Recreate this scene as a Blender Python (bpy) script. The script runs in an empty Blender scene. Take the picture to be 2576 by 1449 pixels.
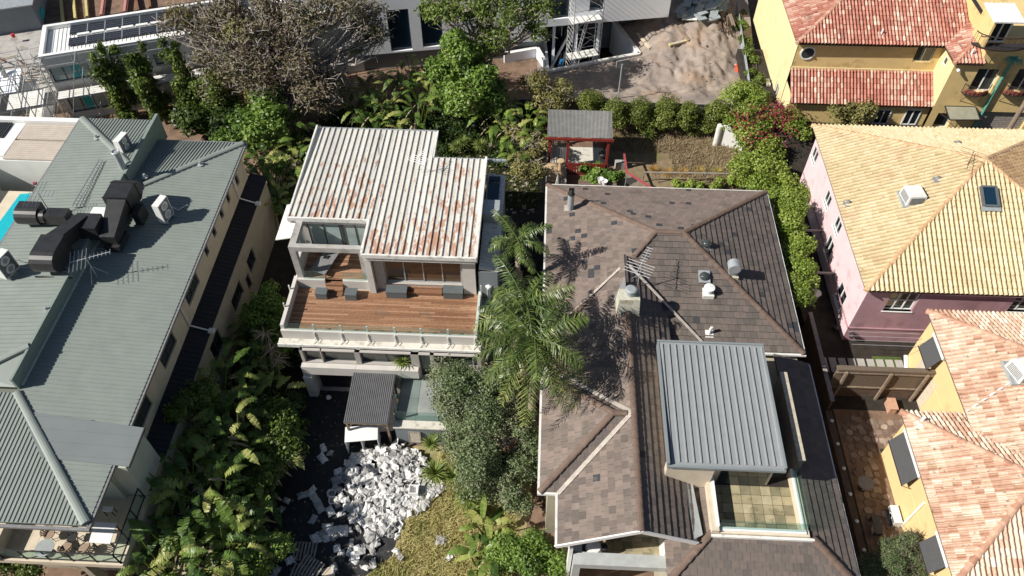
import bpy, math, random
import numpy as np
from mathutils import Vector as V3, Matrix
SC = bpy.context.scene
COL = SC.collection
R = random.Random(11)
NR = np.random.default_rng(5)
rad = math.radians
# ------------------------------------------------------------------ survey: photo point -> world point
# The drone is 40 m above the yard. P() intersects a sight line with a level z, PX / PY with a wall plane.
CAMH, PITCH, YAW, FOC = 40.0, rad(50.1), rad(2.65), 1962.0
FW = V3((-math.sin(YAW)*math.cos(PITCH), math.cos(YAW)*math.cos(PITCH), -math.sin(PITCH)))
RT = V3((math.cos(YAW), math.sin(YAW), 0))
UP = RT.cross(FW)
def ray(u, v): return FW + RT*((u-1288)/FOC) - UP*((v-724.5)/FOC)
def P(u, v, z):
    d = ray(u, v); return V3((0, 0, CAMH)) + d*((z-CAMH)/d.z)
def PX(u, v, x):
    d = ray(u, v); return V3((0, 0, CAMH)) + d*(x/d.x)
def PY(u, v, y):
    d = ray(u, v); return V3((0, 0, CAMH)) + d*(y/d.y)
def T(t, x, y): return (((t-1) % 4)*644 + x/3, ((t-1)//4)*483 + y/3)
def PT(t, x, y, z): return P(*T(t, x, y), z)
def PTX(t, x, y, X): return PX(*T(t, x, y), X)
def PTY(t, x, y, Y): return PY(*T(t, x, y), Y)
# ------------------------------------------------------------------ materials
MATS = {}
def mat(name, col, rough=.7, var=.12, scale=6, bump=0, bscale=40, metal=0, tint=None, spec=.4,
        trans=0, stain=None, stain_amt=.5, sscale=1.2, island=False):
    """principled material; var = soft tonal noise, tint = (colour a, colour b,..) ramp over the face attribute 'tint'"""
    m = bpy.data.materials.new(name); m.use_nodes = True
    nt = m.node_tree; N = nt.nodes; L = nt.links
    b = N['Principled BSDF']; b.inputs['Roughness'].default_value = rough
    b.inputs['Metallic'].default_value = metal
    b.inputs['Specular IOR Level'].default_value = spec
    tc = N.new('ShaderNodeTexCoord')
    def noise(sc, det=5):
        n = N.new('ShaderNodeTexNoise'); n.inputs['Scale'].default_value = sc; n.inputs['Detail'].default_value = det
        L.new(tc.outputs['Object'], n.inputs['Vector']); return n
    if tint:
        a = N.new('ShaderNodeAttribute'); a.attribute_name = 'tint'
        r = N.new('ShaderNodeValToRGB'); r.color_ramp.interpolation = 'LINEAR'
        els = r.color_ramp.elements
        while len(els) < len(tint): els.new(.5)
        for i, c in enumerate(tint):
            els[i].position = i/(len(tint)-1); els[i].color = (*c, 1)
        L.new(a.outputs['Fac'], r.inputs['Fac']); src = r.outputs['Color']
    else:
        g = N.new('ShaderNodeRGB'); g.outputs[0].default_value = (*col, 1); src = g.outputs[0]
    if var:
        n = noise(scale)
        mr = N.new('ShaderNodeMapRange'); mr.inputs['From Min'].default_value = .25; mr.inputs['From Max'].default_value = .75
        mr.inputs['To Min'].default_value = 1-var; mr.inputs['To Max'].default_value = 1+var
        L.new(n.outputs['Fac'], mr.inputs['Value'])
        mx = N.new('ShaderNodeVectorMath'); mx.operation = 'SCALE'
        L.new(src, mx.inputs[0]); L.new(mr.outputs[0], mx.inputs['Scale']); src = mx.outputs[0]
    if stain:
        for k, (c, thr, sc, amt) in enumerate(stain):
            n = noise(sc, 8)
            mr = N.new('ShaderNodeMapRange'); mr.inputs['From Min'].default_value = thr; mr.inputs['From Max'].default_value = thr+.1
            mr.inputs['To Min'].default_value = 0; mr.inputs['To Max'].default_value = amt
            L.new(n.outputs['Fac'], mr.inputs['Value'])
            mx = N.new('ShaderNodeMix'); mx.data_type = 'RGBA'
            L.new(mr.outputs[0], mx.inputs[0]); L.new(src, mx.inputs[6]); mx.inputs[7].default_value = (*c, 1); src = mx.outputs[2]
    L.new(src, b.inputs['Base Color'])
    if bump:
        n = noise(bscale, 6); bp = N.new('ShaderNodeBump'); bp.inputs['Strength'].default_value = min(1, bump)
        bp.inputs['Distance'].default_value = .05*bump
        L.new(n.outputs['Fac'], bp.inputs['Height']); L.new(bp.outputs[0], b.inputs['Normal'])
    if trans:
        out = N['Material Output']; t = N.new('ShaderNodeBsdfTranslucent'); L.new(src, t.inputs['Color'])
        mx = N.new('ShaderNodeMixShader'); mx.inputs[0].default_value = trans
        L.new(b.outputs[0], mx.inputs[1]); L.new(t.outputs[0], mx.inputs[2]); L.new(mx.outputs[0], out.inputs['Surface'])
    MATS[name] = m; return m
def glass(name, col=(.6, .75, .72), alpha=.45, rough=.03):
    m = bpy.data.materials.new(name); m.use_nodes = True; nt = m.node_tree; N = nt.nodes; L = nt.links
    b = N['Principled BSDF']; b.inputs['Base Color'].default_value = (*col, 1); b.inputs['Roughness'].default_value = rough
    t = N.new('ShaderNodeBsdfTransparent'); t.inputs['Color'].default_value = (.9, .97, .95, 1)
    mx = N.new('ShaderNodeMixShader'); mx.inputs[0].default_value = alpha
    L.new(t.outputs[0], mx.inputs[1]); L.new(b.outputs[0], mx.inputs[2]); L.new(mx.outputs[0], N['Material Output'].inputs['Surface'])
    MATS[name] = m; return m
# ------------------------------------------------------------------ mesh builder
Z = V3((0, 0, 1))
class MB:
    def __init__(s): s.v = []; s.f = []; s.t = []; s.m = []
    def add(s, vs, fs, t=.5, m=0):
        o = len(s.v); s.v.extend([tuple(p) for p in vs])
        for f in fs: s.f.append(tuple(i+o for i in f)); s.t.append(t); s.m.append(m)
        return s
    def poly(s, pts, t=.5, m=0): return s.add(pts, [tuple(range(len(pts)))], t, m)
    def box(s, x0, x1, y0, y1, z0, z1, t=.5, m=0):
        v = [(x, y, z) for z in (z0, z1) for y in (y0, y1) for x in (x0, x1)]
        return s.add(v, [(0, 2, 3, 1), (4, 5, 7, 6), (0, 1, 5, 4), (2, 6, 7, 3), (0, 4, 6, 2), (1, 3, 7, 5)], t, m)
    def obox(s, c, ax, ay, az, t=.5, m=0):
        """box about a centre with three half-axis vectors"""
        c, ax, ay, az = map(V3, (c, ax, ay, az))
        v = [c + ax*i + ay*j + az*k for k in (-1, 1) for j in (-1, 1) for i in (-1, 1)]
        return s.add(v, [(0, 2, 3, 1), (4, 5, 7, 6), (0, 1, 5, 4), (2, 6, 7, 3), (0, 4, 6, 2), (1, 3, 7, 5)], t, m)
    def beam(s, a, b, w, h, up=Z, t=.5, m=0):
        a, b = V3(a), V3(b); d = (b-a)
        if d.length < 1e-6: return s
        e = d.normalized(); sd = e.cross(V3(up))
        if sd.length < 1e-3: sd = e.cross(V3((1, 0, 0)))
        sd.normalize(); u = sd.cross(e)
        return s.obox((a+b)/2, d/2, sd*(w/2), u*(h/2), t, m)
    def prism(s, pts, z0, z1, t=.5, m=0):
        n = len(pts); v = [(p[0], p[1], z0) for p in pts] + [(p[0], p[1], z1) for p in pts]
        ar = sum(pts[i][0]*pts[(i+1) % n][1]-pts[(i+1) % n][0]*pts[i][1] for i in range(n))
        f = [tuple(range(n, 2*n)), tuple(range(n-1, -1, -1))] + [(i, (i+1) % n, n+(i+1) % n, n+i) for i in range(n)]
        if ar < 0: f = [tuple(reversed(q)) for q in f]
        return s.add(v, f, t, m)
    def slab(s, pts, th, t=.5, m=0, up=None):
        pts = [V3(p) for p in pts]; n = len(pts)
        nn = sum(((pts[i]-pts[0]).cross(pts[(i+1) % n]-pts[0]) for i in range(1, n-1)), V3())
        if nn.z < 0 or (abs(nn.z) < 1e-6 and up is not None and nn.dot(V3(up)) < 0): pts.reverse()
        nn = nn.normalized(); nn = nn if nn.z >= 0 else -nn
        if up is not None: nn = V3(up).normalized()
        v = pts + [p - nn*th for p in pts]
        return s.add(v, [tuple(range(n)), tuple(range(2*n-1, n-1, -1))] + [(i, n+i, n+(i+1) % n, (i+1) % n) for i in range(n)], t, m)
    def tube(s, pts, r, n=6, r1=None, t=.5, m=0, caps=True):
        pts = [V3(p) for p in pts]; k = len(pts); rs = r if isinstance(r, (list, tuple)) else [r+((r if r1 is None else r1)-r)*i/(k-1) for i in range(k)]
        vs = []; pr = None
        for i, p in enumerate(pts):
            e = (pts[min(i+1, k-1)]-pts[max(i-1, 0)]).normalized()
            a = (pr - e*pr.dot(e)) if pr is not None else e.cross(Z if abs(e.z) < .9 else V3((1, 0, 0)))
            if a.length < 1e-4: a = e.cross(V3((0, 1, 0)))
            a.normalize(); pr = a; bb = e.cross(a)
            vs += [p + (a*math.cos(q)+bb*math.sin(q))*rs[i] for q in (2*math.pi*j/n for j in range(n))]
        fs = [(i*n+j, i*n+(j+1) % n, (i+1)*n+(j+1) % n, (i+1)*n+j) for i in range(k-1) for j in range(n)]
        if caps: fs += [tuple(range(n-1, -1, -1)), tuple(range((k-1)*n, k*n))]
        return s.add(vs, fs, t, m)
    def lathe(s, c, prof, n=16, t=.5, m=0, axis=None):
        c = V3(c); a = V3(axis).normalized() if axis is not None else Z
        x = a.cross(V3((0, 1, 0)) if abs(a.y) < .9 else V3((1, 0, 0))).normalized(); y = a.cross(x)
        vs = [c + a*h + (x*math.cos(q)+y*math.sin(q))*r for r, h in prof for q in (2*math.pi*j/n for j in range(n))]
        k = len(prof)
        fs = [(i*n+j, i*n+(j+1) % n, (i+1)*n+(j+1) % n, (i+1)*n+j) for i in range(k-1) for j in range(n)]
        fs += [tuple(range(n-1, -1, -1)), tuple(range((k-1)*n, k*n))]
        return s.add(vs, fs, t, m)
    def build(s, name, mats, parent=None, smooth=False):
        me = bpy.data.meshes.new(name)
        org = wloc(parent) if parent else V3()
        v = np.array(s.v, dtype=np.float64).reshape(-1, 3) - np.array(org)
        if parent is None and len(v):
            lo, hi = v.min(0), v.max(0); org = V3(((lo[0]+hi[0])/2, (lo[1]+hi[1])/2, lo[2])); v = v - np.array(org)
        me.from_pydata([tuple(p) for p in v], [], s.f)
        ms = mats if isinstance(mats, (list, tuple)) else [mats]
        for q in ms: me.materials.append(MATS[q] if isinstance(q, str) else q)
        if any(s.m): me.polygons.foreach_set('material_index', s.m)
        a = me.attributes.new('tint', 'FLOAT', 'FACE'); a.data.foreach_set('value', s.t)
        if smooth: me.polygons.foreach_set('use_smooth', [True]*len(s.f))
        me.update()
        return link(name, me, parent, org)
def wloc(o):
    p = V3()
    while o is not None: p = p + o.location; o = o.parent
    return p
def link(name, me, parent, org=(0, 0, 0)):
    o = bpy.data.objects.new(name, me); COL.objects.link(o)
    if parent: o.parent = parent
    else: o.location = org
    return o
def npmesh(name, v, f, tint, mats, parent=None, mi=None, smooth=False):
    """numpy quads -> object"""
    org = np.array(wloc(parent)) if parent else np.array([(v[:, 0].min()+v[:, 0].max())/2, (v[:, 1].min()+v[:, 1].max())/2, v[:, 2].min()])
    me = bpy.data.meshes.new(name); nv, nf, k = len(v), len(f), f.shape[1]
    me.vertices.add(nv); me.vertices.foreach_set('co', (v-org).astype(np.float32).ravel())
    me.loops.add(nf*k); me.loops.foreach_set('vertex_index', f.astype(np.int32).ravel())
    me.polygons.add(nf); me.polygons.foreach_set('loop_start', np.arange(0, nf*k, k, dtype=np.int32))
    if mi is not None: me.polygons.foreach_set('material_index', mi.astype(np.int32))
    for q in (mats if isinstance(mats, (list, tuple)) else [mats]): me.materials.append(MATS[q])
    a = me.attributes.new('tint', 'FLOAT', 'FACE'); a.data.foreach_set('value', tint.astype(np.float32))
    if smooth: me.polygons.foreach_set('use_smooth', np.ones(nf, dtype=bool))
    me.update(calc_edges=True); me.validate()
    return link(name, me, parent, V3(org))
def thing(name, label, cat, loc, group=None):
    o = bpy.data.objects.new(name, None); COL.objects.link(o); o.location = V3(loc); o.empty_display_size = .2
    o['label'] = label; o['category'] = cat
    if group: o['group'] = group
    return o
def tag(o, label, cat, group=None):
    o['label'] = label; o['category'] = cat
    if group: o['group'] = group
    return o
def kind(o, k='structure'): o['kind'] = k; return o
def dup(root, loc, rz=0, sc=1, label=None, group=None):
    r = root.copy(); COL.objects.link(r); r.location = V3(loc); r.rotation_euler = (0, 0, rz); r.scale = (sc, sc, sc)
    if label: r['label'] = label
    if group: r['group'] = group
    for ch in list(root.children):
        c = ch.copy(); COL.objects.link(c); c.parent = r
        for g in ch.children:
            d = g.copy(); COL.objects.link(d); d.parent = c
    return r
# ------------------------------------------------------------------ planes, clipping, roof coverings
class Plane2:
    """2-D frame in a roof plane: u along the eave, v up the slope, w outward"""
    def __init__(s, pts, udir=None):
        pts = [V3(p) for p in pts]; n = len(pts)
        nn = sum(((pts[i]-pts[0]).cross(pts[(i+1) % n]-pts[0]) for i in range(1, n-1)), V3()).normalized()
        if nn.z < 0: nn = -nn
        s.w = nn
        u = Z.cross(nn)
        if udir is not None: u = V3(udir) - nn*nn.dot(V3(udir))
        s.u = u.normalized(); s.v = nn.cross(s.u); s.o = pts[0]
        s.p = [((p-s.o).dot(s.u), (p-s.o).dot(s.v)) for p in pts]
        ar = sum(s.p[i][0]*s.p[(i+1) % n][1]-s.p[(i+1) % n][0]*s.p[i][1] for i in range(n))
        if ar < 0: s.p.reverse()
        s.u0 = min(q[0] for q in s.p); s.u1 = max(q[0] for q in s.p); s.v0 = min(q[1] for q in s.p); s.v1 = max(q[1] for q in s.p)
    def lift(s, u, v, h=0): return s.o + s.u*u + s.v*v + s.w*h
def clip(poly, a, b, c):
    """keep the side a*x+b*y+c >= 0"""
    out = []; n = len(poly)
    for i in range(n):
        p, q = poly[i], poly[(i+1) % n]; dp = a*p[0]+b*p[1]+c; dq = a*q[0]+b*q[1]+c
        if dp >= 0: out.append(p)
        if (dp > 0 and dq < 0) or (dp < 0 and dq > 0):
            t = dp/(dp-dq); out.append((p[0]+(q[0]-p[0])*t, p[1]+(q[1]-p[1])*t))
    return out
def cliprect(conv, u0, u1, v0, v1):
    q = clip(conv, 1, 0, -u0); q = clip(q, -1, 0, u1) if q else q
    q = clip(q, 0, 1, -v0) if q else q; q = clip(q, 0, -1, v1) if q else q
    return q if len(q) > 2 else None
def shingles(mb, pts, w=.33, e=.36, th=.035, dark=0.04, udir=None, lo=.15, hi=.6, stag=.5):
    pl = Plane2(pts, udir)
    nv = int((pl.v1-pl.v0)/e)+1; nu = int((pl.u1-pl.u0)/w)+2
    for j in range(nv):
        off = (w*stag if j % 2 else 0); rowt = R.uniform(-.05, .05)
        for i in range(-1, nu):
            u0 = pl.u0+i*w+off; v0 = pl.v0+j*e
            q = cliprect(pl.p, u0+.004, u0+w-.004, v0, v0+e)
            if not q: continue
            t = 1.0 if R.random() < dark else min(.8, max(0, R.uniform(lo, hi)+rowt))
            k = R.uniform(-.006, .006)
            h = lambda p: th*(1-(p[1]-v0)/e)+.006+k
            vs = [pl.lift(p[0], p[1], h(p)) for p in q]; mb.poly(vs, t)
            for a in range(len(q)):
                b = (a+1) % len(q)
                if abs(q[a][1]-v0) < 1e-5 and abs(q[b][1]-v0) < 1e-5:
                    mb.add([pl.lift(q[a][0], v0, 0), pl.lift(q[b][0], v0, 0), vs[b], vs[a]], [(0, 1, 2, 3)], t)
def barrels(mb, pts, w=.24, e=.36, r=.075, th=.03, udir=None, spot=.0):
    pl = Plane2(pts, udir)
    nv = int((pl.v1-pl.v0)/e)+1; nu = int((pl.u1-pl.u0)/w)+1
    prof = [(0, -.75), (.05, .15), (.18, .75), (.37, 1), (.56, .75), (.69, .15), (.74, -.75), (1, -.75)]
    for i in range(-1, nu+1):
        for j in range(nv):
            t = min(1, max(0, .5+R.gauss(0, .23)+.16*math.sin(i*.21+j*.13)*math.cos(j*.17))); v0 = pl.v0+j*e; jj = R.uniform(-.008, .008)
            for k in range(len(prof)-1):
                a, b = prof[k], prof[k+1]
                u0, u1 = pl.u0+(i+a[0])*w, pl.u0+(i+b[0])*w
                q = cliprect(pl.p, u0, u1, v0, v0+e)
                if not q: continue
                h = lambda p: (a[1]+(b[1]-a[1])*(p[0]-u0)/(u1-u0))*r + th*(1-(p[1]-v0)/e)+.012+r*.75+jj
                vs = [pl.lift(p[0], p[1], h(p)) for p in q]; mb.poly(vs, t)
                for x in range(len(q)):
                    y = (x+1) % len(q)
                    if abs(q[x][1]-v0) < 1e-5 and abs(q[y][1]-v0) < 1e-5:
                        mb.add([pl.lift(q[x][0], v0, 0), pl.lift(q[y][0], v0, 0), vs[y], vs[x]], [(0, 1, 2, 3)], t*.6)
def ribs(mb, pts, sp=.25, w=.05, h=.035, along='v', udir=None, t=.5, off=.5, m=0, jit=0):
    """raised seams of a metal sheet roof, cut to the roof polygon"""
    pl = Plane2(pts, udir); A = 0 if along == 'v' else 1
    lo, hi = (pl.u0, pl.u1) if A == 0 else (pl.v0, pl.v1)
    k = lo+sp*off
    while k < hi:
        xs = []; n = len(pl.p)
        for i in range(n):
            p, q = pl.p[i], pl.p[(i+1) % n]
            if (p[A]-k)*(q[A]-k) < 0:
                f = (k-p[A])/(q[A]-p[A]); xs.append(p[1-A]+(q[1-A]-p[1-A])*f)
        xs.sort()
        for a, b in zip(xs[::2], xs[1::2]):
            if b-a < .05: continue
            def pt(x, y, hh): return pl.lift(x, y, hh) if A == 0 else pl.lift(y, x, hh)
            vs = [pt(k+s_*w/2*g, y, hh) for y in (a+.01, b-.01) for s_, g, hh in ((-1, 1, .001), (-1, .55, h), (1, .55, h), (1, 1, .001))]
            mb.add(vs, [(0, 1, 5, 4), (1, 2, 6, 5), (2, 3, 7, 6), (0, 3, 2, 1), (4, 5, 6, 7)], t, m)
        k += sp*(1+R.uniform(-jit, jit))
def corrug(mb, pts, sp=.09, h=.02, along='v', udir=None):
    """corrugated sheet as real waves, cut to the polygon"""
    pl = Plane2(pts, udir); A = along == 'v'
    lo, hi = (pl.u0, pl.u1) if A else (pl.v0, pl.v1); n = int((hi-lo)/(sp/2))+1
    for i in range(n):
        k0, k1 = lo+i*sp/2, lo+(i+1)*sp/2
        q = cliprect(pl.p, k0, k1, pl.v0-1, pl.v1+1) if A else cliprect(pl.p, pl.u0-1, pl.u1+1, k0, k1)
        if not q: continue
        X = 0 if A else 1; up = i % 2 == 0; sh = (i//10 % 9)/9
        mb.poly([pl.lift(p[0], p[1], .004+h*(((p[X]-k0)/(k1-k0)) if up else (1-(p[X]-k0)/(k1-k0)))) for p in q], .3+.4*sh)
def caps(mb, a, b, r=.13, step=.36, lift=.05, flat=False, tv=None, seg=6):
    """a run of overlapping half-round ridge tiles from a to b"""
    a, b = V3(a), V3(b); d = b-a; n = max(1, int(d.length/step)); e = d/n; ed = d.normalized()
    sd = ed.cross(Z).normalized(); u = sd.cross(ed)
    for i in range(n):
        p0 = a+e*i-ed*.03; p1 = a+e*(i+1); t = R.random() if tv is None else tv+R.uniform(-.08, .08)
        vs = []
        for p, rr in ((p0, r*1.1), (p1, r*.92)):
            for k in range(seg+1):
                an = math.pi*k/seg; hh = math.sin(an)*(.55 if flat else .9)
                vs.append(p + sd*(math.cos(an)*rr) + u*(hh*rr+lift-(.05 if k in (0, seg) else 0)))
        g = seg+1
        fs = [(k, k+1, g+k+1, g+k) for k in range(seg)]+[tuple(range(g)), tuple(range(2*g-1, g-1, -1))]
        mb.add(vs, fs, t)
def wall(mb, o, ux, W, H, holes=(), dep=.12, n=None, m=0, t=.5):
    """a rendered wall face with true openings: o bottom-left, ux unit vector to the right (seen from outside), holes (u0,u1,v0,v1)"""
    o, ux = V3(o), V3(ux).normalized(); n = ux.cross(Z) if n is None else V3(n)
    us = sorted({0, W, *[q for h in holes for q in h[:2]]}); vs = sorted({0, H, *[q for h in holes for q in h[2:4]]})
    pt = lambda u, v, d=0: o+ux*u+Z*v-n*d
    for a, b in zip(us, us[1:]):
        for c, d in zip(vs, vs[1:]):
            if any(h[0] <= a and b <= h[1] and h[2] <= c and d <= h[3] for h in holes): continue
            mb.poly([pt(a, c), pt(b, c), pt(b, d), pt(a, d)], t, m)
    for a, b, c, d in [h for h in holes if len(h) == 4]:
        for p, q in (((a, c), (b, c)), ((b, c), (b, d)), ((b, d), (a, d)), ((a, d), (a, c))):
            mb.poly([pt(*p), pt(*p, dep), pt(*q, dep), pt(*q)], t, m)
def window(parent, o, ux, hole, fm='white_paint', pm='dark_glass', bars=(1, 0), fw=.06, dep=.1, name='window', sill=None, label=None):
    """frame > pane set back in a wall opening"""
    o, ux = V3(o), V3(ux).normalized(); n = ux.cross(Z); a, b, c, d = hole
    pt = lambda u, v, q=0: o+ux*u+Z*v-n*q
    f = MB()
    def bar(u0, u1, v0, v1, q0, q1):
        f.obox((pt(u0, v0, q0)+pt(u1, v1, q1))/2, ux*((u1-u0)/2), n*((q1-q0)/2), Z*((v1-v0)/2))
    q0, q1 = dep-.05, dep+.01
    bar(a, a+fw, c, d, q0, q1); bar(b-fw, b, c, d, q0, q1); bar(a+fw, b-fw, c, c+fw, q0, q1); bar(a+fw, b-fw, d-fw, d, q0, q1)
    for i in range(bars[0]):
        x = a+(b-a)*(i+1)/(bars[0]+1); bar(x-fw/2, x+fw/2, c+fw, d-fw, q0+.003, q1-.003)
    for i in range(bars[1]):
        y = c+(d-c)*(i+1)/(bars[1]+1); bar(a+fw, b-fw, y-fw/3, y+fw/3, q0+.006, q1-.006)
    w = f.build(name, fm, parent)
    if label: w['label'] = label
    MB().poly([pt(a, c, dep), pt(b, c, dep), pt(b, d, dep), pt(a, d, dep)]).build('pane', pm, w)
    if sill: 
        g = MB(); g.obox((pt(a, c, -sill)+pt(b, c-.07, dep-.05))/2, ux*((b-a)/2+.06), n*((sill+dep-.05)/2), Z*.035); g.build('sill', fm, w)
    return w
def hwall(o, ux, u0, v0, u1, v1):
    """opening in wall coordinates from two photo points that lie on the wall plane (given as world points)"""
    return (u0, u1, v0, v1)
# ------------------------------------------------------------------ colours of the place
mat('green_metal', (.235, .285, .25), .5, .07, 1.5, tint=[(.205, .235, .215), (.265, .295, .27)], stain=[((.3, .32, .3), .62, .8, .3)])
mat('green_flash', (.22, .27, .24), .5, .08)
mat('grey_sheet', (.2, .22, .22), .45, .06, 1)
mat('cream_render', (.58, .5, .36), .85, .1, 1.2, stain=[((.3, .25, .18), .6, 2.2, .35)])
mat('cream_shaded', (.38, .34, .26), .85, .12, 1.2, stain=[((.25, .22, .16), .6, 2.2, .4)])  # the cream lowered, shade on the lower walls is in the colour
mat('sage_render', (.42, .46, .4), .8, .08, 1)
mat('black_duct', (.026, .026, .027), .42, .3, 3, spec=.5)
mat('dark_strip', (.02, .02, .023), .6, .15)
mat('white_paint', (.8, .8, .78), .45, .05)
mat('white_dirty', (.72, .71, .67), .6, .12, 2, stain=[((.35, .33, .27), .58, 3, .6)])
mat('ac_white', (.74, .74, .71), .4, .06)
mat('ac_grille', (.16, .165, .165), .6, .1)
mat('galv', (.42, .45, .46), .35, .15, 5, metal=.3)
mat('alu', (.62, .63, .64), .35, .1, metal=.5)
mat('lead', (.2, .2, .2), .6, .2)
mat('lean_brown', (.3, .24, .2), .9, .2, 3)
mat('dark_glass', (.012, .018, .022), .05, .0, spec=.7)
mat('blue_glass', (.01, .03, .055), .06, .0, spec=.7)
mat('dim_glass', (.05, .06, .055), .05, .0, spec=.7)
mat('door_glass', (.1, .055, .03), .06, .2, 1.5, spec=.6)
mat('pale_glass', (.36, .46, .45), .1, .2, .8, spec=.6)
mat('black_metal', (.02, .02, .022), .5, .1)
mat('charcoal', (.06, .065, .07), .5, .1)
mat('box_grey', (.11, .125, .13), .55, .08)
mat('pvc', (.78, .77, .72), .5, .05)
mat('rust_roof', (.7, .68, .63), .5, .07, 3, tint=[(.56, .54, .49), (.7, .68, .62)],
    stain=[((.33, .12, .05), .64, .9, .0)])
mat('taupe_render', (.42, .39, .36), .85, .08, 1.5, stain=[((.25, .23, .2), .6, 3, .35)])
mat('light_taupe', (.58, .55, .51), .85, .07, 1.5)
mat('dirty_ledge', (.6, .57, .5), .9, .1, 3, stain=[((.3, .27, .21), .55, 2.5, .6)])
mat('deck_wood', (.3, .12, .07), .55, .2, 9, tint=[(.2, .1, .055), (.3, .16, .09), (.4, .235, .145)], stain=[((.16, .11, .085), .6, .9, .4)])
mat('deck_red', (.26, .1, .08), .5, .2, 6, tint=[(.2, .06, .05), (.4, .2, .13)])
mat('concrete', (.4, .385, .36), .9, .15, 2, stain=[((.2, .18, .15), .54, .9, .6), ((.26, .2, .14), .6, 2.4, .5)], bump=.1, bscale=25)
mat('wet_concrete', (.27, .29, .28), .6, .15, 1.5, stain=[((.42, .4, .36), .55, .8, .5)])
mat('grey_render', (.2, .225, .24), .8, .1, 1)
mat('dark_corr', (.1, .1, .105), .5, .15, 2, tint=[(.09, .09, .095), (.14, .14, .145)])
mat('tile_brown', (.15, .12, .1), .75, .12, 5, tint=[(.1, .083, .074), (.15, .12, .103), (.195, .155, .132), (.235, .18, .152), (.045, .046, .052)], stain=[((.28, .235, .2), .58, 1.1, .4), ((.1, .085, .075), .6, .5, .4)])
mat('tile_brown_shaded', (.1, .09, .082), .75, .12, 5, tint=[(.08, .07, .062), (.125, .105, .094), (.15, .122, .105), (.16, .125, .11), (.05, .05, .055)], stain=[((.17, .15, .13), .6, 1.1, .4)])  # brown tile again, shade of right and near slopes put into its tones
mat('ridge_brown', (.15, .1, .075), .8, .2, 3, tint=[(.12, .08, .062), (.2, .14, .108)], stain=[((.25, .21, .17), .6, 2.2, .4)])
mat('valley_metal', (.42, .44, .43), .5, .12, 3)
mat('mortar', (.45, .4, .35), .9, .2, 5)
mat('skillion_grey', (.27, .285, .29), .45, .06, 2)
mat('skillion_rib', (.22, .245, .255), .45, .06, 2)
mat('cream_wall', (.6, .52, .4), .85, .1, 2)
mat('stone_cap', (.5, .44, .34), .9, .25, 6)
mat('brown_conc', (.2, .175, .15), .9, .2, 1.5)
mat('paver', (.33, .29, .18), .85, .2, 2, tint=[(.2, .18, .11), (.33, .28, .17), (.42, .37, .24)], stain=[((.14, .12, .07), .55, 2.2, .6)])
mat('terracotta', (.5, .22, .15), .75, .15, 5, tint=[(.33, .12, .085), (.41, .16, .115), (.46, .2, .145), (.54, .32, .24), (.66, .5, .4)], stain=[((.07, .05, .045), .61, 4.5, .8), ((.2, .1, .08), .58, .7, .4)])
mat('terracotta_pale', (.6, .35, .25), .8, .15, 5, tint=[(.47, .27, .18), (.55, .35, .25), (.63, .46, .34), (.7, .56, .44), (.76, .67, .55)], stain=[((.09, .08, .06), .62, 4.5, .75), ((.4, .33, .2), .6, .8, .35)])
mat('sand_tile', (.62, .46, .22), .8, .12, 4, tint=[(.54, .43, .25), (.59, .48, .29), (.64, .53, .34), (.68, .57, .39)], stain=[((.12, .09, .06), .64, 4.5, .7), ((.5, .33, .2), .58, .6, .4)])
mat('sand_tile_shaded', (.5, .35, .2), .8, .12, 4, tint=[(.42, .26, .15), (.55, .37, .2), (.6, .42, .25)])  # sand tile colours darkened as the shade of the slope facing away
mat('ridge_terra', (.5, .28, .19), .85, .2, 4, tint=[(.4, .2, .13), (.62, .4, .28)], stain=[((.1, .08, .07), .62, 3, .6)])
mat('ridge_sand', (.55, .35, .19), .85, .15, 4, tint=[(.48, .29, .15), (.62, .42, .24)])
mat('roof_under', (.05, .035, .025), .95, .1)
mat('yellow_render', (.72, .53, .24), .85, .07, 1.2, stain=[((.42, .3, .13), .56, 1.3, .5), ((.3, .22, .12), .64, 3, .4)])
mat('yellow_sunlit', (.76, .64, .36), .85, .06, 1.2, stain=[((.55, .42, .2), .56, 1.2, .4)])  # the yellow lightened, sunlight on left-facing walls is part of its colour
mat('orange_render', (.76, .56, .28), .85, .06, 1.2, stain=[((.55, .36, .16), .58, 1.2, .4)])
mat('pink_render', (.74, .55, .57), .85, .08, 1.1, stain=[((.42, .27, .27), .58, 1.3, .4)])
mat('pink_shaded', (.42, .25, .28), .85, .14, 1.1, stain=[((.24, .14, .15), .55, .9, .5), ((.18, .11, .1), .62, 3, .4)])  # the pink darkened, shade of the near side painted in under the stains
mat('awning', (.075, .076, .078), .8, .1)
mat('verdigris', (.1, .3, .24), .6, .3, 8)
mat('iron', (.035, .028, .028), .6, .2)
mat('flower_brown', (.2, .06, .04), .9, .4, 20)
mat('timber', (.25, .19, .14), .85, .25, 4)
mat('timber_dark', (.11, .075, .055), .85, .25, 4)
mat('timber_grey', (.3, .27, .24), .9, .25, 5)
mat('thatch', (.16, .12, .085), .95, .35, 30, bump=.6, bscale=60)
mat('red_wood', (.24, .03, .022), .65, .2, 6)
mat('red_rail', (.4, .07, .08), .5, .12)
mat('corr_clear', (.2, .2, .195), .6, .15, 2, tint=[(.13, .13, .125), (.27, .265, .25)], stain=[((.36, .34, .31), .6, 6, .6)])
mat('white_wall', (.84, .87, .92), .8, .04, .6)
mat('clay', (.5, .37, .22), .9, .2, 2, stain=[((.3, .2, .11), .55, 2, .5)])
mat('solar', (.022, .024, .03), .25, .2, 2, spec=.6)
mat('solar_line', (.3, .31, .33), .4, .1)
mat('white_roof', (.78, .78, .76), .5, .05)
mat('off_white', (.66, .68, .66), .7, .06, 1)
mat('teal', (.02, .4, .42), .5, .2)
mat('pool_teal', (.02, .42, .5), .15, .1)
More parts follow.
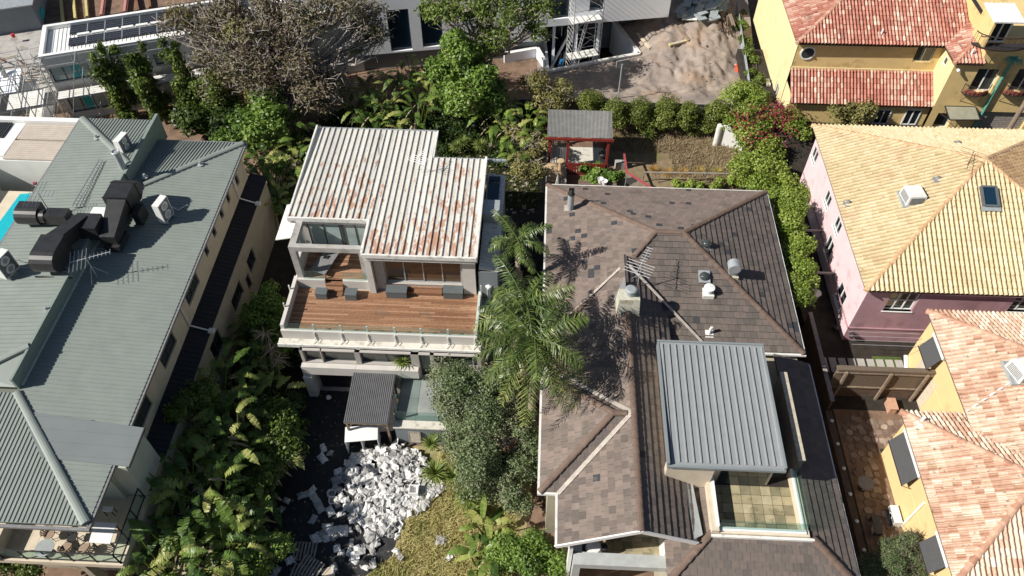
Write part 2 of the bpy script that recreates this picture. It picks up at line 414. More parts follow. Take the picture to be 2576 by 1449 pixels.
mat('scaf', (.42, .42, .41), .45, .2, metal=.3)
mat('rusty', (.2, .1, .05), .8, .3, 8)
mat('ply', (.55, .47, .36), .85, .2, 2)
mat('shore_brown', (.14, .05, .03), .85, .25, 3)
mat('pit_dark', (.03, .018, .014), .9, .3)
mat('yellow_beam', (.55, .47, .2), .7, .3)
mat('pink_beam', (.5, .22, .2), .7, .3)
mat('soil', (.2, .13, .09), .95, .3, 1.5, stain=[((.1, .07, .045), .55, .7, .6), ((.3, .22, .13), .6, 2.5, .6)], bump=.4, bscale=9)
mat('dry_lawn', (.22, .165, .1), .95, .3, 2, stain=[((.14, .14, .05), .52, .6, .7), ((.2, .12, .07), .58, .9, .7)], bump=.5, bscale=14)
mat('lawn', (.34, .29, .14), .95, .25, 2.5, stain=[((.09, .11, .03), .5, .5, .75)], bump=.5, bscale=16)
mat('asphalt', (.03, .031, .033), .9, .35, 3, stain=[((.07, .065, .055), .6, 1.6, .6)], bump=.2, bscale=30)
mat('dirt_shaded', (.032, .026, .02), .95, .35, 2, bump=.4, bscale=10)  # dirt lowered so its colour carries the shade of passages and beds
mat('sand', (.31, .255, .215), .95, .18, 1.5, stain=[((.22, .185, .165), .52, .45, .7), ((.34, .235, .165), .58, .3, .7), ((.17, .14, .12), .6, 1.7, .6), ((.4, .33, .27), .62, 4, .4)], bump=.8, bscale=14)
mat('paving', (.28, .22, .17), .9, .3, 1.5, tint=[(.16, .11, .09), (.24, .18, .14), (.38, .3, .24)])
mat('grass_shaded', (.08, .12, .03), .9, .3, 5)  # green lowered, the shadow over the strip is carried by the colour
mat('blue_pipe', (.02, .2, .5), .4, .1)
mat('orange_mesh', (.7, .12, .04), .7, .2)
mat('red_paint', (.5, .03, .03), .5, .1)
mat('green_paint', (.25, .55, .2), .5, .1)
mat('shade_cloth', (.3, .34, .36), .8, .2, 4)
mat('bag_white', (.72, .71, .69), .75, .12, 4, tint=[(.5, .49, .47), (.72, .71, .69), (.82, .81, .79)], stain=[((.42, .4, .37), .62, 5, .5)])
mat('bag_in', (.2, .2, .2), .8, .3, 4)
mat('bark_grey', (.4, .35, .31), .9, .3, 5)
mat('bark_pale', (.42, .35, .28), .9, .25, 5)
mat('bark_dark', (.09, .07, .05), .95, .3, 5)
mat('palm_trunk', (.26, .21, .17), .9, .25, 9, bump=.3)
mat('dead_frond', (.36, .26, .16), .9, .3, 6, tint=[(.2, .15, .1), (.42, .35, .26)])
def leafmat(name, cols, trans=.25, rough=.45): mat(name, cols[0], rough, .0, tint=cols, trans=trans, spec=.35)
leafmat('leaf_dead', [(.09, .07, .045), (.15, .115, .075), (.21, .165, .11), (.13, .14, .05), (.26, .21, .15)], .15, .7)
leafmat('leaf_mid', [(.04, .065, .015), (.085, .13, .025), (.14, .2, .035), (.22, .28, .06)])
leafmat('leaf_bright', [(.05, .09, .015), (.1, .18, .03), (.18, .29, .05), (.27, .36, .08)])
leafmat('leaf_dark', [(.015, .03, .008), (.03, .06, .014), (.06, .1, .02), (.1, .14, .03)])
leafmat('leaf_olive', [(.075, .11, .045), (.12, .17, .07), (.18, .235, .105), (.27, .31, .17), (.27, .23, .16)], .25)
leafmat('leaf_hedge', [(.045, .06, .012), (.1, .13, .025), (.18, .22, .04), (.26, .3, .07)])
leafmat('leaf_vine', [(.07, .11, .015), (.16, .23, .03), (.27, .36, .06), (.4, .45, .12)])
leafmat('strel_sun', [(.07, .11, .025), (.12, .2, .03), (.2, .29, .05), (.3, .36, .08), (.4, .38, .14)], .25, .35)
leafmat('leaf_red', [(.2, .02, .04), (.36, .03, .08)], .2)
leafmat('leaf_straw', [(.17, .12, .07), (.28, .21, .13), (.42, .34, .21), (.17, .19, .06)], .15, .8)
leafmat('leaf_brush', [(.08, .08, .025), (.18, .17, .05), (.26, .24, .08), (.36, .31, .15)], .15, .7)
leafmat('strel', [(.04, .08, .018), (.085, .15, .03), (.15, .23, .045), (.26, .32, .07), (.42, .4, .15)], .25, .38)
leafmat('palm', [(.03, .055, .015), (.06, .1, .025), (.12, .17, .04), (.24, .27, .08), (.36, .37, .12)], .15, .35)
leafmat('yucca', [(.09, .14, .03), (.17, .24, .05), (.28, .34, .09), (.4, .42, .16)], .2, .45)
leafmat('grass_gold', [(.35, .2, .05), (.5, .3, .08), (.4, .36, .1)], .2)
leafmat('fern_rust', [(.3, .07, .03), (.3, .16, .04), (.3, .3, .06)], .2)
glass('clear_glass', (.3, .36, .34), .1); glass('green_glass', (.14, .2, .18), .13)
# every bag is a little different in whiteness
def bag_node():
    m = MATS['bag_white']; nt = m.node_tree; N = nt.nodes; L = nt.links; b = N['Principled BSDF']; src = b.inputs['Base Color'].links[0].from_socket
    oi = N.new('ShaderNodeObjectInfo'); mr = N.new('ShaderNodeMapRange'); mr.inputs['To Min'].default_value = .42; mr.inputs['To Max'].default_value = 1.08; L.new(oi.outputs['Random'], mr.inputs['Value'])
    mx = N.new('ShaderNodeVectorMath'); mx.operation = 'SCALE'; L.new(src, mx.inputs[0]); L.new(mr.outputs[0], mx.inputs['Scale']); L.new(mx.outputs[0], b.inputs['Base Color'])
bag_node()
# rust blotches of the white roof sit in long streaks down the sheets
def rust_node():
    m = MATS['rust_roof']; nt = m.node_tree; N = nt.nodes; L = nt.links; b = N['Principled BSDF']
    src = b.inputs['Base Color'].links[0].from_socket
    tc = N.new('ShaderNodeTexCoord'); mp = N.new('ShaderNodeMapping'); mp.inputs['Scale'].default_value = (3.6, 1.0, 1)
    L.new(tc.outputs['Object'], mp.inputs['Vector'])
    n1 = N.new('ShaderNodeTexNoise'); n1.inputs['Scale'].default_value = 1.15; n1.inputs['Detail'].default_value = 4; n1.inputs['Roughness'].default_value = .62
    L.new(mp.outputs[0], n1.inputs['Vector'])
    n2 = N.new('ShaderNodeTexNoise'); n2.inputs['Scale'].default_value = .22; L.new(tc.outputs['Object'], n2.inputs['Vector'])
    sx = N.new('ShaderNodeSeparateXYZ'); L.new(tc.outputs['Object'], sx.inputs[0])
    gr = N.new('ShaderNodeMapRange'); gr.inputs['From Min'].default_value = 10; gr.inputs['From Max'].default_value = 0
    gr.inputs['To Min'].default_value = -.12; gr.inputs['To Max'].default_value = .09; L.new(sx.outputs['Y'], gr.inputs['Value'])
    a = N.new('ShaderNodeMath'); a.operation = 'MULTIPLY_ADD'; a.inputs[1].default_value = .45; L.new(n2.outputs['Fac'], a.inputs[0]); L.new(n1.outputs['Fac'], a.inputs[2])
    a2 = N.new('ShaderNodeMath'); a2.operation = 'ADD'; L.new(a.outputs[0], a2.inputs[0]); L.new(gr.outputs[0], a2.inputs[1])
    mr = N.new('ShaderNodeMapRange'); mr.inputs['From Min'].default_value = .79; mr.inputs['From Max'].default_value = .86; L.new(a2.outputs[0], mr.inputs['Value'])
    mr2 = N.new('ShaderNodeMath'); mr2.operation = 'MULTIPLY'; mr2.inputs[1].default_value = .75; L.new(mr.outputs[0], mr2.inputs[0])
    mx = N.new('ShaderNodeMix'); mx.data_type = 'RGBA'; L.new(mr2.outputs[0], mx.inputs[0]); L.new(src, mx.inputs[6]); mx.inputs[7].default_value = (.44, .2, .1, 1)
    L.new(mx.outputs[2], b.inputs['Base Color'])
rust_node()
# ------------------------------------------------------------------ camera, sun, sky
cam = bpy.data.cameras.new('camera'); co = bpy.data.objects.new('camera', cam); COL.objects.link(co)
cam.sensor_width = 36; cam.lens = 36*FOC/2576; cam.clip_end = 2000; cam.clip_start = .5
M = Matrix((RT, UP, -FW)).transposed().to_4x4(); M.translation = (0, 0, CAMH); co.matrix_world = M
SC.camera = co
SUN_EL, SHAD_AZ = rad(40), rad(19)      # shadows run towards +X and a little away from the camera
sd = V3((math.cos(SHAD_AZ)*math.cos(SUN_EL), math.sin(SHAD_AZ)*math.cos(SUN_EL), -math.sin(SUN_EL)))
sl = bpy.data.lights.new('sun', 'SUN'); sl.energy = 5; sl.angle = rad(.5); sl.color = (1, .955, .88)
so = bpy.data.objects.new('sun', sl); COL.objects.link(so); so.rotation_euler = sd.to_track_quat('-Z', 'Y').to_euler(); so.location = (-60, -20, 60)
W = bpy.data.worlds.new('World'); SC.world = W; W.use_nodes = True
wn = W.node_tree.nodes; sky = wn.new('ShaderNodeTexSky'); sky.sky_type = 'NISHITA'; sky.sun_disc = False
sky.sun_elevation = SUN_EL; sky.sun_rotation = math.atan2(-sd.x, -sd.y)
W.node_tree.links.new(sky.outputs[0], wn['Background'].inputs['Color']); wn['Background'].inputs['Strength'].default_value = .05
SC.view_settings.view_transform = 'Standard'; SC.view_settings.look = 'None'; SC.view_settings.gamma = 1; SC.view_settings.exposure = .34
SC.cycles.max_bounces = 6; SC.cycles.transparent_max_bounces = 12
# ------------------------------------------------------------------ ground and other setting sheets
def sheet(name, pts, z, m, k='structure'):
    b = MB(); b.poly([(p[0], p[1], z) for p in pts]); o = b.build(name, m); o['kind'] = k; return o
ROT = rad(19.5); EX = V3((math.cos(ROT), math.sin(ROT), 0)); EY = V3((-math.sin(ROT), math.cos(ROT), 0))   # the lots behind are turned
SA = V3((-38.1, 49.47, 0))                       # near left corner of the house with the solar panels
def loc(a, b, z=0): return SA + EX*a + EY*b + Z*z
big = [(-300, -200, 0), (300, -200, 0), (300, 400, 0), (-300, 400, 0)]
pit = [loc(-1.5, 5.2), loc(15, 5.2), loc(15, 16), loc(-1.5, 16)]
sunk = [PT(3, 272, 540, .25), PT(3, 962, 408, .25), PT(3, 765, 150, .25), PT(3, 245, 245, .25)]
from mathutils.geometry import tessellate_polygon
def holed(outer, holes, m, name):
    polys = [[V3((p[0], p[1], 0)) for p in q] for q in [outer]+holes]; vs = [tuple(p) for q in polys for p in q]
    b = MB(); b.add(vs, [f if ((V3(vs[f[1]])-V3(vs[f[0]])).cross(V3(vs[f[2]])-V3(vs[f[0]]))).z > 0 else f[::-1] for f in tessellate_polygon(polys)]); return b
kind(holed(big, [pit, sunk], 'soil', 'ground').build('ground', 'soil'))
g = MB()
for i in range(4):
    a, b = pit[i], pit[(i+1) % 4]; g.poly([a, b, b-Z*6, a-Z*6], m=0 if i == 2 else 1)
g.poly([p-Z*6 for p in pit], m=1)
kind(g.build('excavation', ['shore_brown', 'pit_dark']))
sheet('driveway', [(-13.2, 4), (-8.1, 4), (-5.2, 15.0), (-7.4, 21.2), (-8.2, 27), (-13.2, 27)], .004, 'asphalt')
sheet('lawn', [(-8.6, 4), (-1.2, 4), (.4, 21.4), (-8.3, 21.4), (-6.6, 17.5), (-6.9, 15), (-9.4, 12.8)], .008, 'lawn')
sheet('yard', [(5.6, 42.2), (15.6, 42.2), (15.6, 50.8), (5.6, 50.8)], .004, 'dry_lawn')
sheet('garden_bed', [(-20, 4), (-13.2, 4), (-13.2, 41), (-20, 41)], .004, 'dirt_shaded')
# ------------------------------------------------------------------ green metal roofed apartment block
ZE = 7.5; SL = .0787; XR, XM = -19.0, -24.75; ZM = ZE+(XR-XM)*SL
ap = thing('apartment_block', 'long cream apartment block under a pale green ribbed metal hip roof', 'building', (-22, 26, 0))
b = MB()
right = [(XR, 12.9, ZE), (XR, 38.5, ZE), (-23.8, 33.9, ZE+4.8*SL), (XM, 33.9, ZM), (XM, 19.1, ZM)]
rear = [(XR, 38.5, ZE), (XM, 38.5, ZE), (XM, 33.9, ZM-.01), (-23.8, 33.9, ZE+4.8*SL)]
near = [(-34, 12.9, ZE), (XR, 12.9, ZE), (XM, 19.1, ZM), (-34, 19.1, ZM)]
for q in (right, rear, near): b.slab(q, .12)
for q in (rear, near): ribs(b, q, .2, .05, .04, t=.1)
ribs(b, right, .24, .055, .035, t=.3)
for p, q in (((XR-.1, 38.4, ZE), (-23.8, 33.9, ZE+4.8*SL)), ((XR-.1, 13, ZE), (XM, 19.1, ZM))):
    caps(b, V3(p)+Z*.02, V3(q)+Z*.02, .2, 6, .03, flat=True, tv=.6)
lr = b.build('lower_roof', ['green_metal'], ap)
g = MB(); g.poly([PT(9, 150, 195, ZE+.5), PT(9, 930, 262, ZE+.06), PT(9, 845, 612, ZE+.06), PT(9, 420, 600, ZE+.35)])
# grey replacement sheets lie on the right slope and run out over the bay
yA, yB = 17.75, 15.75; zr = lambda x: ZE+(XR-x)*SL
g = MB(); gp = [(-18.2, yB, zr(-18.2)+.05), (-18.2, yA, zr(-18.2)+.05), (-24.1, yA+.4, zr(-24.1)+.05), (-22.2, yB+.1, zr(-22.2)+.05)]
g.slab(gp, .06); ribs(g, gp, .62, .05, .03); g.build('patch_sheets', 'grey_sheet', lr)
b = MB(); US = .09; ZU = 8.72
uleft = [(XM, 21.2, ZU), (XM, 34.8, ZU), (-29.7, 39.6, ZU-4.95*US), (-29.7, 19.4, ZU-4.95*US)]
uleft = [(XM, 21.3, ZU), (XM, 34.8, ZU), (-29.8, 39.6, 8.25), (-29.8, 19.3, 8.25), (-27.6, 19.3, 8.45)]
ufar = [(-29.8, 39.6, 8.25), (-24.6, 39.6, 8.25), (-24.6, 34.8, ZU)]
unear = [(-29.8, 19.3, 8.12), (XM, 19.3, 8.12), (XM, 21.3, ZU), (-27.2, 19.8, 8.45)]
for q in (uleft, ufar, unear): b.slab(q, .1)
ribs(b, uleft, .26, .055, .035, t=.3, udir=(0, 1, 0)); ribs(b, ufar, .2, .05, .04, t=.1); ribs(b, unear, .2, .05, .04, t=.1)
caps(b, (-29.7, 39.5, 8.27), (XM, 34.8, ZU+.02), .2, 6, .03, flat=True, tv=.6); caps(b, (-27.3, 19.6, 8.42), (XM, 21.3, ZU+.02), .2, 6, .03, flat=True, tv=.6)
b.build('upper_roof', 'green_metal', ap)
b = MB(); b.box(XM-.06, XM+.06, 19.3, 34.8, ZM-.1, ZU+.05); b.box(XM-.02, XM+.16, 33.9, 39.6, 6.9, ZU+.06); b.build('step_flashing', 'green_flash', ap)
b = MB(); b.box(-29.5, XM+.14, 19.5, 39.3, 0, 8.1); b.build('upper_wall', 'sage_render', ap)
# right hand wall with its openings
XW = -19.38; wy0 = 15.6; W_, H_ = 38.2-wy0, 7.4-4.6; oW = V3((XW, wy0, 4.6)); ux = V3((0, 1, 0)); hs = []
for (x, y, w, h) in ((1722, 40, .5, .75), (1672, 158, .5, .75), (1616, 295, .5, .75), (1560, 440, .5, .75), (1445, 715, 1.9, 1.25), (1265, 1180, 1.9, 1.25), (1790, -90, .5, .75)):
    p = PTX(5, x, y, XW); u, v = p.y-wy0, min(p.z-4.6, H_-.08-h/2); hs.append((u-w/2, u+w/2, max(.1, v-h/2), v+h/2))
p = PTX(9, 1045, 175, XW); hs.append((p.y-wy0-.9, p.y-wy0+.9, .9, 2.3))
b = MB(); wall(b, oW, ux, W_, H_, hs, .15); b.build('side_wall', 'cream_render', ap); b = MB(); wall(b, (XM, 38.2, 0), (-1, 0, 0), 5, 7.4, (), .1, n=(0, 1, 0)); b.build('rear_wall', 'cream_render', ap)
for h in hs: window(ap, oW, ux, h, 'charcoal', 'dim_glass' if h[1]-h[0] > 1 else 'dark_glass', (1, 0) if h[1]-h[0] > 1 else (0, 0), .07, .14)
b = MB(); b.slab([(XW, 17.6, 4.86), (XW, 38.6, 4.86), (-18.25, 38.6, 4.55), (-18.25, 17.6, 4.55)], .1); ribs(b, [(XW, 17.6, 4.86), (XW, 38.6, 4.86), (-18.25, 38.6, 4.55), (-18.25, 17.6, 4.55)], .3, .05, .03, udir=(0, 1, 0)); b.build('strip_roof', 'dark_strip', ap)
XL = -18.42; oL = V3((XL, 12.5, 0)); hl = []
for (x, y, w, h) in ((1900, 520, 1.3, 1.3), (1795, 790, 1.8, 1.2), (1725, 950, 1.8, 1.2), (1640, 1160, 1.5, 1.5), (1880, 680, .6, 1.2)):
    p = PTX(5, x, y, XL); u = p.y-12.5; v = min(p.z, 3.9-h/2)
    if all(u+w/2 < q[0]-.1 or u-w/2 > q[1]+.1 for q in hl): hl.append((u-w/2, u+w/2, v-h/2, v+h/2))
b = MB(); wall(b, oL, ux, 26, 4.45, hl, .15); b.build('ground_floor_wall', 'cream_shaded', ap)
for h in hl: window(ap, oL, ux, h, 'charcoal', 'dark_glass', (1, 0), .06, .14)
b = MB(); b.box(-19.5, -18.4, 15.72, 17.65, 4.5, 7.38); b.build('bay', 'sage_render', ap)
b = MB(); b.box(-18.95, -18.28, 17.66, 17.74, 7.2, 7.46); b.beam((-18.2, 15.7, 7.46), (-18.2, 17.75, 7.46), .06, .08); b.build('bay_gutter', 'black_metal', ap)
b = MB(); b.box(XR-.02, XR+.13, 12.8, 38.6, ZE-.17, ZE-.03); b.box(-34, XR+.13, 12.68, 12.82, ZE-.17, ZE-.03); b.box(XM, XR, 38.5, 38.62, ZE-.17, ZE-.03); b.box(-29.95, -29.8, 19.3, 39.6, 8.1, 8.22); b.build('gutter', 'lead', ap)
for (x, y) in ((1350, 850), (1790, 0)):
    p = PTX(5, x, y, XW+.08); d = MB(); d.tube([(XW+.08, p.y, 7.3), (XW+.08, p.y, 5.05), (-18.6, p.y, 4.75), (-18.15, p.y, 4.6)], .05); d.box(-18.35, -18.05, p.y-.16, p.y+.16, 4.55, 4.68); d.build('downpipe', 'pvc', ap)
# near balcony
b = MB(); b.box(-30, -18.4, 12.3, 15.7, 4.15, 4.5); b.build('balcony_slab', 'cream_wall', ap)
b = MB()
for i in range(14):
    for j in range(5): b.box(-24.4+i*.42, -24.4+i*.42+.41, 12.5+j*.5, 12.5+j*.5+.49, 4.5, 4.512, R.random())
b.build('balcony_tiles', 'cream_wall', ap)
b = MB(); b.box(-30, -24.2, 12.25, 12.6, 4.5, 5.3); b.box(-24.4, -24.1, 12.25, 14.2, 4.5, 5.3); b.box(-30, -24.2, 12.1, 12.9, 5.3, 5.36); b.build('balcony_parapet', 'cream_wall', ap)
b = MB(); b.box(-30, -21.2, 14.6, 15.6, 4.5, 7.35); b.box(-21.3, -19.4, 15.5, 15.7, 4.5, 7.35); b.build('balcony_wall', 'sage_render', ap)
b = MB()
rl = [(-24.0, 12.4), (-18.5, 12.4), (-18.5, 15.6)]
for p, q in zip(rl, rl[1:]):
    for zz in (5.5, 4.62): b.beam((*p, zz), (*q, zz), .05, .05)
    L_ = (V3((*q, 0))-V3((*p, 0))).length; n_ = int(L_/1.3)+1
    for i in range(n_+1):
        e = V3((*p, 0)).lerp(V3((*q, 0)), i/n_); b.beam((e.x, e.y, 4.4), (e.x, e.y, 5.5), .05, .05)
rail = b.build('balcony_railing', 'black_metal', ap)
b = MB(); b.box(-23.9, -18.55, 12.395, 12.405, 4.7, 5.45); b.box(-18.505, -18.495, 12.5, 15.5, 4.7, 5.45); b.build('glass_panel', 'clear_glass', rail)
b = MB(); b.box(-20.6, -20.3, 12.3, 12.7, 0, 4.15); b.box(-27, -20.6, 13.6, 13.8, 0, 4.15); b.build('lower_wall', 'cream_shaded', ap)
# balcony furniture
def tub_chair(label, x, y, z, rz, m):
    t = thing('outdoor_chair', label, 'chair', (x, y, z), 'chairs on the apartment balcony')
    s = MB(); s.lathe((x, y, z+.42), [(.02, 0), (.26, 0), (.27, .05), (.02, .06)], 14); s.build('seat', m, t)
    k = MB(); c, s_ = math.cos(rz), math.sin(rz)
    arc = [(x+.3*math.cos(rz+a), y+.3*math.sin(rz+a), z+.62+.12*math.cos(a)) for a in np.linspace(-1.9, 1.9, 12)]
    k.tube(arc, .035, 6)
    for i in range(0, 11, 1): k.beam(arc[i], (x+.25*math.cos(rz-1.9+i*.345), y+.25*math.sin(rz-1.9+i*.345), z+.45), .06, .012)
    k.build('backrest', m, t)
    for a in (.6, 2.2, 3.9, 5.5):
        l = MB(); l.tube([(x+.2*math.cos(a), y+.2*math.sin(a), z+.42), (x+.26*math.cos(a), y+.26*math.sin(a), z)], .015, 5); l.build('leg', 'black_metal', t)
mat('chair_tan', (.3, .22, .16), .7, .15); mat('chair_grey', (.3, .33, .33), .6, .1)
p = PT(9, 370, 1130, 4.95); tub_chair('tan tub chair at the back of the balcony, beside the wall', p.x, p.y, 4.51, 2.0, 'chair_tan')
p = PT(9, 500, 1240, 4.95); tub_chair('tan tub chair against the balcony railing, middle of the row', p.x, p.y, 4.51, -1.3, 'chair_tan')
p = PT(9, 640, 1245, 4.95); tub_chair('tan tub chair beside the white table on the balcony', p.x, p.y, 4.51, -.6, 'chair_tan')
def table(name, label, corners, z, h, m, rnd=0):
    c = sum((V3(q) for q in corners), V3())/len(corners)
    t = thing(name, label, 'table', (c.x, c.y, z)); a = MB()
    if rnd: a.lathe((c.x, c.y, z+h-.03), [(.01, 0), (rnd, 0), (rnd, .03), (.01, .03)], 20)
    else: a.prism([(q[0], q[1]) for q in corners], z+h-.04, z+h)
    a.build('tabletop', m, t)
    if rnd:
        l = MB(); l.lathe((c.x, c.y, z), [(.2, 0), (.2, .02), (.03, .04), (.03, h-.03)], 10); l.build('pedestal', 'black_metal', t)
    else:
        for q in corners:
            q = c.lerp(V3((q[0], q[1], c.z)), .85); l = MB(); l.beam((q.x, q.y, z), (q.x, q.y, z+h-.04), .05, .05); l.build('leg', 'black_metal', t)
    return t
q = [PT(9, *e, 5.25) for e in ((715, 1040), (880, 1050), (830, 1205), (670, 1195))]; table('balcony_table', 'square white table on the apartment balcony', q, 4.51, .74, 'white_paint')
p = PT(9, 335, 1235, 5.2); table('round_table', 'round grey glass table in the corner of the balcony railing', [p], 4.51, .7, 'chair_grey', .42)
t = thing('folding_chair', 'black folding chair between the tub chairs and the white table', 'chair', PT(9, 580, 1180, 4.51)); p = wloc(t)
for sx in (-.2, .2):
    l = MB(); l.beam((p.x+sx, p.y-.25, 4.51), (p.x+sx, p.y+.2, 5.3), .025, .025); l.beam((p.x+sx, p.y+.25, 4.51), (p.x+sx, p.y-.2, 4.97), .025, .025); l.build('leg', 'black_metal', t)
l = MB(); l.box(p.x-.2, p.x+.2, p.y-.22, p.y+.18, 4.95, 4.98); l.build('seat', 'black_metal', t)
l = MB(); l.box(p.x-.2, p.x+.2, p.y+.14, p.y+.17, 5.08, 5.3); l.build('backrest', 'black_metal', t)
t = thing('white_stool', 'small white topped stool in the shaded corner of the balcony', 'stool', PT(9, 812, 942, 5.1)-Z*.59); p = wloc(t)
l = MB(); l.box(p.x-.24, p.x+.24, p.y-.12, p.y+.12, p.z+.55, p.z+.59); l.build('seat', 'white_paint', t)
for sx, sy in ((-.2, -.1), (.2, -.1), (-.2, .1), (.2, .1)):
    l = MB(); l.beam((p.x+sx, p.y+sy, p.z), (p.x+sx, p.y+sy, p.z+.55), .03, .03); l.build('leg', 'black_metal', t)
# ---- plant on the roof
def rooftop_ac(label, base, w, d, h, rz, group='air conditioners on the green roof'):
    t = thing('air_conditioner', label, 'air conditioner', base, group); c, s = math.cos(rz), math.sin(rz)
    ax, ay = V3((c, s, 0)), V3((-s, c, 0)); B = V3(base)
    k = MB(); k.obox(B+Z*(.12+h/2), ax*(w/2), ay*(d/2), Z*(h/2)); k.build('casing', 'ac_white', t)
    gl = MB(); gl.obox(B+Z*(.12+h/2)-ay*(d/2+.004), ax*(w/2-.05), ay*.004, Z*(h/2-.07)); gr = gl.build('grille', 'ac_grille', t)
    f = MB()
    for i in range(2):
        cc = B+Z*(.12+h*(.27+.46*i))-ay*(d/2+.014)
        for j in range(3): f.lathe(cc, [((.09+.09*j)*min(1, h/1.3), 0), ((.1+.09*j)*min(1, h/1.3), .0), ((.1+.09*j)*min(1, h/1.3), .008), ((.09+.09*j)*min(1, h/1.3), .008)], 20, axis=-ay)
    f.build('fan_guard', 'ac_white', gr)
    for sg in (-1, 1):
        l = MB(); l.obox(B+ax*(sg*w*.35)+Z*.06, ax*.05, ay*(d/2+.08), Z*.06); l.build('foot', 'galv', t)
    pi = MB(); pi.tube([B+ax*(w/2+.05)+Z*.4, B+ax*(w/2+.25)+Z*.3, B+ax*(w/2+.35)+Z*.02-ay*.2, B+ax*(w/2+.9)+Z*.0-ay*.5], .025, 6); pi.build('pipe', 'pvc', t)
    return t
rooftop_ac('tall white air conditioner on the right slope, casting a shadow to the gutter', PT(5, 1265, 205, 7.72), .95, .4, 1.35, rad(78))
rooftop_ac('white air conditioner on the rear slope beside the step in the roof', PT(1, 955, 1140, 8.42), .95, .4, 1.0, rad(78))
rooftop_ac('white air conditioner at the left edge, beside the big black elbow duct', PT(5, 85, 615, 8.5), 1.0, .45, 1.3, rad(75))
def zoomD(x, y): return (x/4.5, 402.5+y/4.5)
def duct(label, parts):
    t = thing('exhaust_duct', label, 'duct', parts[0][1][0] if parts else (0, 0, 0), 'black ducts on the green roof')
    for nm, pts, z0 in parts: pass
    return t
def hexa(top, z0s): 
    b = MB(); lo = [V3((p.x, p.y, z)) for p, z in zip(top, z0s)]; n = len(top)
    vs = list(top)+lo; b.add(vs, [tuple(range(n)), tuple(range(2*n-1, n-1, -1))]+[(i, n+i, n+(i+1) % n, (i+1) % n) for i in range(n)]); return b
def elbow(y0, y1, x0, x1, z0, z1, n=10, rev=1):
    """duct elbow: flat top, rounded toward the near end"""
    b = MB(); r = (z1-z0)/2; pr = [(y1, z1), (y1, z0)] + [(y0+r-math.sin(a)*r, z0+r-math.cos(a)*r) for a in np.linspace(0, math.pi, n)]
    if rev < 0: pr = [(y0+y1-p, q) for p, q in pr][::-1]
    k = len(pr); vs = [(x0, p, q) for p, q in pr]+[(x1, p, q) for p, q in pr]
    b.add(vs, [tuple(range(k)), tuple(range(2*k-1, k-1, -1))]+[(i, i+k, (i+1) % k+k, (i+1) % k) for i in range(k)]); return b
# duct A, near the middle left: elbow, sloping run, cross box
zt = 10.15; a0 = P(*zoomD(345, 1040), zt); a1 = P(*zoomD(610, 1040), zt); a2 = P(*zoomD(460, 840), zt); a3 = P(*zoomD(730, 842), zt)
x0, x1 = (a0.x+a2.x)/2, (a1.x+a3.x)/2; yn, yf = a0.y, a2.y
t = thing('exhaust_duct', 'largest black duct, a rounded elbow rising to a sloping run on the green roof', 'duct', ((x0+x1)/2, yn, 8.6), 'black ducts on the green roof')
elbow(yn-.62, yf, x0, x1, zt-1.25, zt).build('elbow', 'black_duct', t)
q = [P(*zoomD(*e), z) for e, z in (((470, 832), zt-.3), ((730, 560), 9.95), ((845, 548), 9.95), ((630, 835), zt-.3))]
hexa([V3((x0+.05, yf+.02, zt-.15)), V3((x0+.75, yf+2.0, 9.6)), V3((x0+1.45, yf+2.0, 9.6)), V3((x1-.25, yf+.02, zt-.15))], [zt-1.1, 8.75, 8.75, zt-1.1]).build('duct_run', 'black_duct', t)
b = MB(); b.box(x0+.55, x0+2.2, yf+1.1, yf+2.1, 8.62, 9.55); b.box(x0+.7, x0+2.05, yf+2.1, yf+2.35, 8.7, 9.45); b.build('duct_box', 'black_duct', t)
b = MB()
for xx in (x0+.1, x1-.1): b.beam((xx, yn+.1, 8.5), (xx, yn+.1, 9.0), .05, .05); b.beam((xx, yf-.1, 8.5), (xx, yf-.1, 9.0), .05, .05)
b.beam((x0-.3, yn-.4, 8.62), (x1+.5, yn-.4, 8.62), .06, .06); b.build('support_frame', 'black_metal', t)
# duct B, by the tall air conditioner
zt = 9.75; c0 = P(*zoomD(1165, 425), zt); c1 = P(*zoomD(1430, 435), zt); c2 = P(*zoomD(1250, 250), zt); c3 = P(*zoomD(1515, 250), zt)
x0, x1 = (c0.x+c2.x)/2, (c1.x+c3.x)/2; yn, yf = c0.y, c2.y
t = thing('exhaust_duct', 'black duct nearest the tall air conditioner, its rounded end towards the back', 'duct', ((x0+x1)/2, yn, 8), 'black ducts on the green roof')
elbow(yn, yf+.55, x0, x1, zt-1.2, zt, rev=-1).build('elbow', 'black_duct', t)
hexa([V3((x0+.25, yn-.02, zt-.1)), V3((x1-.05, yn-.02, zt-.1)), V3((x1-.1, yn-2.3, zt-.75)), V3((x0+.4, yn-2.3, zt-.75))], [zt-1.0, zt-1.0, zt-1.5, zt-1.5]).build('duct_run', 'black_duct', t)
b = MB(); b.box(x0+.5, x1+.0, yn-2.5, yn-1.2, 8.0, 8.4); b.build('duct_box', 'black_duct', t); b = MB(); b.box(x1+.1, x1+.5, yn-.4, yn+.5, 8.0, 8.9); b.build('fan_box', 'black_duct', t)
for xx, yy, zz_, w_ in ((x0, yn+.02, zt, x1-x0), (x0, yf, zt, x1-x0)): b = MB(); b.box(xx-.03, xx+w_+.03, yy-.03, yy+.03, zt-1.2, zt+.03); b.build('flange', 'black_metal', t)
b = MB(); b.box(x0-1.0, x0-.1, yn-1.6, yn+.2, ZU+.0, ZU+.06); b.build('tray', 'white_paint', t)
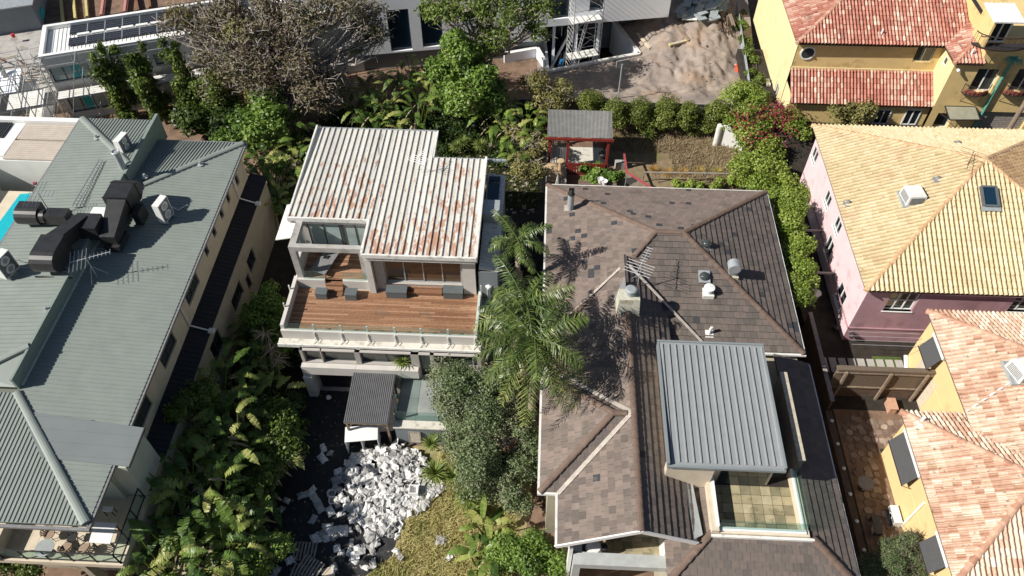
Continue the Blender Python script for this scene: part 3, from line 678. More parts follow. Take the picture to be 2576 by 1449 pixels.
# duct C, left edge
zt = 9.6; d0 = P(*zoomD(115, 590), zt); d1 = P(*zoomD(395, 590), zt); d2 = P(*zoomD(290, 465), zt)
t = thing('exhaust_duct', 'black box duct with a round pipe at the left eave of the green roof', 'duct', (d0.x+.7, d0.y+.3, 8.4), 'black ducts on the green roof')
elbow(d0.y-.2, d2.y, d0.x+.1, d1.x, 8.55, zt).build('elbow', 'black_duct', t)
b = MB(); b.tube([(d1.x-.05, d0.y+.25, 9.1), (d1.x+.35, d0.y+.25, 9.1)], .38, 16); b.box(d1.x+.35, d1.x+1.6, d0.y-.05, d0.y+.65, 8.75, 9.4); b.build('duct_run', 'black_duct', t)
def yagi(name, label, base, h, boom, L_, nel=9, el=.8, m='alu', legs=0, group=None, tiltel=None, skew=0):
    t = thing(name, label, 'antenna', base, group); B = V3(base); top = B+Z*h; d = V3(boom).normalized(); s = d.cross(Z).normalized() if tiltel is None else V3(tiltel).normalized()
    k = MB(); k.tube([B-Z*.02, top+Z*.12], .025, 6); k.build('mast', m, t)
    k = MB(); k.tube([top-d*L_*.4, top+d*L_*.6], .022, 5); k.build('boom', m, t)
    k = MB()
    for i in range(nel):
        f = i/(nel-1); e = el*(1 if i < nel*.45 else .25); c = top+d*(L_*(-.4+f)); k.tube([c-s*e, c+s*e], .014, 4)
    k.build('elements', m, t)
    if legs:
        k = MB()
        for i in range(legs): an = 2.1*i+.4; k.tube([B+Z*h*.6, B+V3((math.cos(an)*h*.4, math.sin(an)*h*.4, 0))], .012, 4)
        k.build('stay', m, t)
    return t
p = PT(5, 735, 640, 7.93); yagi('tv_antenna', 'large television antenna on a leaning mast beside the big elbow duct', (p.x, p.y, 7.93), 1.5, (1, .35, .1), 2.1, 11, .75, 'alu', 3)
p = PT(5, 390, 170, 8.5); yagi('tv_antenna', 'thin old television antenna standing over the round duct pipe at the left eave', (p.x, p.y, 8.5), 1.6, (1, .1, 0), 1.3, 7, 1.0, 'galv', 0)
f0, f1 = PT(1, 937, 1280, 8.62), PT(1, 875, 1150, 10)
t = thing('flue', 'grey cylindrical flue with an open top on the green roof', 'flue', f0)
b = MB(); b.lathe(f0, [(.26, 0), (.26, .04), (.2, .06), (.2, 1.35)], 18); b.build('pipe', 'galv', t)
b = MB(); b.lathe(f0+Z*1.32, [(.24, 0), (.25, .08), (.21, .1), (.2, .02), (.02, .01)], 18); b.build('rim', 'alu', t)
a, c = PT(1, 765, 1215, 8.6), PT(5, 565, 110, 8.75)
b = MB(); d = (c-a); s = d.cross(Z).normalized()*.11
for o_ in (s+Z*.05, -s+Z*.05, Z*.22): b.tube([a+o_, c+o_], .018, 5)
n = int(d.length/.22)
for i in range(n): p, q = a+d*(i/n), a+d*((i+1)/n); b.tube([p+s+Z*.05, q-s+Z*.05], .01, 4); b.tube([p-s+Z*.05, q+Z*.22], .01, 4)
tag(b.build('lattice_mast', 'galv'), 'thin lattice mast lying along the upper green roof', 'mast')
for (tt, x, y, z, lab) in ((1, 730, 1040, 8.52, 'vent flashing on the upper green roof near its far hip'), (1, 1515, 1240, 7.72, 'vent flashing on the green right slope near the far gutter'), (5, 355, 890, 8.66, 'vent flashing beside the roof step'), (1, 1095, 1335, 8.05, 'vent flashing beside the far hip cap')):
    p = PT(tt, x, y, z); b = MB(); b.lathe(p-Z*.02, [(.2, 0), (.2, .03), (.1, .06), (.07, .25), (.02, .26)], 10); tag(b.build('roof_vent', 'galv'), 'small grey '+lab, 'vent')
# ------------------------------------------------------------------ pale house left of the apartment block
ph = thing('pale_house', 'pale house with beige ribbed roof panels half hidden at the left edge', 'house', (-34, 34, 0))
zp = 6.6; q = [PT(1, -150, 920, zp), PT(1, 585, 925, zp), PT(1, 585, 1215, zp), PT(1, -150, 1215, zp)]; xx = -30.15
b = MB(); y1, y0 = q[1].y, q[2].y; b.box(-46, xx, y0, y1, 0, zp-.15); b.build('wall', 'off_white', ph)
b = MB(); b.box(-46, xx, y1-.25, y1+.15, zp-.1, zp+.25); b.build('parapet', 'white_paint', ph)
xl = PT(1, 190, 950, zp).x
for ya, yb in ((y0+.05, (y0+y1)/2-.08), ((y0+y1)/2+.08, y1-.3)):
    b = MB(); r_ = [(xl, ya, zp), (xx, ya, zp), (xx, yb, zp+.02), (xl, yb, zp+.02)]; b.slab(r_, .1); ribs(b, r_, .2, .05, .04, along='u'); mat('beige_metal', (.5, .44, .38), .55, .1, 2, stain=[((.25, .2, .16), .62, 4, .4)]) if 'beige_metal' not in MATS else 0; b.build('roof_panel', 'beige_metal', ph)
b = MB(); b.box(-46, xl-.03, y0+.3, y1-.3, zp-.1, zp+.03); b.build('flat_roof', 'white_roof', ph)
b = MB(); b.box(-46, xl-.9, y1-1.9, y1-.35, zp+.03, zp+.12); ribs(b, [(-46, y1-1.9, zp+.12), (xl-.9, y1-1.9, zp+.12), (xl-.9, y1-.35, zp+.125), (-46, y1-.35, zp+.125)], .15, .04, .04); b.build('dark_panel', 'charcoal', ph)
b = MB(); b.box(-38, xx, y0-3.4, y0-3.2, 0, 4.2); b.box(-36.4, -36.2, y0-3.2, y0, 0, 6.4); b.build('courtyard_wall', 'off_white', ph)
pl_ = MB(); p0 = PT(1, 175, 1275, 4.4)
for i in range(60): e = (R.uniform(-33.5, -30.6), y0-.12-R.uniform(0, .25), R.uniform(4.2, 4.9)); pl_.obox(e, (R.uniform(.05, .1), R.uniform(-.05, .05), 0), (0, .06, .05), (0, -.03, .05), R.random())
tag(pl_.build('flower_box', 'leaf_red'), 'row of pinkish red flowers along the pale house wall', 'flowers')
q = [PT(5, *e, 5) for e in ((150, 15), (250, 5), (120, 190), (10, 400), (-60, 460), (-60, 300))]; b = MB(); b.prism([(e.x, e.y) for e in q], 0, 5.0); kind(b.build('pool_water', 'pool_teal'))
b = MB(); b.box(-42, -30.3, 20, 36, 0, 4.97); kind(b.build('pool_deck', 'cream_wall'))
# ------------------------------------------------------------------ white house with rusty roof and timber deck
wh = thing('white_house', 'white house with a rust stained ribbed roof above a wide timber deck', 'house', (-8.6, 30, 0))
ZD, ZT, ZR = 4.75, 5.3, 8.3                       # deck, upper floor, near edge of the roof
rR = PT(6, 1650, 495, ZR); rM = PT(6, 795, 470, ZR); lN = PT(6, 245, 190, ZR-.06); mN = PT(6, 870, 205, ZR-.06); FZ = 8.06
fL = PT(2, 470, 965, FZ); fM = PT(2, 1357, 990, FZ); fM2 = PT(2, 1340, 1195, FZ); fR = PT(2, 1728, 1205, FZ)
x0, x1, xm, xn = fL.x*.5+lN.x*.5, rR.x, (rM.x+mN.x)/2, (fM.x+fM2.x)/2
yr, yl, yf, yf2 = rR.y, lN.y, fL.y, fM2.y
zz = lambda y: ZR-(y-yr)*(ZR-FZ)/(yf-yr)
b = MB(); polys = [[(x0, yl), (xm, yl), (xm, yf), (x0, yf)], [(xm, yr), (xn, yr), (xn, yf), (xm, yf)], [(xn, yr), (x1, yr), (x1, yf2), (xn, yf2)]]
def strips(b, x0, x1, y0, y1, sp=.36):
    n = max(1, int(round((x1-x0)/sp))); w = (x1-x0)/n
    for i in range(n):
        t = R.random(); b.poly([(x0+i*w, y0, zz(y0)), (x0+i*w+w, y0, zz(y0)), (x0+i*w+w, y1, zz(y1)), (x0+i*w, y1, zz(y1))], t)
        for dx, ww, hh in ((0, .055, .085), (w/3, .03, .006), (2*w/3, .03, .006)):
            xa = x0+i*w+dx; b.add([(xa-ww/2, y0, zz(y0)), (xa-ww/2*.7, y0, zz(y0)+hh), (xa+ww/2*.7, y0, zz(y0)+hh), (xa+ww/2, y0, zz(y0)),
                                 (xa-ww/2, y1, zz(y1)), (xa-ww/2*.7, y1, zz(y1)+hh), (xa+ww/2*.7, y1, zz(y1)+hh), (xa+ww/2, y1, zz(y1))],
                                [(0, 4, 5, 1), (1, 5, 6, 2), (2, 6, 7, 3), (0, 1, 2, 3), (4, 7, 6, 5)], t)
strips(b, x0, xm, yl, yf); strips(b, xm, xn, yr, yf); strips(b, xn, x1, yr, yf2)
rf = b.build('roof', 'rust_roof', wh)
b = MB()
for p in polys: b.prism(p, FZ-.3, FZ-.06)
b.build('roof_deck', 'white_dirty', wh)
b = MB()
b.box(xm-.06, x1+.1, yr-.1, yr+.02, ZR-.24, ZR+.02); b.box(x0-.06, xm-.06, yl-.1, yl+.02, ZR-.28, ZR-.01); b.box(xm-.14, xm-.01, yr+.02, yl, ZR-.26, ZR+.05)
b.box(x1+.0, x1+.14, yr, yf2, FZ-.2, ZR+.03); b.box(x0-.1, x0, yl, yf, FZ-.2, ZR); b.box(xn, xn+.1, yf2, yf, FZ-.2, FZ+.03)
b.build('fascia', 'white_dirty', rf)
b = MB(); b.box(x0, xn+.1, yf, yf+.14, FZ-.14, FZ-.02); b.box(xn, x1+1.3, yf2+.0, yf2+.16, FZ-.14, FZ-.02)
k = x0
while k < x1+1.2:
    yy = yf if k < xn else yf2; b.beam((k, yy-.05, FZ+.03), (k, yy+.16, FZ-.0), .03, .015); k += .36
b.build('gutter', 'galv', rf)
# walls of the upper storey and body
DY = PT(6, 985, 690, ZT).y; dl, dr = PT(6, 985, 690, ZT).x, PT(6, 1555, 697, ZT).x
b = MB(); b.box(x0+.25, xn-.05, max(yl+.35, DY+.6), yf-.3, 0, FZ-.3); b.box(xn-.05, x1-.12, DY+.5, yf2-.3, 0, FZ-.301); b.box(xm+.5, x1-.12, DY+.3, yl+.4, 0, FZ-.3); b.build('upper_wall', 'taupe_render', wh)
o = V3((xm+.12, DY, ZT-.5)); wd = x1-.1-o.x; hl = [(dl-o.x, dr-o.x, .5, .5+2.15)]
b = MB(); wall(b, o, (1, 0, 0), wd, ZR-.25-o.z, hl, .28); b.build('door_wall', 'taupe_render', wh)
w = window(wh, o, (1, 0, 0), hl[0], 'galv', 'door_glass', (3, 0), .06, .26, 'sliding_door')
b = MB(); b.box(dr+.12, x1-.05, yr+.3, DY+.4, ZD, ZR-.25); b.build('corner_pier', 'light_taupe', wh)
b = MB(); b.box(xm-.05, xm+.3, yr+.12, yr+.55, ZD, ZR-.25); b.build('pier', 'light_taupe', wh)
b = MB(); b.box(xm+.3, xm+.34, yr+.5, DY, ZT, ZR-.3); b.build('return_wall', 'grey_render', wh)
# terrace frame
FT = 8.04; fl = PT(6, 240, 415, FT); fr = PT(6, 795, 420, FT)
b = MB(); b.box(fl.x, fl.x+.38, fl.y, yl-.1, FT-.35, FT); b.box(fl.x+.38, xm-.06, fl.y, fl.y+.3, FT-.35, FT); b.box(fl.x, fl.x+.36, fl.y, fl.y+.3, ZT, FT-.35); b.box(xm-.42, xm-.06, fl.y+.01, fl.y+.31, ZT, FT-.35)
b.build('terrace_frame', 'concrete', wh)
b = MB(); gx = [fl.x+.5+i*(xm-.1-fl.x-.5)/4 for i in range(5)]
for i in range(5): b.box(gx[i]-.03, gx[i]+.03, yl+.12, yl+.2, ZT, ZR-.35)
b.box(gx[0], gx[4], yl+.12, yl+.2, ZT, ZT+.06); b.box(gx[2]+.1, gx[2]+.22, yl+.1, yl+.19, ZT, ZR-.35)
gd = b.build('terrace_door', 'charcoal', wh)
b = MB(); b.box(gx[0], gx[4], yl+.15, yl+.17, ZT+.06, ZR-.35); b.build('pane', 'pale_glass', gd)
b = MB(); b.box(gx[0]-.1, gx[4], yl+.25, yl+.3, ZT, ZR-.3); b.build('curtain', 'white_paint', wh)
b = MB(); b.box(fl.x+.02, fl.x+.2, fl.y+.3, yl+.1, ZT-.4, ZT+1.15); b.build('side_parapet', 'light_taupe', wh)
b = MB(); b.box(fl.x+.2, fl.x+.24, fl.y+1.2, yl, ZT+1.15, FT-.4); b.build('side_glass', 'pale_glass', wh)
def boards(b, x0, x1, y0, y1, z, w=.12, L_=3.2):
    n = int((y1-y0)/w)
    for i in range(n):
        k = x0-R.uniform(0, L_)
        while k < x1:
            e = k+R.uniform(.7, 1.2)*L_; a, c = max(k, x0), min(e, x1)
            if c > a: b.box(a+.003, c-.003, y0+i*w+.006, y0+i*w+w-.006, z-.03, z+R.uniform(-.003, .003), R.random())
            k = e
b = MB(); boards(b, fl.x+.2, xm+.1, fl.y+.05, yl+.12, ZT); b.build('terrace_boards', 'deck_wood', wh)
b = MB(); boards(b, dl-.1, dr+.1, DY-.02, DY+.28, ZT-.01); b.build('threshold', 'deck_wood', wh)
# deck
dyf = PT(6, 700, 1068, ZD+.05).y; dx0 = PT(6, 290, 850, ZD).x-.05; dx1 = PT(6, 1668, 900, ZD).x; dyb = fl.y-.02
b = MB(); boards(b, dx0, dx1, dyf+.1, DY+.0, ZD); b.build('deck', 'deck_wood', wh)
b = MB(); b.box(dx0-.2, dx1+.2, dyf, DY+.3, ZD-.42, ZD-.035); b.build('deck_slab', 'concrete', wh)
# plinths, steps
g0, g1, g2 = PT(6, 320, 655, ZT), PT(6, 525, 655, ZT), PT(6, 660, 665, ZT); g3x = xm+.2
b = MB(); b.box(fl.x+.0, g1.x, dyb-.12, dyb+.05, ZD, ZT+.12); b.build('plinth', 'light_taupe', wh)
b = MB(); b.box(g2.x, g3x, dyb-.12, dyb+.05, ZD, ZT+.12); b.build('plinth', 'light_taupe', wh)
for a, c, y in ((g1.x, g2.x, dyb-.12), (PT(6, 1140, 700, ZD+.3).x, PT(6, 1410, 710, ZD+.3).x, DY)):
    s = MB()
    for i in range(3 if y != DY else 2): s.box(a+.02, c-.02, y-.28*(i+1)+.2, y-.28*i+.2, ZD+.001, ZT-.02-(i+1)*.16+.02, R.random())
    s.build('steps', 'deck_wood', wh)
b = MB(); b.box(fl.x+.4, g1.x, dyb-.06, dyb-.045, ZT+.12, ZT+.85); b.box(g2.x+.05, g3x-.4, dyb-.06, dyb-.045, ZT+.12, ZT+.85); b.build('glass_balustrade', 'clear_glass', wh)
# deck edge
b = MB(); b.box(dx0-.22, dx1+.16, dyf-.12, dyf+.06, ZD-.6, ZD+.26); b.build('front_parapet', 'light_taupe', wh)
b = MB(); b.slab([(dx0-.45, dyf-.46, ZD-.52), (dx1+.35, dyf-.46, ZD-.52), (dx1+.35, dyf-.1, ZD-.47), (dx0-.45, dyf-.1, ZD-.47)], .1); b.build('ledge', 'dirty_ledge', wh)
b = MB(); b.box(dx0-.47, dx1+.37, dyf-.53, dyf-.455, ZD-.74, ZD-.49); b.build('ledge_fascia', 'white_dirty', wh)
b = MB(); b.box(dx0-.2, dx0, dyf, dyb+.2, ZD-.4, ZD+.62); b.build('left_parapet', 'light_taupe', wh)
b = MB(); b.box(dx1, dx1+.14, dyf, DY+.2, ZD-.4, ZD+.22); b.build('right_parapet', 'white_dirty', wh)
b = MB(); b.box(dx0+.05, dx1-.02, dyf-.03, dyf-.015, ZD+.18, ZD+.85); b.box(dx1+.06, dx1+.075, dyf+.1, DY-.3, ZD+.22, ZD+.9); b.build('glass_balustrade', 'clear_glass', wh)
px_ = [PT(6, e, 1050, ZD+.5).x for e in (425, 632, 835, 1042, 1243, 1448, 1652)]
for e in px_:
    s = MB(); s.box(e-.05, e+.05, dyf+.0, dyf+.07, ZD+.18, ZD+.72); s.box(e-.03, e+.03, dyf-.17, dyf-.12, ZD-.5, ZD+.2); s.beam((e, dyf-.15, ZD-.1), (e+.2, dyf-.36, ZD-.46), .03, .03); s.beam((e, dyf-.15, ZD-.3), (e-.1, dyf-.42, ZD-.46), .03, .03); s.build('balustrade_post', 'white_dirty', wh)
for yy in (dyf+1.3, dyf+2.6):
    s = MB(); s.box(dx0-.26, dx0-.2, yy-.04, yy+.04, ZD, ZD+.95); s.build('balustrade_post', 'white_dirty', wh)
for yy in (dyf+.1, dyf+1.6, DY-.3):
    s = MB(); s.box(dx1+.14, dx1+.2, yy-.04, yy+.04, ZD-.3, ZD+1.0); s.build('balustrade_post', 'white_dirty', wh)
# four grey boxes on the deck
bg = [(440, 530, 720, 770, .5, 'grey box on the deck at the foot of the terrace, nearest the left parapet'), (663, 755, 722, 778, .5, 'grey box on the deck just right of the terrace steps'),
      (975, 1135, 700, 757, .55, 'wider grey box on the deck before the left end of the glass doors'), (1408, 1560, 705, 762, .55, 'wider grey box on the deck before the right end of the glass doors')]
for (xa, xb, ya, yb, h, lab) in bg:
    z = ZD+h; A, B_, C_ = PT(6, xa, yb, z), PT(6, xb, yb, z), PT(6, (xa+xb)/2, ya, z)
    t = thing('deck_box', lab, 'box', ((A.x+B_.x)/2, A.y, ZD+.003), 'grey boxes on the deck')
    s = MB(); s.box(A.x+.02, B_.x-.02, A.y+.02, C_.y-.02, ZD+.003, z-.05); s.build('body', 'box_grey', t)
    s = MB(); s.box(A.x, B_.x, A.y, C_.y, z-.05, z); s.build('lid', 'box_grey', t)
# slatted metal lounger on the terrace
L0 = [PT(6, *e, ZT+.35) for e in ((405, 585), (520, 622), (625, 462), (500, 458))]
t = thing('slatted_lounger', 'grey slatted metal lounger lying on the covered terrace', 'lounger', (L0[0].x+.6, L0[0].y+.6, ZT))
s = MB(); s.slab(L0, .05); 
for i in range(4):
    a, c = L0[0].lerp(L0[3], i/3*.98+.01), L0[1].lerp(L0[2], i/3*.98+.01); s.beam(a+Z*.01, c+Z*.01, .03, .03)
s.build('panel', 'lead', t)
for e in L0: s = MB(); s.beam(e, (e.x, e.y, ZT), .05, .05); s.build('leg', 'lead', t)
s = MB()
for i in range(3):
    for j in range(2): c = L0[3].lerp(L0[2], .35+.2*j)*.82+L0[0].lerp(L0[1], .35+.2*j)*.18+(L0[0]-L0[3])*(.06*i); s.obox(c+Z*.012, (.08, 0, 0), (0, .06, 0), (0, 0, .004))
s.build('grille', 'black_metal', t)
# lower storey
yw = 24.85; xa, xb = -13.15, -2.9; o = V3((xa, yw, 0)); H_ = ZD-.6
cols = [(T(6, a, 1240), T(6, c, 1240)) for a, c in ((360, 490), (500, 745), (785, 1165), (1225, 1310), (1340, 1668))]
hs = []
for p, q in cols:
    u0, u1 = PY(*p, yw).x-xa, PY(*q, yw).x-xa; hs.append((u0, u1, 3.0, H_-.05))
hs[3] = (hs[3][0], hs[3][1], 1.8, H_-.05)
b = MB(); wall(b, o, (1, 0, 0), xb-xa, H_, hs+[(.55, 2.55, .02, 2.0)], .3); wall(b, (xb, yw, 0), (0, 1, 0), 8, H_, (), n=(1, 0, 0)); wall(b, (xa, yf-1, 0), (0, -1, 0), yf-1-yw, H_, (), n=(-1, 0, 0)); b.build('lower_wall', 'taupe_render', wh)
for i, h in enumerate(hs): window(wh, o, (1, 0, 0), h, 'charcoal', 'dim_glass', (1 if i in (2, 4) else 0, 0), .06, .26)
b = MB(); b.box(xa+.55, xa+2.55, yw+.29, yw+.33, 0, 2.0)
for i in range(11): b.box(xa+.57+i*.18, xa+.7+i*.18, yw+.27, yw+.29, 0, 2.0)
b.build('garage_door', 'black_metal', wh)
sx = [PY(*T(6, e, 1330), 24.3).x for e in (325, 735, 880, 1212, 1338, 1480)]
for a, c in ((sx[0], sx[1]), (sx[1], sx[3])):
    b = MB(); b.box(a, c-.01, yw-.32, yw-.002, 2.2, 2.92); b.build('planter_box', 'light_taupe', wh)
b = MB(); b.box(sx[4], xb+.1, yw-.3, yw-.002, 2.05, 2.9); b.build('planter_box', 'light_taupe', wh)
b = MB(); b.box(xa-.1, xa+.42, yw-.45, yw-.002, 0, 2.05); b.build('pillar', 'white_dirty', wh)
# side roofs
b = MB(); q = [(x1+.16, yf2-8, 7.0), (x1+1.25, yf2-8, 6.8), (x1+1.25, yf2, 6.8), (x1+.16, yf2, 7.0)]; b.box(x1+.1, x1+1.2, yf2-8, yf2, 0, 6.7); b.build('side_wing', 'grey_render', wh)
b = MB(); b.slab(q, .08); ribs(b, q, .25, .04, .04, udir=(0, 1, 0)); b.build('side_roof', 'white_dirty', wh)
b = MB(); b.box(x1+.25, x1+.95, yf2-3, yf2-.4, 6.98, 7.1); b.build('skylight', 'blue_glass', wh)
b = MB(); b.box(x1+.15, x1+1.1, yf2-4.4, yf2-3.2, 6.98, 7.75); b.build('plant_box', 'galv', wh)
b = MB(); q = [(x1+.05, DY-2, 4.4), (x1+1.7, DY-2, 4.15), (x1+1.7, yf2-3, 4.15), (x1+.05, yf2-3, 4.4)]; b.slab(q, .08); ribs(b, q, .28, .05, .04, udir=(0, 1, 0)); b.box(x1+.1, x1+1.6, DY-1.9, yf2-3, 0, 4.05); b.build('side_lean_to', 'grey_render', wh)
for y in (DY+1.2, DY+3.2): b = MB(); b.obox((x1+.32, y, 4.9), (.04, 0, 0), (0, .7, 0), (.12, 0, .42)); b.build('open_sash', 'white_paint', wh)
b = MB(); q = [PT(6, 262, 80, 6.4), (x0-.05, PT(6, 300, 240, 6.4).y, 6.5), (x0-.05, PT(6, 290, 90, 6.4).y, 6.5)]; ya, yb = PT(6, 140, 360, 6.2).y, PT(6, 262, 80, 6.4).y
q = [(x0-.02, ya, 6.5), (x0-.02, yb, 6.5), (x0-1.25, yb, 6.2), (x0-1.25, ya, 6.2)]; b.slab(q, .06); ribs(b, q, .15, .04, .03, udir=(0, 1, 0)); b.build('side_awning', 'white_dirty', wh)
ya, yb = PT(6, 235, 740, 4.3).y, PT(6, 285, 580, 4.3).y; q = [(-13.6, ya, 4.5), (-13.6, yb, 4.5), (-14.5, yb, 4.2), (-14.5, ya, 4.2)]; b = MB(); b.slab(q, .06); ribs(b, q, .15, .05, .04, udir=(0, 1, 0)); b.build('side_awning', 'white_dirty', wh)
p = PT(6, 1755, 700, 5.6); t = thing('vent_stack', 'white flue pipe rising beside the deck, near the palms', 'flue', (p.x, p.y, 0))
b = MB(); b.tube([(p.x, p.y, 0), (p.x, p.y, 5.4)], .1, 10); b.build('pipe', 'pvc', t); b = MB(); b.lathe((p.x, p.y, 5.4), [(.02, 0), (.19, 0), (.17, .12), (.02, .2)], 14); b.build('cap', 'white_paint', t)
p = PT(2, 1250, 1310, FZ+.05); yagi('tv_antenna', 'small white television antenna on the rusty roof', p, 1.3, (.4, 1, 0), 1.2, 8, .55, 'white_paint', 3)
b = MB()
for pts in ([(950, 1010), (920, 1090), (930, 1180), (880, 1330), (910, 1449)],): b.tube([PT(2, *e, 8.14) for e in pts], .012, 4)
tag(b.build('cable', 'black_metal'), 'loose black cable lying across the rusty white roof', 'cable')
# corrugated pergola and low terrace in front
pg = thing('pergola', 'dark corrugated pergola standing before the white house', 'pergola', (-9, 23, 0)); ZP = 2.45
q = [PT(10, 665, 292, ZP), PT(10, 997, 297, ZP), PT(6, 1060, 1318, ZP+.15), PT(6, 740, 1315, ZP+.15)]
xl, xr = (q[0].x+q[3].x)/2, (q[1].x+q[2].x)/2; q = [V3((xl, q[0].y, ZP)), V3((xr, q[0].y, ZP)), V3((xr, 24.5, ZP+.15)), V3((xl, 24.5, ZP+.15))]
b = MB(); corrug(b, q, .11, .03); b.build('roof_sheet', 'dark_corr', pg)
b = MB(); b.box(xl, xr, q[0].y+.02, q[0].y+.1, ZP-.16, ZP-.02); b.build('front_beam', 'timber', pg)
for e in (xl+.1, xr-.1):
    b = MB(); b.box(e-.06, e+.06, q[0].y+.12, q[0].y+.24, 0, ZP-.02); b.build('post', 'timber', pg); b = MB(); b.beam((e, q[0].y+.18, ZP-.7), (e+(.6 if e < -9 else -.6), q[0].y+.18, ZP-.1), .07, .07); b.build('brace', 'timber', pg)
    b = MB(); b.box(e-.06, e+.06, 24.2, 24.32, 0, ZP+.1); b.build('post', 'timber', pg)
tr = thing('front_terrace', 'low grey concrete terrace behind a glass balustrade, beside the pergola', 'terrace', (-5.3, 23, 0))
y0 = 21.55; b = MB(); b.box(xr+.25, -3.0, y0, 24.84, 0, 1.75); b.build('wall', 'grey_render', tr)
b = MB()
for i in range(4):
    for j in range(2): b.box(xr+.3+i*1.08, xr+.3+i*1.08+1.07, y0+.5+j*1.4, y0+.5+j*1.4+1.39, 1.75, 1.77)
b.build('floor_slabs', 'wet_concrete', tr)
b = MB(); b.box(xr+.2, -2.95, y0-.08, y0+.42, 1.75, 1.86); b.build('coping', 'dirty_ledge', tr)
b = MB(); b.box(xr+.3, -3.05, y0+.42, y0+.44, 1.86, 2.75); b.box(xr+.3, xr+.32, y0+.44, 24.6, 1.8, 2.75); b.build('glass_balustrade', 'green_glass', tr)
for e in (xr+.3, xr+2.7): b = MB(); b.box(e-.02, e+.02, y0+.44, y0+.56, 1.8, 2.8); b.build('balustrade_post', 'black_metal', tr)
p = PT(10, 1200, 395, .9); t = thing('old_window', 'old wooden window leaning on the grey terrace wall', 'window', (p.x, y0-.15, .5))
b = MB(); c = V3((p.x, y0-.12, .95)); ax, az = V3((.32, 0, 0)), V3((0, .06, .45)); b.obox(c-ax, V3((.035, 0, 0)), V3((0, .025, 0)), az); b.obox(c+ax, V3((.035, 0, 0)), V3((0, .025, 0)), az); b.obox(c-az, ax, V3((0, .025, 0)), V3((0, 0, .035))); b.obox(c+az, ax, V3((0, .025, 0)), V3((0, 0, .035))); b.build('frame', 'timber_grey', t)
b = MB(); b.obox(c, ax*.92, V3((0, .01, 0)), az*.92); b.build('backing', 'stone_cap', t)
p = PT(10, 1070, 110, 1.8); t = thing('garden_light', 'small white lamp on a bent stake beside the low terrace', 'lamp', (p.x-.3, p.y, 1.77)); b = MB(); b.tube([(p.x-.3, p.y, 1.77), (p.x-.3, p.y, 2.1), (p.x-.1, p.y-.1, 2.3)], .02, 5); b.build('stake', 'black_metal', t); b = MB(); b.lathe((p.x-.1, p.y-.1, 2.2), [(.02, .14), (.1, .1), (.08, 0), (.02, 0)], 10); b.build('lamp_shade', 'white_paint', t)
p = PT(10, 548, 100, .6); t = thing('garden_light', 'small white lamp standing on the dark driveway before the garage', 'lamp', (p.x, p.y, .01)); b = MB(); b.tube([(p.x, p.y, .01), (p.x, p.y, .6)], .02, 5); b.build('stake', 'black_metal', t); b = MB(); b.lathe((p.x, p.y, .55), [(.03, 0), (.16, .03), (.1, .16), (.02, .18)], 12); b.build('lamp_shade', 'white_paint', t)
# white cabinet on the yard
t = thing('white_cabinet', 'open white two bay cabinet lying before the pergola, bags spilling out', 'cabinet', (-9.4, 20.9, 0)); c0, c1 = V3((-10.25, 20.72, 0)), V3((-8.45, 20.98, 0)); ex = (c1-c0).normalized(); ey = V3((-ex.y, ex.x, 0)); wd = (c1-c0).length; dp, hh = .95, 1.35
def cb(u0, u1, v0, v1, w0, w1): k = MB(); k.obox(c0+ex*(u0+u1)/2+ey*(v0+v1)/2+Z*(w0+w1)/2, ex*((u1-u0)/2), ey*((v1-v0)/2), Z*((w1-w0)/2)); return k
cb(0, wd, 0, dp, hh-.04, hh).build('top', 'white_paint', t); cb(0, .04, .001, dp, 0, hh-.04).build('side_panel', 'white_paint', t); cb(wd-.04, wd, .001, dp, 0, hh-.04).build('side_panel', 'white_paint', t); cb(wd*.48, wd*.48+.04, .002, dp-.05, 0, hh-.04).build('divider', 'white_paint', t); cb(.04, wd-.04, dp-.04, dp, 0, hh-.04).build('back_panel', 'white_paint', t)
# ------------------------------------------------------------------ brown tiled house
bh = thing('brown_house', 'sprawling house with a patched brown tile roof and grey metal roofed addition', 'house', (8, 26, 0))
ZB = 5.5; XA, XB_, YA, YB = .57, 14.56, 24.95, 37.6; RZ = 7.86; d_ = 6.2; tp = (RZ-ZB)/d_
r0, r1 = V3((XA+d_, YB-d_, RZ)), V3((XB_-d_, YB-d_, RZ))
A_, B_, C_, D_ = V3((XA, YB, ZB)), V3((XB_, YB, ZB)), V3((XB_, YA, ZB)), V3((XA, YA, ZB))
XG = 4.93; ZG = ZB+(XG-1.43)*.6                        # ridge of the front wing
wl = 1.43; sl_ = (7.55-ZB)/(XG-wl); ZG = 7.55
sr = V3((XA+d_, YA+6.25, RZ))
faces = {
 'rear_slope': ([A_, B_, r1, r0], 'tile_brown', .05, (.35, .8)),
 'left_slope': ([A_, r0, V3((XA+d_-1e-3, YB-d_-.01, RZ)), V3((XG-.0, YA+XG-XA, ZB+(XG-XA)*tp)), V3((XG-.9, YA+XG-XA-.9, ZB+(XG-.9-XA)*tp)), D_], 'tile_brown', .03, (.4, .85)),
 'right_slope': ([B_, C_, r1], 'tile_brown_shaded', .03, (.1, .6)),
 'near_slope': ([D_, C_, r1, r0], 'tile_brown_shaded', .015, (.1, .65)),
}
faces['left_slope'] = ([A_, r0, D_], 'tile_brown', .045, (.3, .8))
for nm, (pts, m, dk, (lo, hi)) in faces.items():
    b = MB(); b.slab([p-Z*.02 for p in pts], .08, 0); shingles(b, pts, .34, .37, .065 if m == 'tile_brown_shaded' else .045, dk, lo=lo, hi=hi); b.build(nm, m, bh)
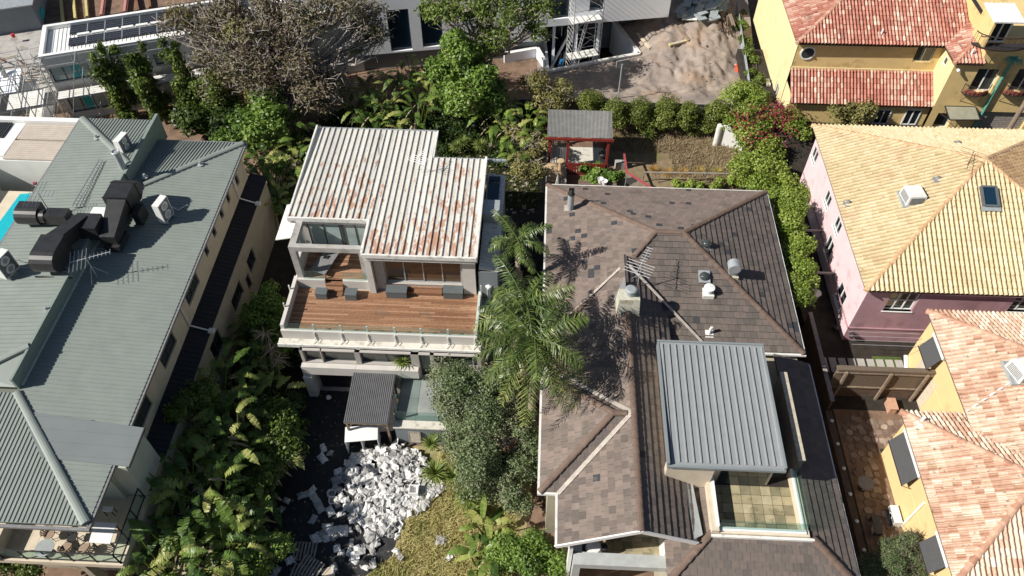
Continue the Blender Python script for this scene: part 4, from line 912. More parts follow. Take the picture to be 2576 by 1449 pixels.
# front wing running to the gable
yg = 13.75; XRv = 2*XG-wl
wleft = [V3((wl, yg, ZB)), V3((XG, yg, ZG)), V3((XG, 26.2, ZG)), V3((wl, 26.2-3.5, ZB+.02)), ]
wleft = [V3((wl, yg, ZB)), V3((XG, yg, ZG)), V3((XG, 25.7+4.2, ZG)), V3((wl, 26.3, ZB))]
wright = [V3((XG, yg, ZG)), V3((7.72, yg+.3, ZG-(7.72-XG)*sl_)), V3((7.3, 17.6, ZG-(7.3-XG)*sl_)), V3((7.2, 25.8, ZG-(7.2-XG)*sl_)), V3((XG, 29.9, ZG))]
wright = [V3((XG, yg, ZG)), V3((7.6, yg+.3, ZG-(7.6-XG)*sl_)), V3((7.3, 27.2, ZG-(7.3-XG)*sl_)), V3((XG, 29.9, ZG))]
for nm, pts, m, dk, lo, hi in (('wing_left_slope', wleft, 'tile_brown', .004, .1, .7), ('wing_right_slope', wright, 'tile_brown_shaded', .01, .2, .75)):
    b = MB(); b.slab([p-Z*.02 for p in pts], .08, 0); shingles(b, pts, .34, .37, .07 if m == 'tile_brown_shaded' else .045, dk, lo=lo, hi=hi); b.build(nm, m, bh)
# little hipped wing on the left
JZ = 7.12; jy = 19.6; xj, xk = 3.95, 4.72
JZ = ZB+(xk-wl)*sl_-.02; h = jy-16.45; top1, top2 = V3((xj, jy, JZ)), V3((xk-.1, jy, JZ)); nl, fl_ = V3((XA, jy-3.3, ZB)), V3((XA, jy+3.3, ZB))
for nm, pts in (('bay_left_slope', [nl, top1, fl_]), ('bay_near_slope', [nl, V3((1.5, jy-3.3, ZB)), top2, top1]), ('bay_far_slope', [fl_, top1, top2, V3((1.5, jy+3.3, ZB))])):
    pts = [p+Z*.06 for p in pts]; b = MB(); b.slab([p-Z*.02 for p in pts], .1, 0); shingles(b, pts, .34, .37, .04, .0, lo=.2, hi=.8); b.build(nm, 'tile_brown' if 'near' not in nm else 'tile_brown_shaded', bh)
b = MB()
for p, q in ((A_, r0), (B_, r1), (C_, r1), (D_, V3((XG-.35, YA+XG-XA-.35, ZB+(XG-.35-XA)*tp))), (V3((XG+.6, YA+XG-XA+.6, ZB+(XG+.6-XA)*tp)), r0), (r0, r1)): b = MB(); caps(b, p, q, .15, .4, .05, flat=True, tv=.25 if p is C_ else .6); b.build('ridge_tiles', 'ridge_brown', bh)
b = MB()
caps(b, (XG, yg, ZG), (XG, 25.6, ZG), .15, .4, .05, flat=True, tv=.5)
b.build('ridge_tiles', 'ridge_brown', bh); b = MB()
for p, q in ((nl, top1), (fl_, top1), (top1, top2)): caps(b, p+Z*.06, q+Z*.06, .16, .4, .05, flat=True, tv=.5)
b.build('ridge_tiles', 'ridge_brown', bh)
b = MB()
b.beam(V3((1.43, jy-3.36, ZB+.1)), V3((xk+.1, jy-.02, ZB+(xk+.1-wl)*sl_+.1)), .2, .06); b.beam(V3((1.43, jy+3.36, ZB+.1)), V3((xk+.1, jy+.02, ZB+(xk+.1-wl)*sl_+.1)), .2, .06)
vz = lambda x: ZB+.06+(x-XA)*tp
b.beam(V3((XG+.25, 26.2+2.9, 7.5)), V3((9.5, 24.9, ZB+.12)), .13, .04)
b.beam(V3((XG-.25, 28.9, 7.48)), V3((1.2, 25.9, ZB+.15)), .12, .04)
b.build('valley_flashing', 'mortar', bh)
b = MB(); q = [V3((7.5, yg+.35, 6.1)), V3((7.92, yg+.6, 6.02)), V3((7.66, 17.4, 6.02)), V3((7.22, 17.5, 6.24))]; b.slab(q, .06); b.build('valley_gutter', 'valley_metal', bh)
# gutters and walls
b = MB()
b.box(XA-.13, XA-.02, YA-1, YB+.1, ZB-.13, ZB-.01); b.box(XA-.1, XB_+.1, YB+.02, YB+.14, ZB-.13, ZB-.01); b.box(XB_+.02, XB_+.14, YA-.1, YB+.02, ZB-.13, ZB-.01); b.box(11.8, XB_+.14, YA-.14, YA-.02, ZB-.13, ZB-.01)
b.box(wl-.13, wl-.02, yg, jy-3.3, ZB-.13, ZB-.01); b.box(XA-.13, XA-.02, jy-3.4, jy+3.4, ZB-.1, ZB+.08); b.box(XA-.13, wl, jy-3.42, jy-3.31, ZB-.1, ZB+.06)
b.build('gutter', 'white_dirty', bh)
b = MB(); b.box(XA+.45, XB_-.45, YA+.4, YB-.45, 0, ZB-.1); b.box(wl+.4, 7.5, yg+1.6, YA+.4, 0, ZB-.05); b.box(XA+.4, wl+.4, jy-3, jy+3, 0, ZB-.05); b.box(7.5, 14.4, 14.9, YA+.4, 0, 4.9); b.box(6.6, 14.4, 11.4, 14.9, 0, 4.3); b.build('wall', 'cream_shaded', bh)
g = MB(); g.add([(wl+.4, yg+1.58, ZB-.05), (XRv-.4, yg+1.58, ZB-.05), (XG, yg+1.58, ZG-.15)], [(0, 1, 2)]); g.build('gable', 'cream_wall', bh)
b = MB()
for p, q in (((wl-.1, yg-.03, ZB-.06), (XG, yg-.03, ZG-.03)), ((XG, yg-.03, ZG-.03), (7.66, yg+.24, ZG-(7.66-XG)*sl_-.06))): b.beam(p, q, .06, .24)
b.build('barge_board', 'white_paint', bh)
# porch under the gable
zb_ = 3.1; b = MB(); p0, p1 = PT(11, 480, 1320, zb_+1), PT(11, 1150, 1345, zb_+1); b.box(p0.x-.1, p1.x+.1, p0.y-.25, p0.y+.35, zb_+.55, zb_+1.0); b.box(p0.x-.1, p0.x+.3, p0.y+.3, yg+1.5, zb_+.55, zb_+1.0); b.build('porch_beam', 'valley_metal', bh)
b = MB(); b.box(p0.x-.1, p0.x+.25, p0.y-.2, p0.y+.2, 0, zb_+.55); b.build('porch_column', 'valley_metal', bh)
b = MB(); b.box(p0.x, p1.x, p0.y+.3, yg+1.6, zb_-.3, zb_); b.build('porch_slab', 'concrete', bh)
b = MB()
for i in range(8):
    for j in range(4): b.box(p0.x+.3+i*.5, p0.x+.3+i*.5+.49, p0.y+.36+j*.5, p0.y+.85+j*.5, zb_, zb_+.012, R.random())
b.build('porch_tiles', 'paver', bh)
b = MB(); b.box(p1.x-.02, p1.x+.08, p0.y+.3, yg+1.6, zb_-.3, zb_+1.3); b.build('porch_side', 'white_paint', bh); b = MB(); b.box(p0.x-.32, p0.x-.15, p0.y+.2, yg+.6, 0, 4.9); b.build('porch_screen', 'white_paint', bh)
# grey metal addition
ZK = 8.0; k0 = PT(11, 1195, 600, ZK-.12); k1 = PT(11, 2070, 645, ZK-.12); k2 = P(1912, 870, ZK+.1); k3 = P(1653, 860, ZK+.1)
xl, xr, yn, yf_ = (k0.x+k3.x)/2, (P(1977, 1181, ZK-.12).x+k2.x)/2, P(1977, 1181, ZK-.12).y, k2.y
q = [V3((xl, yn, ZK-.12)), V3((xr, yn, ZK-.12)), V3((xr, yf_, ZK+.1)), V3((xl, yf_, ZK+.1))]
b = MB(); b.slab(q, .1); b.build('addition_roof', 'skillion_grey', bh); rb = [o for o in bh.children if o.name.startswith('addition_roof')][0]
b = MB(); qq = [p+(V3((0, .12, 0)) if i < 2 else V3((0, -.12, 0)))+Z*.001 for i, p in enumerate(q)]; ribs(b, qq, .33, .09, .06); b.build('seam', 'skillion_grey', rb)
b = MB(); b.box(xl-.07, xl+.02, yn-.05, yf_+.05, ZK-.28, ZK+.13); b.box(xr-.02, xr+.08, yn-.05, yf_+.05, ZK-.28, ZK+.13); b.box(xl-.07, xr+.08, yf_, yf_+.1, ZK-.1, ZK+.17); b.box(xl-.07, xr+.08, yn-.12, yn, ZK-.26, ZK-.1); b.build('roof_trim', 'skillion_rib', rb)
b = MB(); b.box(xl+.15, xr-.15, yn+.35, yf_-.2, 3.5, ZK-.14); b.box(xl-.02, 8.45, yn+.0, yn+.38, 5.6, ZK-.2); b.build('addition_wall', 'cream_wall', bh)
b = MB(); b.box(8.9, xr-.3, yn+.3, yn+.34, 5.55, 7.6); b.build('terrace_door', 'dark_glass', bh)
# sunken roof terrace
tz = 5.5; tx0, tx1, ty0 = 8.62, 12.4, 14.75; ty1 = yn+.3
b = MB()
nx, ny = 8, 5
for i in range(nx):
    for j in range(ny): b.box(tx0+i*(tx1-tx0)/nx+.01, tx0+(i+1)*(tx1-tx0)/nx-.01, ty0+j*(ty1-ty0)/ny+.01, ty0+(j+1)*(ty1-ty0)/ny-.01, tz, tz+.02+R.uniform(0, .004), R.random())
b.build('terrace_pavers', 'paver', bh)
b = MB(); b.box(tx0, tx1, ty0, ty1+.5, tz-.25, tz); b.build('terrace_slab', 'dirt_shaded', bh)
pzt = 6.3; b = MB(); b.box(tx0-.32, tx0, ty0-.3, yn+1.2, 4.9, pzt); b.box(tx0, tx1+.3, ty0-.3, ty0, 4.9, pzt-.25); b.box(tx1, tx1+.3, ty0, yn+1.0, 4.9, pzt-.3); b.build('terrace_parapet', 'cream_wall', bh)
b = MB(); b.box(tx0-.1, tx0+.02, ty0-.12, ty1+.2, pzt, pzt+.08); b.box(tx0-.1, tx1+.15, ty0-.2, ty0-.02, pzt-.25, pzt-.17); b.box(tx1+.02, tx1+.15, ty0-.02, yn+1.0, pzt-.3, pzt-.22); b.build('parapet_trim', 'white_paint', bh)
b = MB(); b.box(tx0+.0, tx1+.1, ty0-.12, ty0-.105, pzt-.17, pzt+.75); b.box(tx1+.08, tx1+.095, ty0, yn+.9, pzt-.22, pzt+.75); b.build('terrace_glass', 'green_glass', bh)
# stone capped screen wall on the right
s0, s1 = PT(12, 130, 0, 7.1), PT(12, 262, 572, 7.1); s2 = P(1938, 935, 7.1)
b = MB(); xs = (s0.x+s1.x)/2; b.box(xs-.14, xs+.14, s1.y, s2.y, 3.8, 7.05); b.build('screen_wall', 'brown_conc', bh)
b = MB(); b.box(xs-.17, xs+.17, s1.y-.03, s2.y, 7.05, 7.12); b.build('wall_coping', 'stone_cap', bh)
b = MB(); b.box(xr-.1, xs-.1, s1.y+.6, s2.y, 3.8, 5.5); b.build('side_passage', 'brown_conc', bh)
# low front roof round the terrace
fz = 5.85; ex_, ez = 14.85, 5.05
f_r = [V3((12.85, 14.5, fz)), V3((ex_, 12.5, ez)), V3((ex_, 24.6, ez)), V3((12.85, 24.6, fz))]
f_n = [V3((8.38, 14.55, fz)), V3((12.85, 14.5, fz)), V3((16.6, 10.75, 4.35)), V3((4.6, 10.75, 4.35))]
f_l = [V3((8.7, 15.0, fz)), V3((8.72, 17.6, fz)), V3((7.75, 17.6, 4.9)), V3((6.6, 13.2, 3.95)), V3((6.2, 12.2, 3.7))]
f_l = [V3((8.38, 14.55, fz)), V3((6.35, 12.52, 5.04)), V3((6.35, 17.6, 5.04)), V3((8.38, 17.6, fz))]
for nm, pts, m in (('front_right_slope', f_r, 'tile_brown_shaded'), ('front_near_slope', f_n, 'tile_brown_shaded'), ('front_left_slope', f_l, 'tile_brown')):
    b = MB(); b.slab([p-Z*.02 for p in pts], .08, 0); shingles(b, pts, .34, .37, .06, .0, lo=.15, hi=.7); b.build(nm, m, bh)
b = MB(); caps(b, (4.6, 10.75, 4.4), (8.38, 14.55, fz+.03), .17, .42, .05, flat=True, tv=.6); b.build('ridge_tiles', 'ridge_brown', bh); b = MB(); caps(b, (16.6, 10.75, 4.4), (12.85, 14.5, fz+.03), .17, .42, .05, flat=True, tv=.3); b.build('ridge_tiles', 'ridge_brown', bh)
b = MB(); b.box(ex_, ex_+.12, 12.6, 24.6, ez-.14, ez-.02); b.build('gutter', 'white_dirty', bh)
b = MB(); b.box(8.3, 12.9, 14.3, 14.42, fz-.02, fz+.14); b.build('flashing', 'white_dirty', bh)
# chimney
cx0, cx1 = 4.42, 5.5; cy = 25.75
ch = MB(); zc = 8.35; ch.add([(cx0-.12, cy-.1, 6.6), (cx1+.12, cy-.1, 6.6), (cx1+.12, cy+.95, 6.6), (cx0-.12, cy+.95, 6.6), (cx0, cy+.15, zc), (cx1, cy+.15, zc), (cx1, cy+.9, zc), (cx0, cy+.9, zc)], [(4, 5, 6, 7), (0, 1, 5, 4), (1, 2, 6, 5), (2, 3, 7, 6), (3, 0, 4, 7)])
mat('chimney_render', (.5, .49, .4), .9, .15, 3, stain=[((.2, .13, .05), .6, 2.5, .6), ((.2, .2, .17), .58, 5, .5)]); c_ = ch.build('chimney', 'chimney_render', bh)
b = MB(); b.lathe(((cx0+cx1)/2+.05, cy+.55, zc), [(.24, 0), (.24, .25), (.3, .27), (.3, .42), (.22, .46), (.02, .46)], 18); b.build('chimney_pot', 'galv', c_)
b = MB(); b.slab([(XG, 26.9, 7.62), (XG-.75, 26.6, 7.3), (XG-.1, 27.9, 7.95)], .03); b.build('flashing_sheet', 'lead', bh)
# things standing on the roof
def on_near(x, y, dz=0): return V3((x, y, ZB+(y-YA)*tp+dz))
def solve(t, x, y, face):
    """photo point -> point on a slope of the brown roof"""
    u, v = T(t, x, y); d = ray(u, v); c = V3((0, 0, CAMH)); n, o = {'near': (V3((0, -tp, 1)), D_), 'left': (V3((-tp, 0, 1)), D_), 'right': (V3((tp, 0, 1)), B_), 'rear': (V3((0, tp, 1)), A_), 'wleft': (V3((-sl_, 0, 1)), wleft[0])}[face]
    return c + d*((o-c).dot(n)/d.dot(n))
p = solve(7, 438, 140, 'left'); t = thing('flue', 'round grey flue with a black cowl, near the corner of the brown roof', 'flue', p); b = MB(); b.box(p.x-.35, p.x+.35, p.y-.2, p.y+.3, p.z-.1, p.z+.16); b.build('base', 'mortar', t); b = MB(); b.lathe(p, [(.2, 0), (.2, 1.35), (.02, 1.35)], 18); b.build('pipe', 'galv', t); b = MB(); b.lathe(p+Z*1.3, [(.16, 0), (.23, .1), (.12, .3), (.03, .42)], 14); b.obox(p+Z*1.75, (.16, 0, 0), (0, .02, 0), (0, 0, .14)); b.build('cowl', 'black_metal', t)
p = solve(7, 1655, 625, 'right'); t = thing('roof_fan', 'hooded galvanised fan on the right slope of the brown roof', 'roof fan', p); b = MB(); b.box(p.x-.5, p.x+.35, p.y-.3, p.y+.3, p.z-.2, p.z+.1); b.build('flashing', 'stone_cap', t); b = MB(); b.box(p.x-.2, p.x+.2, p.y-.2, p.y+.2, p.z, p.z+.5); b.build('base', 'galv', t); b = MB(); b.tube([(p.x, p.y-.28, p.z+.72), (p.x, p.y+.28, p.z+.72)], .34, 20); b.build('hood', 'galv', t)
p = solve(7, 1478, 765, 'near'); t = thing('roof_fan', 'round white mushroom vent on the near slope of the brown roof', 'roof fan', p); b = MB(); b.box(p.x-.3, p.x+.3, p.y-.3, p.y+.3, p.z-.15, p.z+.12); b.build('base', 'white_dirty', t); b = MB(); b.lathe(p+Z*.1, [(.2, 0), (.2, .3), (.3, .32), (.3, .42), (.02, .47)], 20); b.build('hood', 'white_paint', t)
for face, x, y, lab in (('near', 1448, 650, 'small domed skylight tube above the white mushroom vent'), ('right', 1465, 405, 'domed skylight tube near the top of the right slope')):
    p = solve(7, x, y, face); t = thing('skylight_tube', lab, 'skylight', p); b = MB(); b.slab([p+V3((-.32, -.35, .03 if face == 'near' else .16)), p+V3((.32, -.35, .03 if face == 'near' else -.08)), p+V3((.32, .35, .26 if face == 'near' else -.08)), p+V3((-.32, .35, .26 if face == 'near' else .16))], .05); b.build('flashing', 'galv', t); b = MB(); b.lathe(p+Z*.1, [(.27, 0), (.27, .12), (.2, .22), (.08, .28), (.01, .29)], 18); b.build('dome', 'dim_glass', t, smooth=True)
p = solve(7, 1488, 1070, 'near'); t = thing('vent_pipe', 'slim white vent pipe on the near slope of the brown roof', 'vent', p); b = MB(); b.slab([p+V3((-.22, -.22, -.04)), p+V3((.22, -.22, -.04)), p+V3((.22, .22, .13)), p+V3((-.22, .22, .13))], .03); b.build('flashing', 'white_dirty', t); b = MB(); b.tube([p, p+Z*.45, p+V3((.04, .0, .6))], .075, 10); b.build('pipe', 'white_paint', t)
p = solve(7, 940, 745, 'near'); yagi('tv_antenna', 'pale television antenna on a tall mast beside the chimney', p, 2.3, (.45, 1, .02), 2.0, 11, .75, 'alu', 2, tiltel=(1, -.42, 0))
p = PT(11, 640, 1290, zb_+.5); t = thing('barbecue', 'barbecue under a white and black cover on the gabled porch', 'barbecue', (p.x, p.y+.2, zb_+.013))
b = MB(); b.lathe((p.x-.15, p.y+.2, zb_+.05), [(.3, 0), (.42, .1), (.42, .75), (.3, .92), (.02, .95)], 12); b.build('cover', 'white_dirty', t); b = MB(); b.box(p.x-1.0, p.x-.45, p.y-.15, p.y+.5, zb_+.05, zb_+.75); b.build('side_cover', 'charcoal', t); b = MB(); b.lathe((p.x+.3, p.y+.25, zb_+.08), [(.1, 0), (.22, .1), (.2, .8), (.02, .85)], 10); b.build('gas_bottle', 'black_metal', t)
# ------------------------------------------------------------------ raised lots on the right
GZ = 1.5
b = MB(); b.box(16.75, 60, 4, 60, -.5, GZ); o = b.build('terrace_ground', 'dirt_shaded'); kind(o)
# ---- pink house
pk = thing('pink_house', 'pink rendered house with a shaded near wall under a sandy yellow barrel tile roof', 'house', (26, 36, GZ))
ZP_ = 6.5; sw, nw = V3((18.43, 28.65, ZP_)), V3((18.36, 43.17, ZP_)); apx = P(2478, 403, 9.7); se, ne = V3((34.0, 28.7, ZP_)), V3((34.0, 43.2, ZP_))
for nm, pts, m in (('left_slope', [nw, sw, apx], 'sand_tile'), ('near_slope', [sw, V3((30.5, 28.68, ZP_)), apx+(se-apx)*.55, apx], 'sand_tile'), ('far_slope', [nw, apx, ne], 'sand_tile'), ('right_slope', [se, ne, apx], 'sand_tile_shaded')):
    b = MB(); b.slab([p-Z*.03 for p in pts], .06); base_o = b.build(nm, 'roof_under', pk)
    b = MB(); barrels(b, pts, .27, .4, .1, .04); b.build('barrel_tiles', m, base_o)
for p, q in ((sw, apx), (nw, apx), (se, apx), (ne, apx)): b = MB(); caps(b, p, q, .15, .38, .06); b.build('hip_tiles', 'ridge_sand', pk)
xw, yw_ = 18.78, 29.0; oS = V3((xw, yw_, GZ)); oWt = V3((xw, 42.9, GZ))
def holeS(o, pts, yv): 
    ps = [PY(*q, yv) for q in pts]; us = [p.x-o.x for p in ps]; vs = [p.z-o.z for p in ps]; return (min(us), max(us), min(vs), max(vs))
hS = []
for (ca, cb_) in (((850, 895), (1155, 765)), ((1785, 900), (2090, 780))):
    p, q = PTY(8, *ca, yw_), PTY(8, cb_[0]-60, cb_[1], yw_); hS.append((p.x-xw+.1, p.x-xw+1.75, p.z-GZ, min(q.z-GZ, ZP_-GZ-.25)))
b = MB(); wall(b, oS, (1, 0, 0), 15, ZP_-GZ-.05, hS, .22); b.build('near_wall', 'pink_shaded', pk)
hW = []
for (t_, x, y) in ((4, 352, 1165), (8, 450, 50), (8, 525, 248)):
    p = PTX(t_, x, y, xw); u = 42.9-p.y; hW.append((u-.55, u+.55, min(p.z, 5.9)-GZ-.55, min(p.z, 5.9)-GZ+.5))
p = PTX(8, 400, 540, xw); hW.append((42.9-p.y-.6, 42.9-p.y+.6, 1.0, 2.4)); p = PTX(8, 470, 930, xw); hW.append((42.9-p.y-.7, 42.9-p.y+.7, .6, 2.1))
b = MB(); wall(b, oWt, (0, -1, 0), 13.9, ZP_-GZ-.05, hW, .12); b.build('left_wall', 'pink_render', pk)
for h in hS: window(pk, oS, (1, 0, 0), h, 'white_paint', 'dim_glass', (2, 1), .07, .2, sill=.05)
for h in hW: window(pk, oWt, (0, -1, 0), h, 'white_paint', 'dark_glass', (1, 0), .09, .09, sill=.06)
b = MB(); zb2 = PTY(8, 580, 1020, yw_).z; b.box(xw-.05, xw+15, yw_-.06, yw_-.004, zb2-.05, zb2+.05); b.box(xw-.06, xw-.004, yw_-.06, 42.8, zb2-.05, zb2+.05); b.build('string_course', 'pink_shaded', pk)
b = MB(); b.box(xw-.28, xw+15, yw_-.3, 42.9, ZP_-.14, ZP_-.06); b.build('soffit', 'pink_shaded', pk)
for (x, y, fa) in ((635, 1085, 0), (515, 1025, 1)):
    p = PTY(8, x, y, yw_-.25) if fa == 0 else PTX(8, x, y, xw-.25); lt = MB(); c = V3((p.x, p.y, p.z)); w_ = V3((0, .25, .1)) if fa == 0 else V3((.25, 0, .1)); lt.tube([c+w_, c+w_*.5+Z*.2, c+Z*.15], .02, 5); lt.lathe(c-Z*.2, [(.03, 0), (.12, .04), (.16, .25), (.2, .27), (.05, .38), (.02, .4)], 10)
    tag(lt.build('wall_lantern', 'iron'), 'dark iron lantern on the shaded near wall of the pink house' if fa == 0 else 'dark iron lantern on the corner of the pink left wall', 'lantern')
def on_plane(t, x, y, a, b_, c):
    n = (b_-a).cross(c-a); d = ray(*T(t, x, y)); C0 = V3((0, 0, CAMH)); return C0+d*((a-C0).dot(n)/d.dot(n))
def cooler(label, p, w=1.15, h=.75, rz=.1):
    t = thing('roof_cooler', label, 'air conditioner', p); c, s = math.cos(rz), math.sin(rz); f = lambda a, b_, z: (p.x+a*c-b_*s, p.y+a*s+b_*c, p.z+z)
    b = MB(); w2 = w/2; lo = [f(*e, .1) for e in ((-w2, -w2), (w2, -w2), (w2, w2), (-w2, w2))]; md = [f(*e, h) for e in ((-w2*.9, -w2*.9), (w2*.9, -w2*.9), (w2*.9, w2*.9), (-w2*.9, w2*.9))]; hi = [f(*e, h+.12) for e in ((-w2*.7, -w2*.7), (w2*.7, -w2*.7), (w2*.7, w2*.7), (-w2*.7, w2*.7))]
    b.add(lo+md+hi, [(0, 3, 2, 1), (8, 9, 10, 11)]+[(i, (i+1) % 4, 4+(i+1) % 4, 4+i) for i in range(4)]+[(4+i, 4+(i+1) % 4, 8+(i+1) % 4, 8+i) for i in range(4)]); b.build('housing', 'ac_white', t)
    b = MB()
    for k in range(4):
        a0, a1 = V3(lo[k]), V3(lo[(k+1) % 4]); m0, m1 = V3(md[k]), V3(md[(k+1) % 4]); n = (a1-a0).cross(m0-a0).normalized()
        for r in range(6): e0 = a0.lerp(m0, .15+.13*r).lerp(a1.lerp(m1, .15+.13*r), .1); e1 = a0.lerp(m0, .15+.13*r).lerp(a1.lerp(m1, .15+.13*r), .9); b.beam(e0+n*.01, e1+n*.01, .035, .03)
    b.build('louvre', 'ac_grille', t)
    b = MB(); b.box(p.x-w*.6, p.x+w*.6, p.y-w*.62, p.y+w*.6, p.z-.25, p.z+.09); b.build('base_flashing', 'galv', t); return t
cooler('white louvred cooler on the sandy tile roof of the pink house', on_plane(8, 1080, 60, nw, sw, apx), 1.1, .7)
p = on_plane(8, 1652, 50, sw, se, apx); p = p+(se-sw).cross(apx-sw).normalized()*.17; t = thing('skylight', 'dark framed roof window in the near sandy slope of the pink house', 'skylight', p); n = (se-sw).cross(apx-sw).normalized(); uu = V3((1, 0, 0)); vv = n.cross(uu)
b = MB()
for sg in (-1, 1): b.obox(p+uu*(.42*sg)+n*.13, uu*.06, vv*.62, n*.09); b.obox(p+vv*(.6*sg)+n*.13, uu*.36, vv*.06, n*.09)
b.build('frame', 'box_grey', t); b = MB(); b.obox(p+n*.12, uu*.37, vv*.55, n*.02); b.build('pane', 'blue_glass', t); b = MB(); b.obox(p-vv*.75+n*.09, uu*.55, vv*.14, n*.02); b.build('flashing', 'galv', t)
for (tt, x, y, pl3, lab) in ((4, 1430, 1095, (nw, apx, ne), 'lead flashed vent on the far sandy slope of the pink house'), (4, 1275, 1362, (nw, sw, apx), 'small lead flashing on the left sandy slope above the cooler'), (8, 600, 95, (nw, sw, apx), 'pipe vent on the left sandy slope below the cooler')):
    p = on_plane(tt, x, y, *pl3); b = MB(); b.lathe(p+Z*.02, [(.35, -.06), (.3, .1), (.16, .14), (.1, .28), (.02, .3)], 10); tag(b.build('roof_vent', 'lead'), lab, 'vent')
p = on_plane(4, 1500, 1250, nw, sw, apx); q = on_plane(4, 1470, 1300, nw, sw, apx); yagi('tv_antenna', 'thin rusty antenna lying across the sandy tiles near the roof peak', p+Z*.08, .5, (-.6, -1, .1), 2.2, 6, .7, 'rusty')
# ---- yellow house at the back right
yh = thing('yellow_house', 'yellow rendered villa with two red barrel tile roofs at the back right', 'house', (26, 54, GZ))
ZY = 7.5; ySW, ySE = V3((18.6, 51.5, ZY)), V3((31.6, 51.6, ZY)); pt_ = math.tan(rad(23)); aY = V3((25.6, 58.5, ZY+7*pt_)); aY2 = V3((31.6, 58.6, ZY+7*pt_)); yNW = V3((18.6, 65.5, ZY)); wx = 29.35; wy_ = 49.45
vt = V3((31.5, 51.6+2.05, ZY+2.05*pt_))
for nm, pts in (('left_slope', [yNW, ySW, aY]), ('near_slope', [ySW, V3((wx+.1, 51.58, ZY)), vt, aY2, aY]), ('lean_to', None), ('wing_left_slope', [V3((wx, wy_, ZY)), V3((31.5, wy_+2.1, ZY+2.1*pt_)), vt, V3((wx, 51.6, ZY))]), ('wing_near_slope', [V3((wx, wy_, ZY)), V3((31.45, wy_, ZY)), V3((31.5, wy_+2.1, ZY+2.1*pt_))])):
    if nm == 'lean_to': l0, l1 = PTY(4, 160, 516, 52.2), PTY(4, 1240, 520, 52.2); pts = [V3((18.95, 49.85, 3.42)), V3((29.7, 49.85, 3.42)), V3((29.7, 52.15, 5.0)), V3((18.95, 52.15, 5.0))]
    b = MB(); b.slab([p-Z*.03 for p in pts], .07); base_o = b.build(nm, 'roof_under', yh); b = MB(); barrels(b, pts, .25, .42, .1, .04, udir=(1, 0, 0) if nm == 'near_slope' else None); b.build('barrel_tiles', 'terracotta', base_o)
b = MB(); caps(b, ySW, aY, .15, .38, .06); b.build('hip_tiles', 'ridge_terra', yh); b = MB(); caps(b, V3((wx, wy_, ZY)), V3((31.5, wy_+2.1, ZY+2.1*pt_)), .15, .38, .06); b.build('hip_tiles', 'ridge_terra', yh)
b = MB(); b.beam(V3((wx, 51.55, ZY+.08)), vt+Z*.08, .25, .04); b.build('valley_flashing', 'mortar', yh)
b = MB(); b.box(29.72, 29.9, 49.8, 52.1, 3.3, 5.1); b.box(18.95, 29.9, 52.0, 52.2, 4.95, 5.2); b.build('lean_to_edge', 'yellow_sunlit', yh)
# walls
oU = V3((18.95, 52.05, 5.0)); p, q = PTY(4, 1085, 468, 52.05), PTY(4, 1160, 368, 52.05); hU = [(p.x-18.95, p.x-18.95+1.35, p.z-5, ZY-5.35)]
b = MB(); wall(b, oU, (1, 0, 0), 10.7, ZY-5.08, hU, .2); b.build('upper_wall', 'yellow_render', yh)
window(yh, oU, (1, 0, 0), hU[0], 'white_paint', 'dim_glass', (1, 0), .07, .18)
p = PTY(4, 300, 400, 52.03); b = MB(); b.lathe(p+V3((0, .02, 0)), [(.5, 0), (.56, .0), (.56, .08), (.46, .08), (.46, .02)], 24, axis=(0, -1, 0)); w = b.build('round_window', 'white_paint', yh); b = MB(); b.lathe(p, [(.02, 0), (.46, .0), (.46, .03), (.02, .03)], 24, axis=(0, -1, 0)); b.build('pane', 'dim_glass', w)
oL2 = V3((18.95, 50.15, GZ)); hL = []
for (ca, cb_) in (((775, 940), (860, 822)), ((990, 950), (1085, 822))): p, q = PTY(4, *ca, 50.15), PTY(4, *cb_, 50.15); hL.append((p.x-18.95, p.x-18.95+1.15, p.z-GZ, q.z-GZ))
b = MB(); wall(b, oL2, (1, 0, 0), 10.7, 3.36-GZ, [h for h in hL if h[3] < 3.36-GZ-.02] or [], .2); b.build('lower_wall', 'yellow_render', yh)
print('lean holes', hL)
hL = [(a, c, max(.05, d), min(e, 3.36-GZ-.1)) for a, c, d, e in hL]
for h in hL: window(yh, oL2, (1, 0, 0), h, 'white_paint', 'dark_glass', (1, 0), .08, -.02)
oY = V3((18.9, 65, GZ)); hw = []; p = PTX(4, 62, 680, 18.9); hw = [(65-p.y-.5, 65-p.y+.5, p.z-GZ-.6, p.z-GZ+.6)]
b = MB(); wall(b, oY, (0, -1, 0), 12.95, ZY-GZ-.06, hw, .15); wall(b, (18.95, 52.1, GZ), (0, -1, 0), 1.95, 3.9-GZ-.0, n=(-1, 0, 0)); b.build('left_wall', 'yellow_sunlit', yh); window(yh, oY, (0, -1, 0), hw[0], 'white_paint', 'dim_glass', (1, 0), .08, .12)
b = MB(); b.box(18.84, 18.88, 52.05, 65, 5.1, 5.2); b.build('string_course', 'yellow_sunlit', yh)
